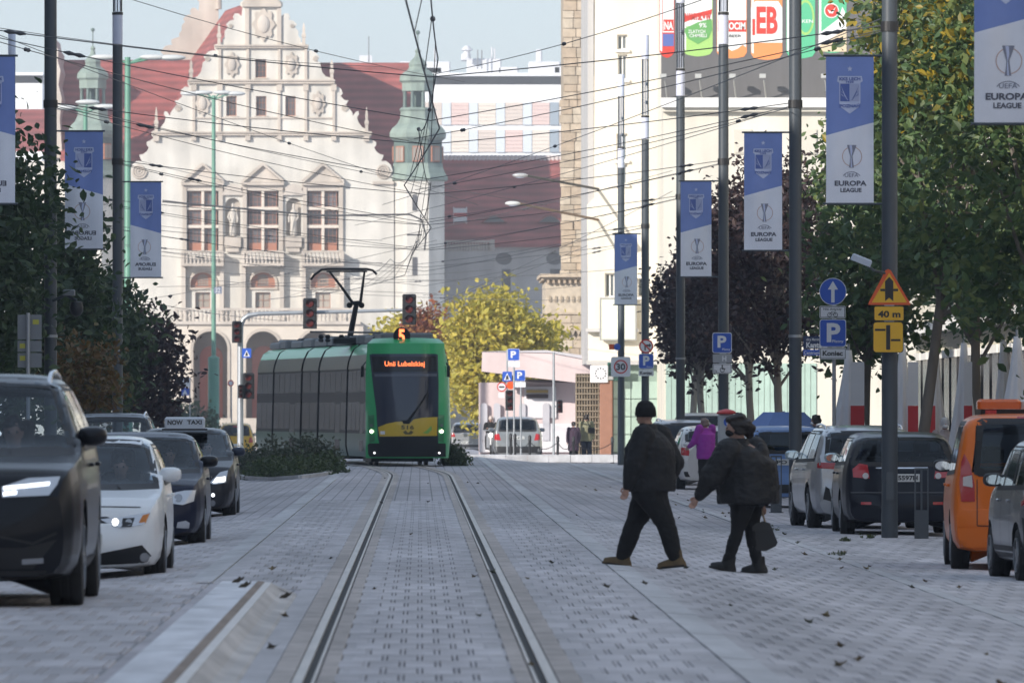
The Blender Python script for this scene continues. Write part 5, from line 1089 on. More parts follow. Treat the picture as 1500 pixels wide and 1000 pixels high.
# bollards and chains at the crossing kerb
prev = None
for px in (748,754.5,776,817,840,897):
    d = 299.5; X = wx(px,d); t = thing('bollard', 'black iron bollard with ball top at the crossing kerb', 'bollard', (X,d,gz(X,d)), group='chain bollards at the crossing')
    zg = gz(X,d); MB().lathe([(.07,zg),(.07,zg+.12),(.045,zg+.15),(.045,zg+.72),(.065,zg+.75),(.05,zg+.8),(.06,zg+.86),(.03,zg+.92),(.01,zg+.93)], (X,d,0), 12).build('shaft', BLK, t, smooth=True)
    if prev and px-prev > 10:
        X1 = wx(prev,d); tt = thing('chain', 'black chain sagging between two bollards', 'chain', (X1,d,zg+.7), group='chains at the crossing')
        MB().tube([(X1+(X-X1)*k/10,d,zg+.72-.25*4*(k/10)*(1-k/10)) for k in range(11)], .014, 6).build('links', BLK, tt)
    prev = px
kb = thing('crossing_kerb', 'pale straight kerb line in front of the far cars', 'kerb', (3,297,0))
for k in range(9): MB().bev(.75+k*.75,.75+k*.75+.74,297,297.3,gz(3,297)-.1,.045,.01).build('kerb_stone', STRIP, kb)
o = MB().add([(.75,297.3,.035),(7.5,297.3,.035),(7.5,303.,.03),(.75,303,.03)],[(0,1,2,3)]).build('crossing_island', STRIP, None); struct(o)
# parking meter
d = 172; X = wx(1064,d); zg = gz(X,d); t = thing('parking_meter', 'grey parking meter with red cap and blue P disc', 'parking meter', (X,d,zg))
MB().bev(X-.17,X+.17,d-.12,d+.12,zg,wz(606,d),.03).build('cabinet', mat('meter_grey',(.42,.44,.46),.4), t); MB().lathe([(.19,0),(.20,.03),(.15,.07),(.02,.10)], (X,d,wz(606,d)), 16).build('cap', SR, t, smooth=True)
MB().lathe([(.09,-.001),(.09,-.006)], (X+.03,d-.12,wz(618,d)), 20, axis='y').build('parking_disc', SB, t); text_part('P',X,X+.06,wz(618,d)-.05,wz(618,d)+.05,d-.128,SW,t,bold=True)
MB().box(X-.1,X+.1,d-.126,d-.12,zg+.9,zg+1.15).build('screen', mat('meter_screen',(.05,.06,.07),.2), t)
# slotted steel stands between the parked cars
for px, d, lab in ((1350,121.2,'slotted grey steel stand in front of the black hatchback'),(1137,152,'slotted grey steel stand in front of the blue car')):
    X = wx(px,d); zg = gz(X,d); t = thing('bicycle_stand', lab, 'stand', (X,d,zg), group='slotted steel stands'); w_ = .1
    MB().holed(rect(X-w_,X+w_,zg,zg+1.02), [rect(X-w_+.02,X-.012,zg+.42,zg+.99), rect(X+.012,X+w_-.02,zg+.42,zg+.99)], d, .05, back=True).build('plate', PG, t); MB().box(X-.13,X+.13,d-.02,d+.07,zg-.01,zg+.015).build('foot', PG, t)
# folded parasols
CAN = mat('parasol_canvas',(.66,.65,.66),.85,var=.05,vscale=3); REDC = mat('parasol_red',(.50,.035,.04),.8)
def parasol(px, d, lab, zt, zb, rb, red=None):
    X = wx(px,d); zg = gz(X,d); t = thing('folded_parasol', lab, 'parasol', (X,d,zg), group='folded parasols'); b = MB(); n = 40; m = 9
    for i in range(m):
        u = i/(m-1); R = .06+(rb-.06)*u**1.3; z = zt+(zb-zt)*u
        for k in range(n):
            a = 2*math.pi*k/n; q = R*(1+.22*u*math.cos(8*a+.6*u)); b.v.append((X+q*math.cos(a),d+q*math.sin(a),z+.06*u*math.cos(8*a)))
    for i in range(m-1):
        for k in range(n): b.f.append((i*n+k,i*n+(k+1)%n,(i+1)*n+(k+1)%n,(i+1)*n+k))
    b.f.append(tuple(range(n))); b.build('canvas', CAN, t, smooth=2); MB().tube([(X,d,zg),(X,d,zt+.12)], .03, 10).build('pole', STEEL, t); MB().bev(X-.3,X+.3,d-.3,d+.3,zg,zg+.1,.03).build('base_slab', STRIP, t)
    if red:
        b = MB(); x0, x1 = wx(red[0],d-.5), wx(red[1],d-.5); b.box(x0,x1,d-.52,d-.48,zg+.4,wz(594,d-.5)); b.build('red_valance', REDC, t); MB().box(x0,x1,d-.519,d-.481,wz(594,d-.5)+.002,wz(530,d-.5)).build('white_valance', CAN, t); MB().box(x0,x0+.03,d-.53,d-.47,zg,zg+.4).build('valance_foot', STEEL, t)
parasol(1243,163,'folded white parasol with red and white valance behind the silver car',2.75,.6,.42,red=(1246,1266))
parasol(1322,168,'folded white parasol directly behind the yellow-signed pole',2.9,.6,.36,red=(1330,1345)); parasol(1371,172,'folded white parasol with narrow red valance between the maple trunks',2.8,.6,.25,red=(1359,1370)); parasol(1412,165,'folded white parasol behind the woman in the pale coat',2.9,.6,.3,red=(1412,1424)); parasol(1490,150,'large folded white parasol above the orange van',2.9,.7,.42); parasol(1470,160,'slim folded parasol beside the maple trunk over the van',2.9,.7,.25)
t = thing('open_parasol', 'low blue market parasol behind the blue car', 'parasol', (wx(1148,178),178,gz(8,178)))
X = wx(1148,178); b = MB(); n = 8
zt, zb_, R = wz(602,178), wz(626,178), 58*178/F
for k in range(n): a = 2*math.pi*k/n+.3; b.v.append((X+R*math.cos(a),178+R*math.sin(a),zb_)); 
for k in range(n): a = 2*math.pi*k/n+.3; b.v.append((X+R*.55*math.cos(a),178+R*.55*math.sin(a),zt-.02))
b.f = [(k,(k+1)%n,n+(k+1)%n,n+k) for k in range(n)]+[tuple(range(n,2*n))]; b.build('canvas', mat('parasol_blue',(.16,.25,.52),.8,var=.06), t); MB().tube([(X,178,gz(8,178)),(X,178,zt)], .03, 8).build('pole', STEEL, t)
# ------------------------------------------------------------------ overhead wires
WM = mat('overhead_wire',(.075,.075,.08),.5); nw = 0
def wire(pts, label, r=.0085, group='overhead wires', sag=0., ins=()):
    pts = [Vector(p) for p in pts]; out = []
    for i in range(len(pts)-1):
        for k in range(8):
            u = k/8; p = pts[i].lerp(pts[i+1],u); p.z -= sag*4*u*(1-u); out.append(p)
    out.append(pts[-1]); t = thing('overhead_wire', label, 'wire', tuple(pts[0]), group=group); MB().tube(out, r, 5).build('cable', WM, t)
    for q in ins:
        j = min(len(out)-2, max(1,int(q*(len(out)-1)))); p, e = out[j], (out[j+1]-out[j]).normalized()
        MB().tube([p-e*.16,p-e*.08,p,p+e*.08,p+e*.16], [.012,.034,.02,.034,.012], 8).build('insulator', WM, t)
SPL = 'thin black span wire strung across the street between the grey poles'
pairs = [(121.7,6.7,-6.62),(152.5,6.71,-6.6),(188,6.69,-6.66),(219,6.69,-9),(254,6.71,-9.4),(284,6.7,-9.8)]
PN = ('yellow triangle sign','dark blue street name plate','disabled bay plate','silver estate car','no-turn sign','30 speed limit')
for i, (d, xr, xl) in enumerate(pairs):
    z = 7.05; c = 6.35; at_ = ' wire at the pole with the '+PN[i] if i != 3 else ' wire at the pole by the '+PN[i]
    wire([(xr,d,z+.05),(0.15,d,c),(xl,d,z+.05)], 'upper span'+at_, sag=.05, ins=(.06,.94)); wire([(xr,d,z),(0.15,d,c-.62),(xl,d,z)], 'lower sagging span'+at_, r=.007, sag=.06, ins=(.07,.93))
    if i+1 < len(pairs): wire([(xr,d,z-.02),(-.1,pairs[i+1][0],c+.1)], 'slanting stay'+at_, r=.007, sag=.1, ins=(.05,.9)); wire([(xl,d,z-.02),(.1,pairs[i+1][0],c)], 'slanting stay wire from opposite the pole with the '+PN[i], r=.007, sag=.1, ins=(.05,))
CTL = 'heavy zigzag contact wire hanging over the tram track'
zz = [(-.28,70),(.28,121.7),(-.28,152.5),(.25,188),(-.2,219),(-.45,254),(-2.2,284),(-5.5,310)]
wire([(x,d,5.62) for x,d in zz], CTL, r=.011, sag=.02, group='contact wires'); wire([(x*.5+.12,d,6.62) for x,d in zz], 'carrier wire sagging above the zigzag contact wire', r=.010, sag=.35, group='contact wires', ins=(.1,.2,.3))
for i in range(len(zz)-1):
    for u in (.2,.4,.6,.8):
        x = zz[i][0]+(zz[i+1][0]-zz[i][0])*u; d = zz[i][1]+(zz[i+1][1]-zz[i][1])*u; x2 = (zz[i][0]+(zz[i+1][0]-zz[i][0])*u)*.5+.12; wire([(x,d,5.62),(x2,d,6.62-.35*4*u*(1-u))], 'short dropper between contact and carrier wires', r=.006, group='droppers')
FARL = 'thin far overhead wire crossing in front of the college facade'
for (x0,y0,x1,y1,d) in ((198,234,480,290,320),(238,293,575,318,330),(236,331,560,352,340),(232,374,600,398,345),(205,440,640,352,350),(330,420,900,395,330),(300,398,720,410,360),(260,405,640,430,370),(190,436,420,470,300),(560,470,860,360,310),(640,445,985,280,300),(560,350,985,250,300),(420,425,880,440,380),(233,368,560,385,310),(620,432,880,415,390),(230,420,720,395,365)):
    wire([W(x0,y0,d),W(x1,y1,d-6)], FARL, r=.010, sag=.12, group='far overhead wires', ins=(.55,))
for (x0,y0,x1,y1,d0,d1) in ((188,-2,680,120,150,190),(-10,40,560,98,150,200),(0,52,700,300,150,230),(1090,-22,640,108,120,170),(83,152,800,300,152,250),(1290,28,560,300,122,230),(1153,158,520,330,152,260)):
    wire([W(x0,y0,d0),W(x1,y1,d1)], SPL, r=.007, sag=.12, ins=(.6,))
b = thing('wire_bracket', 'horizontal wire bracket tube with curved droppers left of the small tower', 'bracket', tuple(W(300,300,335)))
MB().tube([W(238,295,335),W(470,316,335),W(600,314,335),W(618,322,335),W(624,345,335),W(622,366,335)], .035, 8).build('tube', WM, b, smooth=True); MB().tube([W(596,344,335),W(618,344,335)], .03, 6).build('clamp', WM, b)
# ------------------------------------------------------------------ vehicles
def paint(name, c, metal=.0, rough=.28):
    dark = max(c) < .07; m = mat('paint_'+name, c, rough, metal=0. if dark else metal, coat=.22 if dark else .45, spec=.2 if dark else .25)
    if dark: m.node_tree.nodes['Principled BSDF'].inputs['Specular Tint'].default_value = (.55,.57,.62,1)
    elif metal == 0 and min(c) < .4: m.node_tree.nodes['Principled BSDF'].inputs['Specular Tint'].default_value = (.6,.6,.62,1); m.node_tree.nodes['Principled BSDF'].inputs['Coat Weight'].default_value = .2
    return m
TYRE = mat('tyre_rubber',(.016,.016,.017),.85,var=.25,vscale=20); RIM = mat('alloy_rim',(.34,.35,.37),.3,metal=.8); TRIM = mat('black_trim',(.014,.014,.016),.55); CHR = mat('chrome',(.62,.63,.66),.15,metal=.9)
AUTO = glass_mat('car_glass',(.80,.88,.94),.86); LENS = mat('headlight_lens',(.58,.60,.64),.18,metal=.35,coat=.6); LIT = mat('headlight_lit',(.9,.9,.9),.2,emit=(1,.96,.86),estr=3.); DRL = mat('running_light',(.9,.92,1),.2,emit=(.92,.96,1),estr=2.0); TAIL = mat('tail_red',(.42,.015,.02),.15,coat=.6); TAILW = mat('tail_clear',(.55,.52,.52),.15,coat=.5); AMB = mat('amber_lens',(.6,.2,.03),.2)
PLATE = mat('number_plate',(.62,.63,.62),.5); SEAT = mat('seat_fabric',(.045,.045,.05),.9); FOGM = mat('fog_lamp',(.35,.36,.38),.15,metal=.5)
def smooth1(y, k=2):
    for _ in range(k): y = np.concatenate([[y[0]], .25*y[:-2]+.5*y[1:-1]+.25*y[2:], [y[-1]]])
    return y
CARS = {}
def make_car(name, label, loc, rz, sp, group=None):
    L, Wd, prof, col = sp['L'], sp['W'], sp['prof'], sp['col']
    t = thing(name, label, sp.get('cat','car'), loc, rz, group)
    z0, belt = sp.get('z0',.19), sp['belt']
    s = np.linspace(-1,1,84); ys = np.sign(s)*(1-(1-np.abs(s))**1.35)*L/2
    fine = np.linspace(-L/2,L/2,401); py_ = np.array([p[0]*L for p in prof]); pz = np.array([p[1] for p in prof])
    top = np.interp(ys, fine, smooth1(np.interp(fine,py_,pz),3)); tf = lambda y: float(np.interp(y,ys,top))
    pl = sp.get('plan',((-.5,.86),(-.47,.93),(-.40,.98),(-.25,1),(.2,1),(.36,.985),(.44,.94),(.48,.88),(.5,.80)))
    hw = np.interp(ys,[p[0]*L for p in pl],[p[1] for p in pl])*Wd/2; hwf = lambda y: float(np.interp(y,ys,hw))
    bt = lambda y: belt[0]+(belt[1]-belt[0])*(y/L+.5)
    bot = lambda y: z0+.02*max(0,(abs(y)/L-.38)/.12)**2
    tum = sp.get('tumble',.30); M_ = []
    for y in ys:
        T, h, b0 = tf(y), hwf(y), bot(y); zs = min(bt(y), T-.035); g = T-zs
        wr = max(.3*h, h*.955-.02-tum*g)
        if g < .15: wr = h*.93
        c = [(0,b0),(h*.80,b0),(h*.92,b0+.03),(h*.975,b0+.11),(h,b0+(zs-b0)*.45),(h*.992,b0+(zs-b0)*.72),(h*.975,zs-.06),(h*.955,zs),(wr+(h*.955-wr)*.5,zs+g*.5),(wr,T-.055 if g > .15 else T-.02),(wr*.86,T-.014 if g > .15 else T-.008),(wr*.5,T-.003),(0,T)]
        ks = [2,1,1,2,2,2,1,5,4,1,2,2]; r = []
        for i, k in enumerate(ks):
            for q in range(k): u = q/k; r.append((c[i][0]+(c[i+1][0]-c[i][0])*u, c[i][1]+(c[i+1][1]-c[i][1])*u))
        r.append(c[-1]); r = np.array(r); r[1:-1] = .25*r[:-2]+.5*r[1:-1]+.25*r[2:]; M_.append(r)
    nr = len(M_[0]); V = []; Fc = []
    for i, y in enumerate(ys):
        for j in range(nr): V.append((M_[i][j][0],y,M_[i][j][1]))
        for j in range(nr): V.append((-M_[i][j][0],y,M_[i][j][1]))
    st = 2*nr
    for i in range(len(ys)-1):
        for j in range(nr-1):
            a = i*st+j; Fc.append((a,a+1,a+1+st,a+st)); a += nr; Fc.append((a+1,a,a+st,a+1+st))
    nc = 14; bul = sp.get('bulge',(.05,.10))
    for e, i, sg in ((0,0,-1),(1,len(ys)-1,1)):
        o = len(V)
        for j in range(nr):
            x, z = M_[i][j]; zz = (z-M_[i][0][1])/max(1e-6,M_[i][-1][1]-M_[i][0][1])
            for k in range(nc+1): u = -1+2*k/nc; V.append((x*u, ys[i]+sg*bul[e]*(1-u*u)*(math.sin(math.pi*min(1,.15+zz*.75))), z))
        for j in range(nr-1):
            for k in range(nc): a = o+j*(nc+1)+k; Fc.append((a,a+1,a+nc+2,a+nc+1) if sg < 0 else (a+1,a,a+nc+1,a+nc+2))
    bm = bmesh.new(); bv = [bm.verts.new(v) for v in V]
    for f in Fc:
        if len(set(f)) == 4:
            try: bm.faces.new([bv[i] for i in f])
            except ValueError: pass
    bmesh.ops.remove_doubles(bm, verts=bm.verts, dist=.0008); bmesh.ops.recalc_face_normals(bm, faces=bm.faces); bm.normal_update()
    tree_ = BVHTree.FromBMesh(bm)
    Hh = top.max()
    def yfront(z): 
        for y in np.linspace(L/2,-L*.1,400):
            if tf(y) >= z: return y
        return 0
    def yrear(z):
        for y in np.linspace(-L/2,L*.1,400):
            if tf(y) >= z: return y
        return 0
    def wtop(y): T = tf(y); h = hwf(y); zs = min(bt(y),T-.035); return h*.955-.02-tum*(T-zs)
    yb0 = yfront(bt(L*.22)+.05); zA = tf(yb0)-.0; zB = Hh-.10; yB = yfront(zB)
    zA = bt(yb0)+.02
    wA, wB = hwf(yb0)*.86, wtop(yB)*.92
    wp = {'windscreen': ('F',[(-wA,zA),(-wA*.5,zA-.015),(wA*.5,zA-.015),(wA,zA),(wB,zB),(wB*.5,zB+.02),(-wB*.5,zB+.02),(-wB,zB)])}
    zr0, zr1 = sp.get('rw',(bt(-L*.45)+.06,Hh-.13)); wr0, wr1 = sp.get('rww',(hwf(yrear(zr0))*.80, wtop(yrear(zr1))*.90))
    wp['rear_window'] = ('R',rrect_poly(wr0,wr1,zr0,zr1))
    zl, zh = .035, Hh-.125; lm = sp.get('side',(.0,))     # side windows split at these y fractions
    yF0, yF1 = yfront(bt(yb0)+.12)-.20, yfront(zh+.05)-.10; yR0, yR1 = yrear(bt(-L*.4)+.20)+.22, yrear(zh+.05)+.22
    cuts = [yR0]+[q*L for q in lm]+[yF0]; sides = []
    def yf_(z): u = (z-bt(0)-zl)/(zh-bt(0)-zl); return yF0+(yF1-yF0)*u
    def yr_(z): u = (z-bt(0)-zl)/(zh-bt(0)-zl); return yR0+(yR1-yR0)*u
    for i in range(len(cuts)-1):
        a, b_ = cuts[i], cuts[i+1]; A0, A1 = (yR0,yR1) if i == 0 else (a+.035,a+.035); B0, B1 = (yF0,yF1) if i == len(cuts)-2 else (b_-.035,b_-.035)
        sides.append([(A0,bt(A0)+zl),(B0,bt(B0)+zl),(B1,zh if B1 > A1 else zh),(A1,zh)])
    # open the shell behind every pane and inside the wheel arches
    wr_ = sp['wr']; wb = sp['wb']; ya = (wb*.5+sp.get('woff',0.), -wb*.5+sp.get('woff',0.)); ra = wr_+.065
    kill = []
    for f in bm.faces:
        c = f.calc_center_median(); n = f.normal
        if n.y > .1 and c.y > yB-.15 and inpoly(wp['windscreen'][1],c.x,c.z): kill.append(f); continue
        if n.y < -.1 and c.y < -L*.18 and inpoly(wp['rear_window'][1],c.x,c.z): kill.append(f); continue
        if abs(n.x) > .5 and any(inpoly(q,c.y,c.z) for q in sides): kill.append(f); continue
        if abs(c.x) > Wd*.5-.30 and any((c.y-a)**2+(c.z-wr_)**2 < ra**2 for a in ya) and c.z < wr_*2+.1: kill.append(f)
    bmesh.ops.delete(bm, geom=kill, context='FACES')
    for v in bm.verts:
        if v.is_boundary and abs(v.co.x) > Wd*.5-.30:
            for a in ya:
                dy, dz = v.co.y-a, v.co.z-wr_; q = math.hypot(dy,dz)
                if .02 < q < ra*1.35 and v.co.z > .12: v.co.y = a+dy/q*ra; v.co.z = max(wr_+dz/q*ra, .1)
    lv = [v for v in bm.verts if not v.link_faces]; bmesh.ops.delete(bm, geom=lv, context='VERTS')
    me = bpy.data.meshes.new('body'); bm.to_mesh(me); bm.free(); me.materials.append(col); me.shade_smooth()
    try: me.set_sharp_from_angle(angle=math.radians(40))
    except Exception: pass
    body = bpy.data.objects.new('body', me); COL.objects.link(body); body.parent = t
    def patch(poly, view, off, nm, m, par=None, res=.05):
        v, f = grid_poly(poly, res); out = []; ok = {}
        for i, p in enumerate(v):
            if view in 'FR':
                sg = 1 if view == 'F' else -1; hit = tree_.ray_cast(Vector((p.x,sg*(L/2+1),p.y)), Vector((0,-sg,0)))
                if hit[0] is not None: ok[i] = len(out); out.append((hit[0].x,hit[0].y+sg*off,hit[0].z))
            else:
                sg = 1 if view == 'P' else -1; hit = tree_.ray_cast(Vector((sg*2,p.x,p.y)), Vector((-sg,0,0)))
                if hit[0] is not None: ok[i] = len(out); out.append((hit[0].x+sg*off,hit[0].y,hit[0].z))
        fs = [tuple(ok[k] for k in q) for q in f if all(k in ok for k in q)]
        if not fs: return None
        q0 = [Vector(out[k]) for k in fs[len(fs)//2][:3]]; nn = (q0[1]-q0[0]).cross(q0[2]-q0[0]); ref = {'F':(0,1,0),'R':(0,-1,0),'P':(1,0,0),'N':(-1,0,0)}[view]
        if nn.dot(Vector(ref)) < 0: fs = [g_[::-1] for g_ in fs]
        b = MB(); b.add(out, fs); return b.build(nm, m, par or t, smooth=2, world=False, fixn=False)
    def grow(poly, k): 
        cx = sum(p[0] for p in poly)/len(poly); cz = sum(p[1] for p in poly)/len(poly); return [(cx+(x-cx)*(1+k/max(.05,abs(x-cx)+.0)*1.0) if abs(x-cx) > .01 else x, cz+(z-cz)*(1+k/max(.05,abs(z-cz)))) for x, z in poly]
    gm = sp.get('glass',AUTO); rgm = sp.get('rglass',gm)
    for nm in ('windscreen','rear_window'):
        p = grow(wp[nm][1], .022); o = patch(p, wp[nm][0], .004, nm, gm if nm == 'windscreen' else rgm)
        # black ceramic border
        if o:
            n = len(p); q = grow(p,.024); qi = grow(p,-.045)
            for k in range(n): patch([q[k],q[(k+1)%n],qi[(k+1)%n],qi[k]], wp[nm][0], .006, 'window_seal', TRIM, o)
    for q in sides:
        for vw in 'PN':
            o = patch(grow(q,.02), vw, .003, 'side_window', rgm)
            if o:
                n = len(q); a = grow(q,.040); ai = grow(q,-.012)
                for k in range(n): patch([a[k],a[(k+1)%n],ai[(k+1)%n],ai[k]], vw, .005, 'window_seal', TRIM, o, res=.12)
    # lamps, grilles, trims
    for dcl in sp.get('decals',[]):
        nm, vw, poly, m = dcl[:4]; off = dcl[4] if len(dcl) > 4 else .006
        if vw in 'FR' and not (len(dcl) > 5 and dcl[5] == 'c'):
            for sg in (1,-1): patch([(sg*x,z) for x,z in poly][::sg], vw, off, nm, m, res=.04)
        elif vw in 'FR': patch(poly, vw, off, nm, m, res=.06)
        else:
            for v2 in 'PN': patch(poly, v2, off, nm, m, res=.08)
    zf = tf(L*.474); hwz = Wd*.36
    patch([(-hwz,zf),(-hwz*.5,zf+.006),(hwz*.5,zf+.006),(hwz,zf),(hwz,zf+.012),(hwz*.5,zf+.018),(-hwz*.5,zf+.018),(-hwz,zf+.012)],'F',.003,'bonnet_seam',TRIM)
    for yc in [yF0+.08]+[q*L for q in lm]:
        for vw in 'PN': patch([(yc-.006,.32),(yc+.006,.32),(yc+.006,bt(yc)+.02),(yc-.006,bt(yc)+.02)],vw,.003,'door_seam',TRIM)
    for zc, vw in ((sp.get('plate_f'),'F'),(sp.get('plate_r'),'R')):
        if zc:
            sg = 1 if vw == 'F' else -1; yy = sg*(L/2+bul[1 if sg > 0 else 0]*.95); 
            hit = tree_.ray_cast(Vector((0,sg*(L/2+1),zc)), Vector((0,-sg,0))); yy = (hit[0].y if hit[0] is not None else yy)+sg*.02
            p = MB().bev(-.26,.26,yy-.008,yy+.008,zc-.057,zc+.057,.006).build('number_plate', PLATE, t, world=False)
            if sp.get('plate_text'):
                v, f, sz = text_geo(sp['plate_text'],True); b = MB(); k = .46/sz[0]
                b.add([(sg*(.23-a[0]*k),yy+sg*.010,zc-.035+a[1]*.07/sz[1]) for a in v], f); b.build('plate_lettering', SK, p, world=False, fixn=False)
    # wheels
    tw = sp.get('tw',.215); prt = [(wr_*.62,-tw*.46),(wr_*.80,-tw*.5),(wr_*.95,-tw*.46),(wr_*.995,-tw*.36),(wr_,-tw*.15),(wr_*.985,-tw*.13),(wr_*.985,-tw*.09),(wr_,-tw*.07),(wr_,tw*.07),(wr_*.985,tw*.09),(wr_*.985,tw*.13),(wr_,tw*.15),(wr_*.995,tw*.36),(wr_*.95,tw*.46),(wr_*.80,tw*.5),(wr_*.62,tw*.46)]
    for y in ya:
        for sg in (-1,1):
            x = sg*(Wd/2-tw/2-.015); w_ = MB().lathe(prt,(x,y,wr_),30,axis='x').build('wheel', TYRE, t, smooth=True, world=False)
            b = MB(); xo = x+sg*tw*.40
            b.lathe([(wr_*.64,0),(wr_*.64,sg*.03),(wr_*.60,sg*.03),(wr_*.60,0)],(xo,y,wr_),24,axis='x'); b.lathe([(.06,-sg*.02),(.06,sg*.02),(.02,sg*.03)],(xo,y,wr_),12,axis='x')
            for k in range(5):
                a = 2*math.pi*k/5+.3; ca_, sa_ = math.cos(a), math.sin(a); ux, uz = -sa_, ca_
                b.add([(xo+sg*q, y+ca_*r_+ux*w2, wr_+sa_*r_+uz*w2) for q in (0,.018) for r_, w2 in ((.04,-.035),(.04,.035),(wr_*.61,.03),(wr_*.61,-.03))],[(0,1,2,3),(4,7,6,5),(0,4,5,1),(1,5,6,2),(2,6,7,3),(3,7,4,0)])
            b.build('rim', RIM, w_, world=False); MB().lathe([(wr_*.58,-.01),(wr_*.58,.0)],(x+sg*tw*.25,y,wr_),20,axis='x').build('brake_disc', TRIM, w_, world=False)
        b = MB(); v = []; n = 16
        for k in range(n+1):
            a = math.pi*k/n*1.16-.25; v += [(Wd/2-.03,y+ra*1.01*math.cos(a),wr_+ra*1.01*math.sin(a)),(Wd/2-.42,y+ra*1.01*math.cos(a),wr_+ra*1.01*math.sin(a))]
        for sg in (1,-1): b = MB().add([(sg*p[0],p[1],p[2]) for p in v]+[(sg*(Wd/2-.42),y,wr_)],[(2*k,2*k+1,2*k+3,2*k+2) for k in range(n)]+[(2*k+1,2*k+3,2*n+2) for k in range(n)]); b.build('wheel_arch_liner', TRIM, t, world=False, fixn=False)
    # mirrors
    ym = yF0-.05; zm = bt(ym)+.09; mx = hwf(ym)*.955
    for sg in (-1,1):
        b = MB(); nn = 14
        for q, (u, k) in enumerate(((-.075,.55),(-.05,.9),(0,1.),(.05,.92),(.085,.6),(.10,.25))):
            for a in range(nn):
                an = 2*math.pi*a/nn; sx, sz_ = math.cos(an), math.sin(an); sx = math.copysign(abs(sx)**.7,sx); sz_ = math.copysign(abs(sz_)**.7,sz_); b.v.append((sg*(Wd/2+.015)+sx*.115*k, ym+u*1.1+sg*0-.0, zm+.02+sz_*.075*k))
        for q in range(5):
            for a in range(nn): b.f.append((q*nn+a,q*nn+(a+1)%nn,(q+1)*nn+(a+1)%nn,(q+1)*nn+a))
        b.f.append(tuple(range(nn))); b.f.append(tuple(range(5*nn,6*nn))); mr = b.build('mirror', sp.get('mirror',col), t, smooth=True, world=False)
        MB().prism([(sg*(Wd/2-.04),zm-.05),(sg*(Wd/2-.04),zm-.01),(sg*(mx-.05),zm-.03),(sg*(mx-.05),zm-.08)],ym-.03,ym+.05).build('mirror_arm', TRIM, mr, world=False)
        MB().prism([(sg*(Wd/2+.015)+x*.09,zm+.02+z*.055) for x,z in circ(0,0,1,14)],ym-.088,ym-.084).build('mirror_glass', mat('mirror_glass',(.75,.8,.85),.05,metal=1.), mr, world=False)
    # cabin
    fl = MB().box(-Wd*.42,Wd*.42,-L*.40,yb0-.05,z0+.02,z0+.12).build('cabin_floor', SEAT, t, world=False)
    MB().bev(-wA*.95,wA*.95,yb0-.55,yb0-.10,.62,bt(yb0)-.02,.06).build('dashboard', SEAT, t, world=False)
    ysf = yb0-1.15
    for x in (-.37,.37):
        b = MB(); b.bev(x-.24,x+.24,ysf-.25,ysf+.25,z0+.1,z0+.42,.05); o = len(b.v); b.bev(-.23,.23,-.07,.07,0,.62,.05); b.xform(Matrix.Translation((x,ysf-.28,z0+.36)) @ Matrix.Rotation(math.radians(14),4,'X'),o); o = len(b.v); b.bev(-.13,.13,-.05,.05,0,.19,.04); b.xform(Matrix.Translation((x,ysf-.46,z0+1.01)),o); b.build('seat', SEAT, t, world=False)
    b = MB(); b.bev(-.6,.6,ysf-1.1,ysf-.65,z0+.1,z0+.40,.05); b.bev(-.6,.6,ysf-1.22,ysf-1.08,z0+.35,z0+.82,.05); b.build('rear_bench', SEAT, t, world=False)
    MB().lathe([(.18,-.012),(.18,.012),(.165,.012),(.165,-.012)],(.37,yb0-.66,bt(yb0)-.06),20,axis='y').build('steering_wheel', TRIM, t, world=False)
    if sp.get('rails'):
        for sg in (-1,1):
            w0 = wtop(0)*.90; b = MB(); b.tube([(sg*w0,-L*.33,tf(-L*.33)-.06),(sg*w0,-L*.30,tf(-L*.30)+.0),(sg*w0,-L*.15,tf(-L*.15)+.012),(sg*w0,-L*.02,tf(-L*.02)+.004),(sg*w0*.99,L*.02,tf(L*.02)-.03),(sg*w0*.99,L*.05,tf(L*.05)-.06)],.02,8); b.build('roof_rail', CHR, t, smooth=True, world=False)
    b = MB()
    for x in (-.25,.35): b.tube([(x,yb0+.02,zA+.0),(x+.3,yb0-.02,zA+.03)],.008,5)
    b.build('wiper', TRIM, t, world=False)
    for f_ in (.08,-.16):
        for sg in (-1,1): MB().bev(sg*(Wd/2)-.02,sg*(Wd/2)+.02,f_*L-.1,f_*L+.08,bt(0)-.13,bt(0)-.10,.008).build('door_handle', sp.get('handle',col), t, world=False)
    return t
def rrect_poly(w0, w1, z0, z1): return [(-w0,z0+.03),(-w0*.9,z0),(w0*.9,z0),(w0,z0+.03),(w1,z1-.03),(w1*.9,z1),(-w1*.9,z1),(-w1,z1-.03)]
def disc(x, z, r, n=14): return circ(x, z, r, n)
P_SUV = [(-.5,.75),(-.495,1.05),(-.475,1.30),(-.43,1.63),(-.38,1.72),(-.2,1.77),(.0,1.76),(.07,1.70),(.205,1.24),(.25,1.16),(.40,1.10),(.46,1.05),(.485,.98),(.5,.86)]
P_HAT = [(-.5,.70),(-.495,.95),(-.47,1.08),(-.40,1.36),(-.33,1.43),(-.15,1.475),(.0,1.46),(.06,1.40),(.24,.99),(.28,.94),(.42,.85),(.47,.77),(.49,.69),(.5,.60)]
P_SED = [(-.5,.72),(-.49,.97),(-.46,1.03),(-.36,1.06),(-.31,1.12),(-.2,1.38),(-.12,1.45),(0,1.47),(.07,1.41),(.22,1.02),(.26,.97),(.42,.89),(.47,.82),(.49,.74),(.5,.64)]
P_PRI = [(-.5,.72),(-.49,1.05),(-.47,1.11),(-.38,1.27),(-.2,1.44),(-.05,1.49),(.04,1.45),(.27,1.0),(.44,.86),(.48,.74),(.5,.60)]
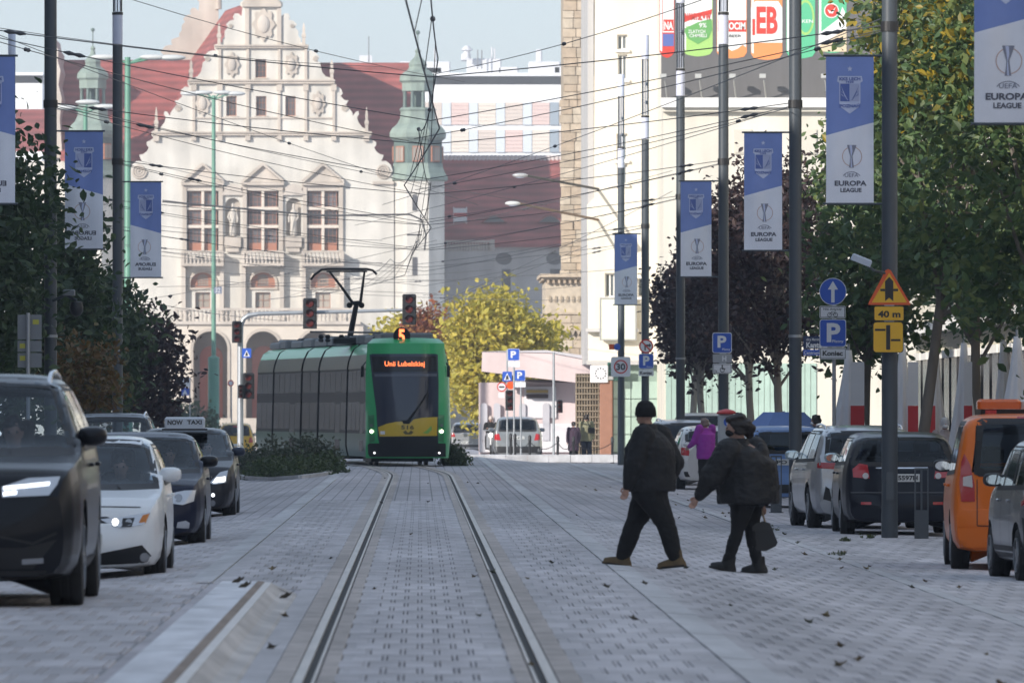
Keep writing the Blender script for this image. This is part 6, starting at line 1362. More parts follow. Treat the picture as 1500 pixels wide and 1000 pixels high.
P_MPV = [(-.5,.65),(-.497,.9),(-.485,1.1),(-.45,1.42),(-.42,1.52),(-.35,1.57),(-.2,1.60),(0,1.6),(.08,1.54),(.27,1.06),(.3,1.02),(.44,.9),(.48,.78),(.5,.64)]
P_VAN = [(-.5,.72),(-.498,1.2),(-.492,1.55),(-.478,1.70),(-.455,1.77),(-.2,1.8),(.05,1.78),(.12,1.7),(.28,1.17),(.33,1.1),(.45,1.0),(.48,.87),(.5,.68)]
P_PAN = [(-.5,.65),(-.495,1.0),(-.485,1.28),(-.465,1.44),(-.42,1.52),(0,1.54),(.1,1.48),(.26,1.04),(.3,1.0),(.45,.9),(.48,.82),(.5,.65)]
GRL = mat('grille_black',(.010,.010,.012),.35); SIL = mat('paint_silver',(.42,.43,.45),.3,metal=.6,coat=.7)
def on(px, d, y_=None): X = wx(px,d); return (X,d,gz(X,d))
def facing(px, dfront, L): X = wx(px,dfront); d = dfront+L/2; return (X,d,gz(X,d))
# --- queue in the left lane, facing us
slats = [('grille_slat','F',[(-.34,z),(.34,z),(.34,z+.018),(-.34,z+.018)],CHR,.012,'c') for z in (.70,.78,.86,.94)]
c1 = make_car('suv', 'large glossy black SUV with T-shaped running light, cut by the frame edge', facing(-74,63.5,4.95), math.pi, dict(cat='car',L=4.95,W=1.96,prof=P_SUV,belt=(1.20,1.16),col=paint('black',(.012,.013,.017)),wb=2.98,wr=.375,tw=.26,z0=.21,tumble=.34,rails=True,side=(-.17,.02),mirror=paint('black',(.012,.013,.017)),bulge=(.05,.07),plan=((-.5,.88),(-.47,.95),(-.40,.985),(-.25,1),(.3,1),(.42,.985),(.47,.94),(.5,.87)),
 decals=[('grille','F',[(-.37,.64),(-.33,.60),(.33,.60),(.37,.64),(.37,.97),(.33,1.01),(-.33,1.01),(-.37,.97)],GRL,.006,'c')]+slats+[('headlight','F',[(.385,.91),(.395,.835),(.74,.85),(.80,.93),(.82,.99),(.58,.978)],LENS,.008),('running_light','F',[(.40,.893),(.74,.928),(.745,.95),(.40,.915)],DRL,.014),('running_light','F',[(.40,.85),(.50,.86),(.50,.885),(.40,.875)],DRL,.012),('lower_grille','F',[(-.62,.30),(.62,.30),(.80,.52),(.55,.46),(-.55,.46),(-.80,.52)],GRL,.007,'c'),('fog_light','F',[(.54,.335),(.70,.345),(.70,.385),(.54,.375)],FOGM,.014),('bumper_crease','F',[(.30,.55),(.62,.48),(.80,.56),(.80,.58),(.62,.50),(.30,.57)],TRIM,.01),('skid_plate','F',[(-.75,.25),(.75,.25),(.72,.29),(-.72,.29)],TRIM,.012,'c'),('sill_trim','P',[(-1.2,.27),(1.2,.27),(1.2,.36),(-1.2,.36)],TRIM,.008)],plate_f=.54,plate_text='PO 7XC'))
c2 = make_car('hatchback', 'white hatchback with slim headlights and wide black lower grille behind the black SUV', facing(113,86.,4.33), math.pi, dict(L=4.33,W=1.76,prof=P_HAT,belt=(1.00,.95),col=paint('white',(.80,.82,.84)),wb=2.6,wr=.315,z0=.135,side=(-.17,.03),bulge=(.05,.16),
 decals=[('upper_grille','F',[(-.30,.60),(.30,.60),(.40,.63),(.30,.665),(-.30,.665),(-.40,.63)],GRL,.006,'c'),('headlight','F',[(.23,.64),(.35,.575),(.45,.55),(.69,.59),(.74,.71),(.47,.668)],LENS,.008),('lamp_mask','F',[(.44,.56),(.55,.565),(.58,.655),(.46,.65)],TRIM,.011),('headlight_lamp','F',disc(.385,.615,.032),LIT,.015),('headlight_lamp','F',disc(.52,.61,.035),FOGM,.016),('turn_signal','F',[(.62,.605),(.69,.605),(.73,.70),(.66,.68)],AMB,.012),('lower_grille','F',[(-.25,.18),(.25,.18),(.72,.20),(.79,.22),(.655,.38),(.25,.30),(-.25,.30),(-.655,.38),(-.79,.22),(-.72,.20)],GRL,.007,'c'),('fog_light','F',disc(.68,.255,.048),FOGM,.014)]+[('grille_slat','F',[(-.55,z),(.55,z),(.55,z+.012),(-.55,z+.012)],TRIM,.012,'c') for z in (.22,.25,.28)],plate_f=.44,plate_text='PO 2UR'))
c3 = make_car('sedan', 'dark navy saloon with chrome-framed headlights between the white car and the taxi', facing(197,106.5,4.43), math.pi, dict(L=4.43,W=1.75,prof=P_SED,belt=(1.02,.97),col=paint('navy',(.014,.018,.040)),wb=2.65,wr=.31,z0=.17,side=(-.15,.04),mirror=paint('gloss_black',(.01,.01,.012)),bulge=(.05,.13),
 decals=[('grille','F',[(-.36,.60),(.36,.60),(.40,.70),(-.40,.70)],GRL,.006,'c'),('grille_slat','F',[(-.40,.665),(.40,.665),(.40,.68),(-.40,.68)],CHR,.012,'c'),('grille_slat','F',[(-.38,.625),(.38,.625),(.38,.64),(-.38,.64)],CHR,.012,'c'),('headlight','F',[(.40,.70),(.42,.59),(.60,.565),(.74,.61),(.765,.75),(.62,.745)],LENS,.008),('headlight_lamp','F',disc(.55,.655,.05),FOGM,.014),('lower_grille','F',[(-.5,.22),(.5,.22),(.45,.36),(-.45,.36)],GRL,.007,'c'),('fog_light','F',[(.525,.28),(.68,.27),(.69,.34),(.64,.37),(.54,.35)],LENS,.012)],plate_f=.46,plate_text='PO 4EL'))
c4 = make_car('taxi', 'dark grey taxi with lit headlight and NOW TAXI roof sign', facing(266,138,4.46), math.pi, dict(L=4.46,W=1.745,prof=P_PRI,belt=(1.02,.97),col=paint('graphite',(.030,.030,.036),metal=.3),wb=2.7,wr=.305,z0=.16,side=(-.17,.03),mirror=paint('graphite2',(.03,.04,.07)),bulge=(.05,.14),
 decals=[('headlight','F',[(.45,.60),(.52,.57),(.72,.60),(.745,.80),(.62,.77)],LENS,.008),('headlight_lamp','F',[(.50,.60),(.70,.62),(.71,.70),(.56,.68)],LIT,.014),('fog_light','F',disc(.50,.27,.05),FOGM,.012),('running_light','F',disc(.51,.40,.03),DRL,.012),('lower_grille','F',[(-.42,.22),(.42,.22),(.36,.34),(-.36,.34)],GRL,.007,'c'),('grille','F',[(-.25,.58),(.25,.58),(.22,.62),(-.22,.62)],GRL,.007,'c')],plate_f=.46,plate_text='PO 1TX'))
X, d, z = c4.location; zt = 1.49
ts = thing('taxi_sign', 'pale roof sign reading NOW TAXI on the dark grey taxi', 'sign', (X,d-.35,z+zt)); yy = d-.35
MB().bev(X-.33,X+.33,yy-.09,yy+.09,z+zt-.02,z+zt+.17,.03).build('light_box', mat('taxi_box',(.66,.69,.74),.3), ts); text_part('NOW',X-.28,X-.03,z+zt+.04,z+zt+.12,yy-.095,SK,ts,bold=True); text_part('TAXI',X+.04,X+.28,z+zt+.05,z+zt+.12,yy-.095,SK,ts,bold=True); MB().box(X-.37,X+.37,yy-.1,yy+.1,z+zt-.05,z+zt-.021).build('sign_base', TRIM, ts)
c5 = make_car('suv', 'dark blue-grey parked SUV behind the thin brown shrub on the left side', facing(158,158,4.6), math.pi, dict(L=4.6,W=1.86,prof=P_SUV,belt=(1.14,1.10),col=paint('slate',(.035,.045,.065),metal=.3),wb=2.7,wr=.35,z0=.22,rails=True,side=(-.17,.02),decals=[('headlight','F',[(.42,.85),(.75,.82),(.80,.94),(.5,.95)],LENS,.008),('grille','F',[(-.38,.6),(.38,.6),(.38,.9),(-.38,.9)],GRL,.006,'c')],plate_f=.5))
c5.location.x = wx(158,158); 
# --- far traffic
far_rear = [('tail_light','R',[(.55,.78),(.78,.80),(.78,.98),(.62,.96)],TAIL,.008),('bumper_trim','R',[(-.72,.30),(.72,.30),(.72,.42),(-.72,.42)],TRIM,.008,'c')]
make_car('hatchback', 'silver hatchback driving away next to the tram front', (wx(684,404),404,gz(2,404)-.05), 0, dict(L=3.85,W=1.66,prof=P_HAT,belt=(.98,.93),col=SIL,wb=2.44,wr=.29,side=(-.1,),decals=far_rear,plate_r=.52,plate_text='PO 31P'))
make_car('minivan', 'silver-grey minivan with big rear window waiting at the far crossing', (wx(758,316),318,gz(3.6,318)), 0, dict(cat='car',L=4.2,W=1.86,prof=P_MPV,belt=(1.03,.98),col=paint('grey_silver',(.30,.31,.31),metal=.5),wb=2.6,wr=.31,side=(-.2,.02),decals=[('tail_light','R',[(.62,.72),(.86,.74),(.84,.95),(.68,.97)],TAIL,.008),('bumper_trim','R',[(-.85,.26),(.85,.26),(.85,.5),(-.85,.5)],TRIM,.010,'c')],plate_r=.82,plate_text='PZ 4SC'))
make_car('taxi', 'yellow hatchback with a red brake light beyond the traffic light post', (wx(345,388),390,gz(-8,390)), 0, dict(L=4.0,W=1.7,prof=P_MPV,belt=(1.0,.96),col=paint('yellow',(.62,.36,.03)),wb=2.5,wr=.30,side=(-.1,),decals=[('tail_light','R',[(.6,.7),(.8,.72),(.78,.95),(.64,.95)],TAIL,.008),('brake_light','R',[(-.12,1.42),(.12,1.42),(.12,1.46),(-.12,1.46)],TAIL,.02,'c')],plate_r=.6))
make_car('estate_car', 'grey estate car crossing in front of the green lamp mast', (wx(290,425),425,gz(-11,425)-.05), math.pi/2, dict(L=4.5,W=1.75,prof=P_SED,belt=(1.0,.95),col=paint('mid_grey',(.22,.23,.25),metal=.4),wb=2.65,wr=.31,side=(-.15,.04)))
make_car('hatchback', 'dark red car crossing far off beside the dark bush', (wx(238,430),432,gz(-12,430)), math.pi/2, dict(L=4.2,W=1.72,prof=P_HAT,belt=(1.0,.95),col=paint('far_red',(.30,.03,.03)),wb=2.6,wr=.31,side=(-.15,.04)))
# --- parked on the right
def away(px, drear, L, yaw=0): X = wx(px,drear); d = drear+L/2; return (X-math.sin(yaw)*L/2,d,gz(X,d))
make_car('van', 'orange service van with amber beacon bar parked nose away', away(1520,97,4.4), math.radians(-2.), dict(cat='van',L=4.4,W=1.81,prof=P_VAN,belt=(1.12,1.06),col=paint('orange',(.74,.17,.022)),wb=2.73,wr=.325,z0=.22,tumble=.16,bulge=(.06,.1),side=(-.2,.03),rw=(1.13,1.70),rww=(.60,.56),plan=((-.5,.93),(-.485,.97),(-.44,1),(.3,1),(.44,.95),(.48,.88),(.5,.8)),
 decals=[('tail_light','R',[(.635,.80),(.79,.80),(.81,1.0),(.79,1.25),(.755,1.345),(.69,1.22),(.64,1.0)],TAIL,.008),('reversing_light','R',[(.66,.96),(.77,.98),(.77,1.08),(.67,1.10)],TAILW,.013),('tailgate_seam','R',[(-.61,.52),(.61,.52),(.61,.53),(-.61,.53)],TRIM,.006,'c'),('tailgate_seam','R',[(.605,.53),(.615,.53),(.615,1.05),(.605,1.05)],TRIM,.006),('bumper','R',[(-.80,.28),(.80,.28),(.84,.50),(-.84,.50)],paint('orange',(.74,.17,.022)),.03,'c'),('high_brake_light','R',[(-.15,1.745),(.15,1.745),(.15,1.765),(-.15,1.765)],TAIL,.012,'c')],plate_r=.66,mirror=TRIM,plate_text='PO 8KM'))
bp_ = away(1520,97,4.4); d = 98.6; X = wx(1512,d)
bc = thing('beacon_bar', 'amber and white warning beacon bar on the orange van roof', 'beacon', (X,d,bp_[2]+1.8))
zb = bp_[2]+1.85
for x0, x1, m in ((-.64,-.13,mat('amber_beacon',(.62,.13,.02),.2,coat=.6)),(-.13,.30,mat('beacon_white',(.62,.60,.56),.35)),(.30,.64,mat('amber_beacon'))): MB().bev(X+x0,X+x1-.004,d-.12,d+.12,zb,zb+.115,.03).build('beacon_lens', m, bc)
MB().box(X-.60,X+.60,d-.09,d+.09,zb-.07,zb-.002).build('beacon_foot', TRIM, bc); MB().box(X-.55,X-.42,d-.13,d-.10,zb-.06,zb-.01).build('red_lamp', TAIL, bc)
make_car('hatchback', 'small grey hatchback with black bumper at the frame edge in front of the orange van', away(1592,90.6,3.54), math.radians(3.2), dict(L=3.54,W=1.58,prof=P_PAN,belt=(1.0,.96),col=paint('stone_grey',(.20,.20,.21),metal=.4),wb=2.3,wr=.29,tumble=.2,side=(-.18,.04),mirror=TRIM,decals=[('tail_light','R',[(.60,.82),(.76,.82),(.74,1.40),(.66,1.40)],TAIL,.008),('reversing_light','R',[(.62,.88),(.74,.88),(.74,.98),(.62,.98)],TAILW,.013),('bumper_trim','R',[(-.74,.28),(.74,.28),(.76,.70),(-.76,.70)],TRIM,.010,'c'),('sill_trim','P',[(-1.6,.25),(1.6,.25),(1.6,.38),(-1.6,.38)],TRIM,.006)],plate_r=.56))
make_car('hatchback', 'black hatchback with round clear tail lamps parked behind the thick pole', away(1322,124.5,4.3), math.radians(-.2), dict(L=4.3,W=1.76,prof=[(a,b*.95) for a,b in P_MPV],belt=(1.05,1.0),col=paint('blue_black',(.010,.012,.020)),wb=2.6,wr=.315,side=(-.2,.02),rw=(1.06,1.42),rww=(.70,.58),mirror=mat('mirror_pale',(.45,.55,.58),.2,metal=.5),decals=[('tail_light','R',[(.47,.84),(.71,.86),(.72,.98),(.62,1.06),(.50,1.04)],TAIL,.008),('reversing_light','R',disc(.53,.88,.045),TAILW,.014),('rear_reflector','R',[(.45,.46),(.60,.46),(.60,.50),(.45,.50)],TAIL,.012),('bumper_line','R',[(-.75,.63),(.75,.63),(.75,.645),(-.75,.645)],mat('bumper_line',(.08,.085,.1),.3),.012,'c'),('chrome_strip','R',[(-.38,.985),(.38,.985),(.38,1.005),(-.38,1.005)],CHR,.012,'c')],plate_r=.85,plate_text='PO 5597H'))
make_car('suv', 'silver compact SUV with red-tipped mirror parked ahead of the black hatchback', away(1262,132,4.3), math.radians(3.2), dict(L=4.3,W=1.78,prof=P_MPV,belt=(1.05,1.0),col=SIL,wb=2.6,wr=.33,side=(-.2,.02),rails=True,mirror=mat('mirror_pale'),decals=[('tail_light','R',[(.50,.92),(.80,.94),(.80,1.03),(.52,1.02)],TAIL,.008),('bumper_vent','R',[(.58,.42),(.72,.46),(.68,.66),(.62,.62)],TRIM,.010)],plate_r=.8))
make_car('estate_car', 'blue hatchback with white plate parked behind the woman in black', away(1150,160,4.1), math.radians(2), dict(cat='car',L=4.1,W=1.72,prof=P_PAN,belt=(1.0,.96),col=paint('light_blue',(.16,.27,.52)),wb=2.5,wr=.30,side=(-.18,.03),tumble=.24,decals=[('tail_light','R',[(.62,.72),(.80,.72),(.80,.98),(.66,1.0)],TAIL,.008),('bumper_trim','R',[(-.76,.28),(.76,.28),(.78,.44),(-.78,.44)],TRIM,.010,'c')],plate_r=.86,plate_text='PO 145'))
WHP = paint('pearl_white',(.58,.58,.58))
make_car('hatchback', 'white hatchback with open rear door beside the woman in magenta', away(1043,196,4.2), math.radians(2), dict(L=4.2,W=1.74,prof=P_HAT,belt=(1.0,.95),col=WHP,wb=2.6,wr=.31,side=(-.17,.03),mirror=mat('mirror_pale'),decals=far_rear,plate_r=.6))
make_car('estate_car', 'silver estate car with red band lights parked next to the walker in the beanie', away(1000,208,4.5), math.radians(3), dict(cat='car',L=4.5,W=1.76,prof=P_MPV,belt=(1.02,.98),col=paint('warm_silver',(.38,.37,.37),metal=.5),wb=2.65,wr=.31,rails=True,side=(-.2,.02),decals=[('tail_band','R',[(-.8,.82),(.8,.82),(.8,1.0),(-.8,1.0)],mat('tail_dark_red',(.16,.02,.02),.2),.008,'c'),('bumper_trim','R',[(-.76,.28),(.76,.28),(.78,.42),(-.78,.42)],TRIM,.010,'c')],plate_r=.62))
make_car('suv', 'white SUV parked by the mint tiled wall', away(1030,232,4.5), 0, dict(L=4.5,W=1.82,prof=P_SUV,belt=(1.12,1.08),col=WHP,wb=2.65,wr=.34,z0=.22,side=(-.17,.02),rails=True,decals=far_rear,plate_r=.7))
make_car('hatchback', 'pale rose-white car at the head of the parked row', away(985,246,4.2), math.radians(4), dict(L=4.2,W=1.74,prof=P_HAT,belt=(1.02,.98),col=paint('rose_white',(.52,.45,.44)),wb=2.6,wr=.31,side=(-.17,.03),decals=far_rear,plate_r=.6))
# open door held by the woman in magenta
t = thing('car_door', 'white car door standing open beside the woman in magenta', 'car door', (wx(1026,195),195,gz(6.3,195)))
DD = [(wx(x,195),wz(y,195)) for x,y in ((1008,676),(1010,662),(1016,655),(1020,640),(1028,624),(1036,622),(1036,700),(1012,700),(1008,692))]
MB().prism(DD, 195, 195.09).build('panel', WHP, t); MB().prism([(wx(x,195),wz(y,195)) for x,y in ((1019,655),(1029,628),(1034.5,626),(1034.5,655))], 194.985, 194.998).build('pane', mat('shop_glass'), t); MB().ball((wx(1007,194.8),194.8,wz(651,195)), .1, 12, 8, zr=.06, yr=.06).build('mirror', WHP, t, smooth=True); MB().box(wx(1022,195),wx(1033,195),194.98,194.998,wz(692,195),wz(690,195)).build('handle', TRIM, t)
# ------------------------------------------------------------------ tram
TGR = mat('tram_green',(.045,.42,.15),.3,coat=.3,spec=.25,var=.05); TBL = mat('tram_black_glass',(.014,.014,.017),.22,spec=.12); TBK = mat('tram_black',(.014,.015,.017),.5,spec=.25); TYL = mat('tram_yellow',(.62,.42,.03),.3,coat=.5); TRF = mat('tram_roof_grey',(.16,.17,.18),.6,var=.15); TBE = mat('tram_cornice',(.10,.095,.06),.3,spec=.3,var=.25,vscale=1.2,stretch=(.4,.4,1)); TRB = mat('bellows',(.014,.014,.015),.8); TSG = mat('tram_dark_green',(.025,.09,.05),.3,spec=.2)  # cornice brown holds the reflection of house fronts in its colour
for m_, k_ in ((TBL,.45),(TBK,.5),(TBE,.6),(TSG,.5),(TGR,.75)):
    [q for q in m_.node_tree.nodes if q.type == 'BSDF_PRINCIPLED'][0].inputs['Specular Tint'].default_value = (k_,k_,k_*1.02,1)
tm = thing('tram', 'green and black low-floor tram on line 5 rounding the bend towards us', 'tram', (-.4,243,.0))
LP_ = [(-1.50,244.0),(-2.17,251),(-3.10,258.5),(-3.675,262.5),(-4.67,270),(-5.28,275)]
strips = [('skirt',[(.06,.26),(.0,.55),(.0,.93)],TSG),('window_band',[(.012,.93),(.03,2.0),(.06,2.80)],TBK),('cornice',[(.04,2.80),(.08,3.02),(.14,3.20)],TBE),('roof_shoulder',[(.14,3.20),(.24,3.40),(.42,3.52)],TGR),('roof',[(.42,3.52),(.8,3.56),(1.2,3.57)],TRF)]
def seg(i):
    a, b = Vector((*LP_[i],0)), Vector((*LP_[i+1],0)); t_ = (b-a).normalized(); n_ = Vector((t_.y,-t_.x,0)); return a, b, t_, n_
for i in range(5):
    a, b, t_, n_ = seg(i); g0, g1 = (.0 if i == 0 else .22), (.22 if i < 4 else 0); A, B = a+t_*g0, b-t_*g1; Ln = (B-A).length
    mod = None
    for nm, pr, m in strips:
        q = MB(); sec = pr+([(2.4-u,z) for u,z in pr[::-1]] if nm == 'roof' else [])
        lists = [sec] if nm == 'roof' else [pr,[(2.4-u,z) for u,z in pr]]
        for s_ in lists:
            o = len(q.v); k = len(s_)
            for P0 in (A,B): q.v += [tuple(P0+n_*u+Vector((0,0,z))) for u,z in s_]
            q.f += [(o+j,o+j+1,o+k+j+1,o+k+j) for j in range(k-1)]
        ob = q.build('tram_'+nm, m, tm, smooth=True, fixn=False)
        if nm == 'window_band': mod = ob
    # end walls of the module
    for P0 in (A,B):
        pts = [(.06,.26),(0,.9),(.06,2.8),(.14,3.2),(.42,3.52),(1.98,3.52),(2.26,3.2),(2.34,2.8),(2.4,.9),(2.34,.26)]; q = MB(); q.add([tuple(P0+n_*u+Vector((0,0,z))) for u,z in pts],[tuple(range(10))]); q.build('module_end', TBK, tm)
    # panes and doors, each its own piece
    k = max(2,int(Ln/1.25)); 
    for side in (0,1):
        for j in range(k):
            u0, u1 = (j+.03)/k*Ln, (j+.97)/k*Ln; door = (j == 1 and i in (1,3,0)); z0_, z1_ = (.42 if door else 1.02), 2.74
            q = MB(); off = lambda u,z: (.012+.048*(z-.93)/1.87-.008) if z > .93 else -.008
            for uu in (u0,u1):
                for zz_ in (z0_,z1_):
                    e = off(0,zz_); q.v.append(tuple(A+t_*uu+n_*(e if side == 0 else 2.4-e)+Vector((0,0,zz_))))
            q.f = [(0,1,3,2)]; q.build('tram_door' if door else 'side_pane', TBL, mod, fixn=False)
    # bellows
    if i < 4:
        a2, b2, t2, n2 = seg(i+1); q = MB(); C1 = b-t_*.22; C2 = b+t2*.22
        pts = [(.10,.35),(.06,.9),(.10,2.8),(.18,3.15),(.45,3.45),(1.95,3.45),(2.22,3.15),(2.30,2.8),(2.34,.9),(2.30,.35)]
        for f_ in range(7):
            u = f_/6; P0 = C1.lerp(C2,u); nn = n_.lerp(n2,u); e = .05 if f_%2 else -.01
            q.v += [tuple(P0+nn*(x+(e if x < 1.2 else -e))+Vector((0,0,z))) for x,z in pts]
        for f_ in range(6):
            for j in range(9): q.f.append((f_*10+j,f_*10+j+1,f_*10+11+j,f_*10+10+j))
        q.build('bellows', TRB, tm, fixn=False)
    # bogie and roof gear
    c = A.lerp(B,.5)+n_*1.2
    if i in (0,2,4):
        q = MB()
        for s_ in (-.9,.9):
            for w2 in (-.72,.72):
                p = c+t_*s_+n_*w2; o = len(q.v); q.lathe([(.30,-.05),(.30,.05)],(0,0,0),18,axis='x'); q.xform(Matrix.Translation((p.x,p.y,.31)) @ Matrix.Rotation(math.atan2(n_.y,n_.x),4,'Z'),o)
        o = len(q.v); q.box(-.9,.9,-1.3,1.3,.12,.34); q.xform(Matrix.Translation((c.x,c.y,0)) @ Matrix.Rotation(math.atan2(n_.y,n_.x),4,'Z'),o); q.build('bogie', TBK, tm)
    for s_, w2, l_, h_ in ((.25,.75,1.1,.26),(.6,.8,1.4,.20),(.85,.5,.6,.30)):
        p = A.lerp(B,s_)+n_*1.2; q = MB().bev(-w2,w2,-l_,l_,3.56,3.56+h_,.05); q.xform(Matrix.Translation((p.x,p.y,0)) @ Matrix.Rotation(math.atan2(n_.y,n_.x),4,'Z')); q.build('roof_unit', TRF if h_ < .28 else TBK, tm)
# front mask
YF = 242.1; CXF = wx(594.5,242.5); HWF = 59*242.5/F
def fy(u, z): return YF+.55*abs(u)**3.2+(.38*max(0,(z-1.05)/2.5)**1.6)+.10*max(0,.75-z)
def fw(z): return HWF*(1-.05*max(0,(z-2.6)/1.0)**1.5-.015*max(0,.6-z))
q = MB(); nu, nz = 28, 34; zs_ = np.linspace(.24,3.50,nz); us = np.linspace(-1,1,nu)
for z in zs_:
    for u in us: q.v.append((CXF+fw(z)*u, fy(u,z), z))
for i in range(nz-1):
    for k in range(nu-1): q.f.append((i*nu+k,i*nu+k+1,(i+1)*nu+k+1,(i+1)*nu+k))
bvh = BVHTree.FromPolygons([Vector(v) for v in q.v], q.f)
a0, b0, t0, n0 = seg(0); o = len(q.v)
for z in zs_:        # cab sides back to the first module
    e = np.interp(z,[.26,.9,2.8,3.2,3.5],[.06,0,.06,.14,.40]); 
    q.v.append(tuple(a0+n0*e+Vector((0,0,z)))); q.v.append(tuple(a0+n0*(2.4-e)+Vector((0,0,z))))
for i in range(nz-1):
    q.f.append((i*nu,(i+1)*nu,o+2*(i+1),o+2*i)); q.f.append((i*nu+nu-1,o+2*i+1,o+2*(i+1)+1,(i+1)*nu+nu-1))
q.build('front_mask', TGR, tm, smooth=True, fixn=False)
q = MB(); tp = []    # domed cap
for k in range(nu): tp.append((CXF+fw(3.5)*us[k], fy(us[k],3.5), 3.5))
q.v = tp+[(CXF+fw(3.5)*us[k]*.86, fy(us[k],3.5)+.28, 3.63+.03*(1-us[k]**2)) for k in range(nu)]+[tuple(a0+n0*(1.2+us[k]*.85)+Vector((0,0,3.60))) for k in range(nu)]
q.f = [(r*nu+k,r*nu+k+1,(r+1)*nu+k+1,(r+1)*nu+k) for r in range(2) for k in range(nu-1)]; q.build('front_cap', TGR, tm, smooth=True, fixn=False)
DF = 242.4
def tpatch(pts, nm, m, off, res=.12, par=None):
    v, f = grid_poly([(wx(x,DF),wz(y,DF)) for x,y in pts], res); out = []; ok = {}
    for i, p in enumerate(v):
        h = bvh.ray_cast(Vector((p.x,200,p.y)),Vector((0,1,0)))
        if h[0] is not None: ok[i] = len(out); out.append((h[0].x,h[0].y-off,h[0].z))
    fs = [tuple(ok[k] for k in g_) for g_ in f if all(k in ok for k in g_)]
    b = MB(); b.add(out,fs); return b.build(nm, m, par or tm, smooth=2, fixn=False)
wsn = tpatch([(541,519),(546,518),(637,518),(641.5,519),(642.5,560),(642,650),(556,651),(553.5,640),(551,600),(547,570)],'windscreen',mat('tram_windscreen',(.030,.036,.060),.12,spec=.6),.012)
tpatch([(553.8,625.5),(566,620.5),(580,617.5),(591,616.8),(594,620),(600,620),(606,614),(618,611.5),(640.8,610.5),(640.2,638),(556,639)],'yellow_panel',TYL,.024,par=wsn)
tpatch([(544,522),(639.5,522),(640,543.5),(546,544.5)],'display_panel',mat('display_black',(.010,.010,.014),.25),.024,par=wsn)
tpatch([(548,547.5),(640,547),(640,551),(549,551.5)],'sun_blind',mat('blind_grey',(.10,.11,.14),.4),.022,par=wsn)
OR = mat('led_orange',(.9,.25,.08),.4,emit=(1,.20,.06),estr=1.8)
def ytx(x, y): h = bvh.ray_cast(Vector((wx(x,DF),200,wz(y,DF))),Vector((0,1,0))); return h[0].y
text_part('Unii Lubelskiej',wx(563.5,DF),wx(622,DF),wz(538.5,DF),wz(529,DF),ytx(593,534)-.06,OR,tm); text_part('516',wx(587.5,DF),wx(606.5,DF),wz(628.5,DF),wz(622.5,DF),ytx(597,625)-.04,mat('tram_print',(.12,.10,.03),.5),tm,bold=True)
tpatch([(590,633),(594,630),(598,633.5),(602,630),(606,633),(602,636),(594,636)],'emblem',mat('tram_print'),.032); tpatch([(619,634),(625,630),(632,623),(632.5,629),(627,635)],'green_mark',mat('tram_mark_green',(.20,.42,.08),.4),.032); tpatch(rect(557,564,631,636),'white_sticker',SW,.032)
tpatch([(538.5,651),(541,649),(652,649),(655,652),(655,676.5),(540,678)],'bumper',TBK,.05); tpatch([(556,639.5),(640,638.5),(640,650.5),(557,651.5)],'lower_mask',TBK,.03)
for x in (544,647):
    tpatch([(x-5,608),(x+4,607),(x+5,646),(x-3,648)] if x < 600 else [(x-5,607),(x+4,608),(x+3,648),(x-5,646)],'lamp_recess',mat('tram_green_dark',(.02,.20,.07),.3,coat=.5),.012)
    tpatch(circ(x,623,2.2,12),'lamp_glass',FOGM,.04,.05); tpatch(circ(x,631.5,2.4,16),'headlight',mat('tram_headlight',(1,.95,.85),.3,emit=(1,.9,.65),estr=7),.05,.04)
for x in (548.5,643.5): tpatch(circ(x,663,1.7,12),'marker_light',mat('marker_lit',(.8,.8,.8),.3,emit=(1,1,1),estr=1.2),.08,.04)
b = MB(); y1 = ytx(596,618)-.06; b.tube([(wx(597,DF),y1,wz(618,DF)),(wx(612,DF),ytx(612,597)-.07,wz(597,DF)),(wx(627,DF),ytx(627,575)-.07,wz(575,DF))],[.05,.025,.02],6); b.tube([(wx(627,DF),ytx(627,575)-.075,wz(560,DF)+.1),(wx(626.5,DF),ytx(627,595)-.075,wz(598,DF))],.015,5); b.build('wiper', TBK, tm)
tpatch([(588,615),(602,615),(600,620.5),(591,620.5)],'wiper_pivot',TBK,.04)
d5 = MB().lathe([(.24,-.06),(.245,-.02),(.245,.06)],(wx(588.5,242.9),242.75,wz(492,242.9)),28,axis='y').build('number_disc', TBK, tm)
text_part('5',wx(583.5,242.7),wx(593,242.7),wz(502,242.7),wz(482,242.7),242.68,mat('led_red',(.9,.2,.06),.4,emit=(1,.16,.05),estr=3.),d5,bold=True)
for sg, x in ((-1,531),(1,657)):
    b = MB(); b.bev(wx(x-2.2,243),wx(x+2.2,243),242.9,243.1,wz(552,243),wz(535,243),.03); b.build('side_mirror', TBK, tm); MB().tube([(wx(x,243),243,wz(536,243)),(wx(x-sg*5,243),243.2,wz(530,243))],.02,6).build('mirror_arm', TBK, tm)
# pantograph
dp = 253.; pt = []
def pp(x, y): return W(x,y,dp)
b = MB(); b.bev(wx(488,dp),wx(530,dp),dp-.6,dp+.6,3.56,3.75,.04); b.tube([pp(513,492),pp(522,446)],[.09,.075],8); b.tube([pp(517,444),pp(500,420),pp(482,397)],[.045,.04,.03],8); b.tube([pp(528,444),pp(531,420),pp(534,397)],[.045,.04,.03],8)
b.tube([pp(515,444),pp(530,443)],.06,8)
for x in (512,529.5): b.lathe([(.09,-.03),(.09,.03)],tuple(pp(x,447)),12,axis='y')
b.tube([pp(455,410),pp(460,403),pp(471,395),pp(480,394),pp(538,394),pp(546,396),pp(552,402)],.035,8); b.tube([pp(478,397.5),pp(538,397.5)],.025,6); b.build('pantograph', TBK, tm, smooth=True)
b = MB()
for x in (470,480,500,540,552): b.lathe([(.05,0),(.09,.06),(.05,.1),(.09,.16),(.05,.22)],(wx(x,dp),dp+.3,3.62),10)
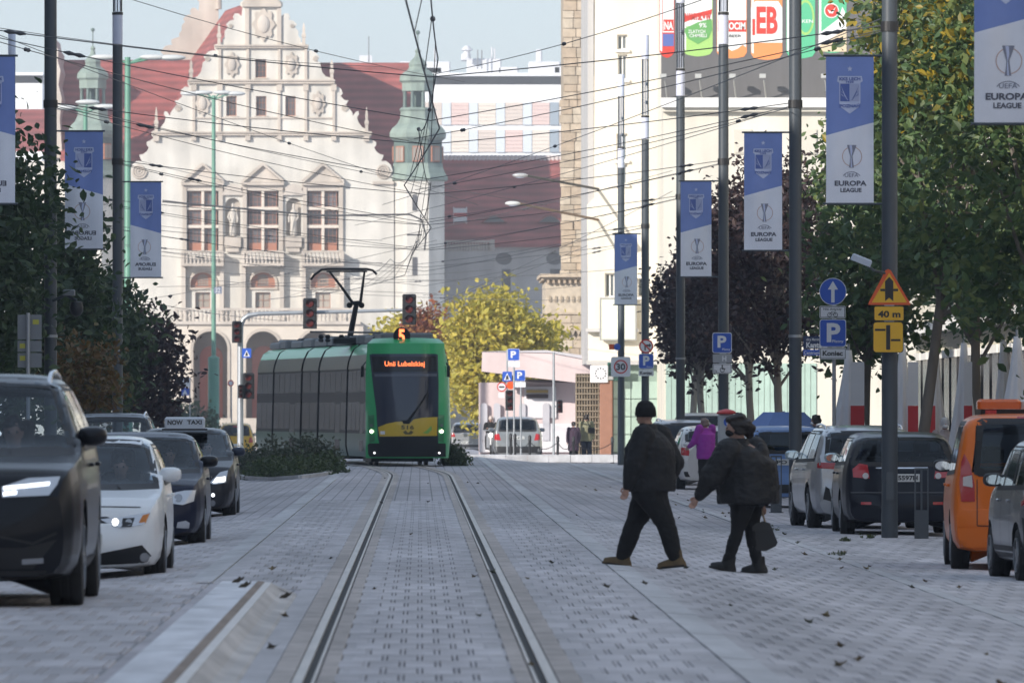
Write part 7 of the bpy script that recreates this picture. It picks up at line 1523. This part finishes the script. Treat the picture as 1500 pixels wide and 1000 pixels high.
b.tube([(wx(455,256),256,3.95),(wx(500,252),252,3.9),(wx(560,245),245,3.82)],.03,6); b.build('roof_insulator', TBK, tm, smooth=True)
# ------------------------------------------------------------------ people
SKIN = mat('skin',(.42,.25,.19),.6,var=.06,vscale=12); HAIR = mat('dark_hair',(.020,.014,.012),.6,var=.3,vscale=40)
from mathutils import noise as mnoise
def solid(b, name, m, parent, voxel=.012, sm=3, fold=0.):
    me = b.mesh(name, m); o = bpy.data.objects.new(name, me)
    r = o.modifiers.new('r','REMESH'); r.mode = 'VOXEL'; r.voxel_size = voxel
    s = o.modifiers.new('s','SMOOTH'); s.iterations = sm; s.factor = .5
    ev = evaluate(o); COL.objects.link(o); o.modifiers.clear(); o.data = ev; bpy.data.meshes.remove(me)
    if not ev.materials: ev.materials.append(m)
    if fold:
        nv = [v.normal.copy() for v in ev.vertices]
        for v, n_ in zip(ev.vertices, nv):
            p = v.co; q = mnoise.noise((p.x*9,p.y*9,p.z*15))*.6+mnoise.noise((p.x*20+5,p.y*20,p.z*34))*.4; v.co = p+n_*(fold*q)
    ev.shade_smooth(); o.name = name; o.parent = parent; return o
def loft(b, rings, n=20):
    o = len(b.v)
    for cx, cy, cz, rx, ry in rings:
        for k in range(n): a = 2*math.pi*k/n; b.v.append((cx+rx*math.cos(a),cy+ry*math.sin(a),cz))
    for i in range(len(rings)-1):
        for k in range(n): j = (k+1)%n; b.f.append((o+i*n+k,o+i*n+j,o+(i+1)*n+j,o+(i+1)*n+k))
    b.f.append(tuple(o+k for k in range(n-1,-1,-1))); b.f.append(tuple(o+(len(rings)-1)*n+k for k in range(n)))
def limb(b, pts, rs, n=14):
    V_ = [Vector(p) for p in pts]; P_, R_ = [], []
    for i in range(len(V_)-1):
        for k in range(5): u = k/5; P_.append(V_[i].lerp(V_[i+1],u)); R_.append(rs[i]+(rs[i+1]-rs[i])*u)
    P_.append(V_[-1]); R_.append(rs[-1])
    for _ in range(2): P_ = [P_[0]]+[P_[i-1]*.25+P_[i]*.5+P_[i+1]*.25 for i in range(1,len(P_)-1)]+[P_[-1]]
    b.tube(P_, R_, n); b.ball(tuple(P_[0]),R_[0],12,8); b.ball(tuple(P_[-1]),R_[-1],12,8)
def hand(b, w_, dirn, fwd, s=1.):
    """palm and five curled fingers, hanging along dirn"""
    d_ = Vector(dirn).normalized(); f_ = Vector(fwd); f_ = (f_-d_*f_.dot(d_)).normalized(); n_ = d_.cross(f_); w_ = Vector(w_)
    limb(b,[w_,w_+d_*.045*s,w_+d_*.085*s],[.026*s,.030*s,.030*s],10)
    for k in range(4):
        o = w_+d_*.075*s+f_*(.030-.020*k)*s; L = (.070,.080,.076,.060)[k]*s
        b.tube([o,o+d_*L*.45-n_*.006,o+d_*L*.8-n_*.022*s,o+d_*L*.95-n_*.040*s],[.0095*s,.009*s,.0085*s,.007*s],8)
    o = w_+d_*.03*s+f_*.026*s; b.tube([o,o+f_*.025*s+d_*.025*s,o+f_*.028*s+d_*.058*s-n_*.012],[.012*s,.0105*s,.008*s],8)
BASE = dict(head=(0,.02,1.62),neck=(0,0,1.47),chest=(0,0,1.28),pelvis=(0,0,.92),sl=(-.19,0,1.42),sr=(.19,0,1.42),el=(-.25,-.02,1.13),er=(.25,-.02,1.13),hl=(-.25,.06,.88),hr=(.25,.06,.88),pl=(-.09,0,.90),pr=(.09,0,.90),kl=(-.10,.02,.48),kr=(.10,.02,.48),al=(-.10,0,.09),ar=(.10,0,.09),toe=.15,look=0.,girth=1.,coat=.78)
def person(name, label, loc, rz, pose, sp, voxel=.014, group=None, scale=1.):
    J = dict(BASE); J.update(pose); t = thing(name, label, 'person', loc, rz, group); t.scale = (scale,)*3; g = J['girth']; c = J['coat']
    V_ = lambda k: Vector(J[k]); hd = V_('head'); lk = J['look']; fx, fyy = math.sin(lk), math.cos(lk)
    # --- body: one continuous figure
    b = MB(); pv, chs, nk = V_('pelvis'), V_('chest'), V_('neck')
    loft(b,[(pv.x,pv.y,pv.z-.10,.13*g,.11*g),(pv.x,pv.y,pv.z,.155*g,.12*g),(pv.x*.6+chs.x*.4,pv.y*.6+chs.y*.4,pv.z*.6+chs.z*.4,.14*g,.115*g),(chs.x,chs.y,chs.z,.165*g,.125*g),(chs.x*.3+nk.x*.7,chs.y*.3+nk.y*.7,nk.z-.06,.13*g,.09*g),(nk.x,nk.y,nk.z-.01,.07,.07)])
    limb(b,[nk-Vector((0,0,.05)),nk+Vector((0,.005,.03)),hd-Vector((0,.01,.06))],[.062,.055,.055])
    o = len(b.v); b.ball((0,0,.015),.077,20,14,zr=.112,yr=.098); b.ball((0,.022,-.055),.058,16,10,zr=.066,yr=.07); b.ball((0,.098,-.010),.013,10,8,zr=.025,yr=.020); b.ball((0,.086,.022),.05,12,8,zr=.012,yr=.016); b.ball((0,.088,-.058),.024,10,8,zr=.010,yr=.010)
    for sx in (-1,1): b.ball((sx*.078,-.005,-.002),.010,10,8,zr=.030,yr=.018)
    b.xform(Matrix.Translation(hd) @ Matrix.Rotation(-lk,4,'Z'),o)
    for q in 'lr':
        sg = -1 if q == 'l' else 1; S_, E_, H_ = V_('s'+q),V_('e'+q),V_('h'+q); limb(b,[S_,E_,H_],[.050*g,.042,.028]); hand(b,H_,(H_-E_),(0,1,0))
        P0, K_, A_ = V_('p'+q),V_('k'+q),V_('a'+q); limb(b,[P0,K_,A_],[.085*g,.060,.040]); limb(b,[A_-Vector((0,.01,.01)),A_+Vector((0,J['toe']*.3,-.045))],[.030,.022])
    solid(b,'body',sp.get('skin',SKIN),t,voxel if voxel > .012 else .008,2)
    for sx in (-1,1):
        e = MB(); e.ball((sx*.031,.088,.004),.011,10,8); e.xform(Matrix.Translation(hd) @ Matrix.Rotation(-lk,4,'Z')); e.build('eye', mat('eye_dark',(.03,.025,.022),.2), t, world=False, smooth=True)
    # --- clothing
    b = MB(); hem = c; zz = J.get('coatw',(.205,.175)); 
    mx = pv.lerp(chs,.5)
    loft(b,[(pv.x,pv.y,hem,zz[0]*g,zz[1]*g),(pv.x,pv.y,hem+.05,zz[0]*g*1.02,zz[1]*g*1.03),(mx.x,mx.y,mx.z,zz[0]*g*1.0,zz[1]*g*1.03),(chs.x,chs.y,chs.z,zz[0]*g*1.02,zz[1]*g*.98),(chs.x*.5+nk.x*.5,chs.y*.5+nk.y*.5,nk.z-.10,.185*g,.13*g),(nk.x,nk.y,nk.z-.03,.10*g,.10),(nk.x,nk.y,nk.z+.035,.085,.088)])
    for q in 'lr':
        S_, E_, H_ = V_('s'+q),V_('e'+q),V_('h'+q); lim = H_-(H_-E_).normalized()*.01; ar_ = J.get('sleeve',1.); limb(b,[S_,E_,lim],[.085*g*ar_,.072*g*ar_,.052*ar_])
        fold = S_.lerp(E_,.95); b.ball(tuple(fold),.075*g*ar_,10,8)
    for f_ in J.get('bumps',[]): b.ball(f_[0],f_[1],12,8,zr=f_[2],yr=f_[3])
    solid(b,'jacket',sp['coat'],t,voxel,3,fold=.014)
    b = MB(); tr_ = J.get('leg',1.)
    loft(b,[(pv.x,pv.y,pv.z-.16,.16*g,.135*g),(pv.x,pv.y,pv.z,.17*g,.15*g),(pv.x,pv.y,pv.z+.08,.16*g,.14*g)])
    for q in 'lr': P0, K_, A_ = V_('p'+q),V_('k'+q),V_('a'+q); limb(b,[P0,K_,K_.lerp(A_,.8),K_.lerp(A_,.94)],[.115*g*tr_,.088*tr_,.076*tr_,.066*tr_])
    solid(b,'trousers',sp['legs'],t,voxel,3,fold=.012)
    for q in 'lr':
        A_ = V_('a'+q); b = MB(); T_ = J['toe']; pit = J.get('pitch_'+q,0.)
        loft(b,[(0,-.03,-.085,.046,.085),(0,-.02,-.05,.052,.090),(0,-.01,0,.054,.074),(0,-.01,.085,.056,.068)],14); o = len(b.v); limb(b,[(0,.0,-.045),(0,T_*.55,-.052),(0,T_*.95,-.062)],[.046,.045,.034]); b.box(-.047,.047,-.11,T_+.02,-.092,-.070)
        b.xform(Matrix.Translation(A_) @ Matrix.Rotation(pit,4,'X')); sh_ = solid(b,'shoe',sp['shoes'],t,.010,2); sb_ = MB().prismz([(x*1.04,y_) for x,y_ in ((-.046,-.10),(.046,-.10),(.05,-.02),(.05,T_*.6),(.036,T_+.015),(0,T_+.035),(-.036,T_+.015),(-.05,T_*.6),(-.05,-.02))],-.098,-.074); sb_.xform(Matrix.Translation(A_) @ Matrix.Rotation(pit,4,'X')); sb_.build('sole', mat('dark_sole',(.02,.018,.016),.8), sh_, world=False)
    hs = sp.get('hat'); b = MB(); HM = Matrix.Translation(hd) @ Matrix.Rotation(-lk,4,'Z')
    if hs == 'beanie': loft(b,[(0,-.012,-.035,.094,.110),(0,-.01,.0,.098,.116),(0,-.008,.06,.093,.108),(0,-.005,.11,.070,.082),(0,-.003,.135,.035,.045),(0,0,.142,.01,.01)]); b.xform(HM); solid(b,'beanie',sp['hatm'],t,.010,2)
    else:
        loft(b,[(0,-.045,-.06,.080,.075),(0,-.03,-.0,.090,.095),(0,-.012,.05,.092,.105),(0,-.006,.10,.070,.088),(0,0,.134,.025,.03)])
        for f_ in sp.get('hair',[]): b.ball(f_[0],f_[1],12,8,zr=f_[2],yr=f_[3])
        b.xform(HM); solid(b,'hair',sp.get('hairm',HAIR),t,.010,1,fold=.028)
    if sp.get('mask'):
        b = MB(); b.ball((0,.045,-.048),.070,16,10,zr=.048,yr=.072); b.xform(HM); b.build('face_mask', sp['mask'], t, smooth=True, world=False)
    return t
CLB = mat('black_cloth',(.008,.008,.0095),.9,var=.25,vscale=9,bump=.4,bscale=14); CLJ = mat('charcoal_cloth',(.009,.0095,.012),.75,var=.25,vscale=9,bump=.4,bscale=14); CLP = mat('quilted_black',(.008,.008,.010),.65,var=.25,vscale=12,bump=.8,bscale=10)
TAN = mat('tan_boot',(.13,.09,.045),.8,var=.3,vscale=14); BSH = mat('black_shoe',(.010,.010,.011),.5)
d = 88.; X = wx(946,d)
person('person','walker in black beanie, charcoal jacket and tan hiking boots striding across the track side',(X,d,gz(X,d)),math.radians(76),dict(head=(0,.01,1.60),neck=(0,-.02,1.46),chest=(0,-.04,1.24),pelvis=(0,-.04,.88),sl=(-.20,-.02,1.37),sr=(.20,-.10,1.37),el=(-.27,.06,1.06),er=(.26,-.25,1.08),hl=(-.26,.13,.86),hr=(.23,-.19,.90),pl=(-.10,-.05,.82),pr=(.10,-.03,.82),kl=(-.11,-.24,.47),kr=(.10,.14,.47),al=(-.10,-.33,.115),ar=(.10,.27,.12),pitch_r=.16,pitch_l=-.10,toe=.17,look=.25,girth=1.36,coat=.80,coatw=(.205,.195),leg=1.14,sleeve=1.08),dict(coat=CLJ,legs=CLB,shoes=TAN,hat='beanie',hatm=CLB),voxel=.011)
d = 90.6; X = wx(1085,d)
person('person','walker in quilted black jacket, dark gathered hair and face mask carrying a handbag',(X,d,gz(X,d)),math.radians(82),dict(head=(0,.05,1.54),neck=(0,-.0,1.40),chest=(0,-.06,1.18),pelvis=(0,-.08,.88),sl=(-.22,.10,1.29),sr=(.20,-.12,1.30),el=(-.28,.28,1.02),er=(.24,-.20,1.02),hl=(-.26,.42,.82),hr=(.24,-.21,.76),pl=(-.10,-.04,.80),pr=(.10,-.10,.80),kl=(-.10,.02,.46),kr=(.10,-.10,.45),al=(-.10,.13,.12),ar=(.10,-.17,.10),pitch_l=.22,toe=.15,look=.1,girth=1.60,coat=.74,coatw=(.20,.205),leg=.84,sleeve=1.15,bumps=[((0,-.22,1.12),.18,.28,.10),((0,-.25,.92),.2,.16,.10),((-.1,.06,1.05),.2,.25,.14)]),dict(coat=CLP,legs=CLB,shoes=BSH,hat=None,mask=CLB,hair=[((0,-.09,.04),.09,.07,.09),((0,-.15,.0),.06,.07,.06),((.0,-.02,.11),.09,.05,.10),((0,.06,.09),.08,.04,.05),((.03,-.13,-.06),.05,.06,.05)]),voxel=.011)
hb = thing('handbag','black structured handbag with tan strap held behind the walker in the quilted jacket','handbag',(X+.26,d-.1,gz(X,d)+.22)); Z_ = gz(X,d); BX = wx(1120,d)
b = MB(); pts = [(BX-.13,Z_+.24),(BX+.02,Z_+.24),(BX+.12,Z_+.29),(BX+.14,Z_+.33),(BX+.06,Z_+.53),(BX-.01,Z_+.55),(BX-.13,Z_+.52)]; b.prism(pts,d+.02,d+.16); b.build('pouch', mat('bag_leather',(.014,.014,.016),.45), hb); MB().prism([(BX-.13,Z_+.45),(BX+.08,Z_+.47),(BX+.055,Z_+.535),(BX-.01,Z_+.555),(BX-.13,Z_+.525)],d+.008,d+.019).build('flap', mat('bag_flap',(.02,.02,.022),.4), hb)
for y in (d+.05,d+.13): MB().tube([(BX-.10,y,Z_+.52),(BX-.06,y,Z_+.68),(BX-.045,y,Z_+.80),(BX-.03,y,Z_+.68),(BX+.01,y,Z_+.54)],.009,8).build('strap', mat('tan_strap',(.34,.25,.17),.6), hb)
st = dict()
d = 193.5; X = wx(1034,d); person('person','woman in magenta jacket leaning at the open white car door',(X,d,gz(X,d)),math.radians(40),dict(head=(0,.05,1.52),neck=(0,.0,1.39),el=(-.28,.10,1.1),hl=(-.24,.30,1.0),er=(.27,.12,1.08),hr=(.2,.30,1.0),girth=1.1,coat=.72,look=0),dict(coat=mat('magenta_cloth',(.30,.03,.34),.8,var=.1),legs=CLB,shoes=BSH,hairm=mat('grey_hair',(.20,.15,.13),.8,var=.2,vscale=30)),voxel=.018)
d = 301.; X = wx(840,d); person('person','shorter person in dark purple coat waiting by the chain bollards',(X,d,gz(X,d)),math.radians(10),dict(coat=.50,girth=1.15),dict(coat=mat('plum_coat',(.05,.03,.05),.9),legs=CLB,shoes=BSH),voxel=.02,scale=.83)
d = 301.5; X = wx(859,d); person('person','taller person in olive jacket with shoulder bag next to the purple coat',(X,d,gz(X,d)),math.radians(-8),dict(girth=1.05),dict(coat=mat('olive_coat',(.20,.19,.12),.9),legs=mat('dark_jeans',(.02,.025,.04),.9),shoes=BSH),voxel=.02,scale=.98)
t = thing('shoulder_bag','black shoulder bag hanging at the olive jacket','bag',(wx(864,301),301.2,.75)); MB().bev(X+.05,X+.30,301.2,301.3,.78,.98,.03).build('pouch',BSH,t); MB().tube([(X-.16,301.25,1.42),(X+.02,301.22,1.2),(X+.16,301.24,.97)],.012,6).build('strap',BSH,t)
d = 176.; X = wx(1196,d); person('person','man in navy jacket walking behind the silver parked car',(X,d,gz(X,d)),math.radians(60),dict(look=.1,girth=1.05),dict(coat=mat('navy_cloth',(.018,.022,.04),.8),legs=CLB,shoes=BSH,mask=SW),voxel=.018)
d = 178.; X = wx(1082,d); person('person','dark-haired passer-by behind the parking meter',(X,d,gz(X,d)),math.radians(30),dict(girth=1.),dict(coat=mat('grey_cloth',(.04,.042,.05),.8),legs=CLB,shoes=BSH,hair=[((0,-.06,-.05),.08,.1,.07)]),voxel=.018,scale=1.02)
d = 168.; X = wx(1384,d); person('person','woman in pale coat, knitted hat and mask between the parasols',(X,d,gz(X,d)),math.radians(185),dict(coat=.55),dict(coat=mat('pale_coat',(.36,.31,.31),.9,var=.25,vscale=10),legs=CLB,shoes=BSH,hat='beanie',hatm=mat('pale_knit',(.50,.50,.52),.9),mask=SW),voxel=.018,scale=.97)
# drivers: seated figures inside the queueing cars
SITP = dict(head=(0,.0,.79),neck=(0,-.04,.64),chest=(0,-.06,.44),pelvis=(0,-.08,.08),sl=(-.19,-.04,.58),sr=(.19,-.04,.58),el=(-.24,.12,.36),er=(.24,.12,.36),hl=(-.16,.40,.40),hr=(.16,.40,.40),pl=(-.1,-.02,.06),pr=(.1,-.02,.06),kl=(-.12,.38,.16),kr=(.12,.38,.16),al=(-.12,.62,-.12),ar=(.12,.62,-.12),coat=.02)
for c_, yy, zz, m, lab in ((c1,.24,.52,CLJ,'driver behind the windscreen of the black SUV'),(c2,.20,.36,mat('grey_cloth'),'driver behind the windscreen of the white hatchback'),(c3,.14,.38,CLB,'driver in black behind the windscreen of the navy saloon'),(c4,.2,.36,CLJ,'driver behind the windscreen of the taxi')):
    x, y, z = c_.location; person('person',lab,(x+.37,y-yy,z+zz),math.pi,SITP,dict(coat=m,legs=CLB,shoes=BSH),voxel=.022)
# ------------------------------------------------------------------ fallen leaves, grass tufts, far scooter
FL = [mat('fallen_leaf_%d'%i, c, .8) for i, c in enumerate(((.08,.065,.045),(.12,.085,.045),(.075,.08,.05),(.18,.14,.07)))]
lm = []
for m in FL:
    b = MB(); n = 9
    for k in range(n):
        a = 2*math.pi*k/n; r = .06*(1 if k%2 else .6); b.v.append((r*math.cos(a),r*math.sin(a),.012+.03*math.sin(3*a)*(k%2)+.018))
    b.v.append((0,0,.004)); b.f = [(k,(k+1)%n,n) for k in range(n)]; b.f.append((0,1,n)); lm.append(b.mesh('leaf', m, fixn=False))
spots = []
for i in range(40):
    d = random.choice((random.uniform(50,95),random.uniform(80,200))); X = random.uniform(-1.7,4.8)
    spots.append((X,d))
for i in range(30): d = random.uniform(70,190); spots.append((5.1+random.gauss(0,.25),d))
for i, (X, d) in enumerate(spots):
    if -1.9 < X < -1.05 and d < 75: X += 1.3
    o = bpy.data.objects.new('fallen_leaf', lm[i%4]); COL.objects.link(o); s_ = random.uniform(.45,.95); o.location = (X,d,gz(X,d)+.017); o.scale = (s_,)*3; o.rotation_euler = (0,0,random.uniform(0,6.28)); tag(o,'curled dry leaf lying on the paving','leaf','fallen leaves on the street')
for X, d in ((-1.12,71.5),(-1.55,73),(-1.45,71)):
    o = bpy.data.objects.new('fallen_leaf', lm[0]); COL.objects.link(o); o.location = (X,d,.13 if X < -1.3 else .03); o.scale = (1.1,)*3; tag(o,'curled dry leaf lying on the paving','leaf','fallen leaves on the street')
gm_ = leaf_mat('grass_blades',(.05,.07,.02),(.07,.10,.03),(.11,.12,.04)); n = 0
for X, d in ((5.2,106),(5.9,118),(6.4,121),(5.2,128)):
    t = thing('grass_tuft','small weed tuft growing at the parking edge','grass tuft',(X,d,gz(X,d)),group='weeds along the parking edge'); r = np.random.default_rng(n); leaves('blades',gm_,t,np.array([[X,d,gz(X,d)+.03]])+r.normal(0,1,(8,3))*np.array([.05,.12,.008]),14,.02,.016,seed=n)['kind'] = 'stuff'; n += 1
# rider on a scooter beyond the crossing
d = 345; X = wx(719,d); zg = gz(X,d); t = thing('scooter','far motor scooter with a lit lamp beside the minivan','scooter',(X,d,zg))
for y in (-.6,.6): MB().lathe([(.22,-.05),(.24,0),(.22,.05)],(X,d+y,zg+.24),16,axis='x').build('wheel',TYRE,t,smooth=True)
b = MB(); b.bev(X-.16,X+.16,d-.2,d+.7,zg+.3,zg+.72,.06); b.tube([(X,d-.62,zg+.24),(X,d-.5,zg+.9),(X,d-.42,zg+1.05)],[.05,.05,.04],8); b.tube([(X-.3,d-.4,zg+1.05),(X+.3,d-.4,zg+1.05)],.025,8); b.bev(X-.18,X+.18,d-.56,d-.46,zg+.35,zg+.95,.04); b.build('body',mat('scooter_grey',(.25,.26,.28),.35,coat=.5),t); MB().ball((X,d-.58,zg+.86),.08,12,8).build('headlight',mat('tram_headlight'),t,smooth=True)
person('person','scooter rider in dark jacket and pale helmet',(X,d+.15,zg+.72),math.pi,dict(SITP,kl=(-.16,.34,.1),kr=(.16,.34,.1),al=(-.18,.36,-.34),ar=(.18,.36,-.34)),dict(coat=CLB,legs=CLB,shoes=BSH,hat='beanie',hatm=mat('helmet',(.5,.42,.38),.3)),voxel=.022)
# ------------------------------------------------------------------ thin autumn haze over the whole place
hz = MB().box(-3100,3100,-420,9100,-3,48).build('haze', None, None); hz['kind'] = 'stuff'
hm = bpy.data.materials.new('haze'); hm.use_nodes = True; hn = hm.node_tree.nodes; hn.remove(hn['Principled BSDF'])
hv = hn.new('ShaderNodeVolumePrincipled'); hv.inputs['Color'].default_value = (.93,.95,1,1); hv.inputs['Density'].default_value = .0004; hv.inputs['Anisotropy'].default_value = 0.
hm.node_tree.links.new(hv.outputs[0], hn['Material Output'].inputs['Volume']); hz.data.materials.append(hm)
bpy.data.scenes.remove(WORK)
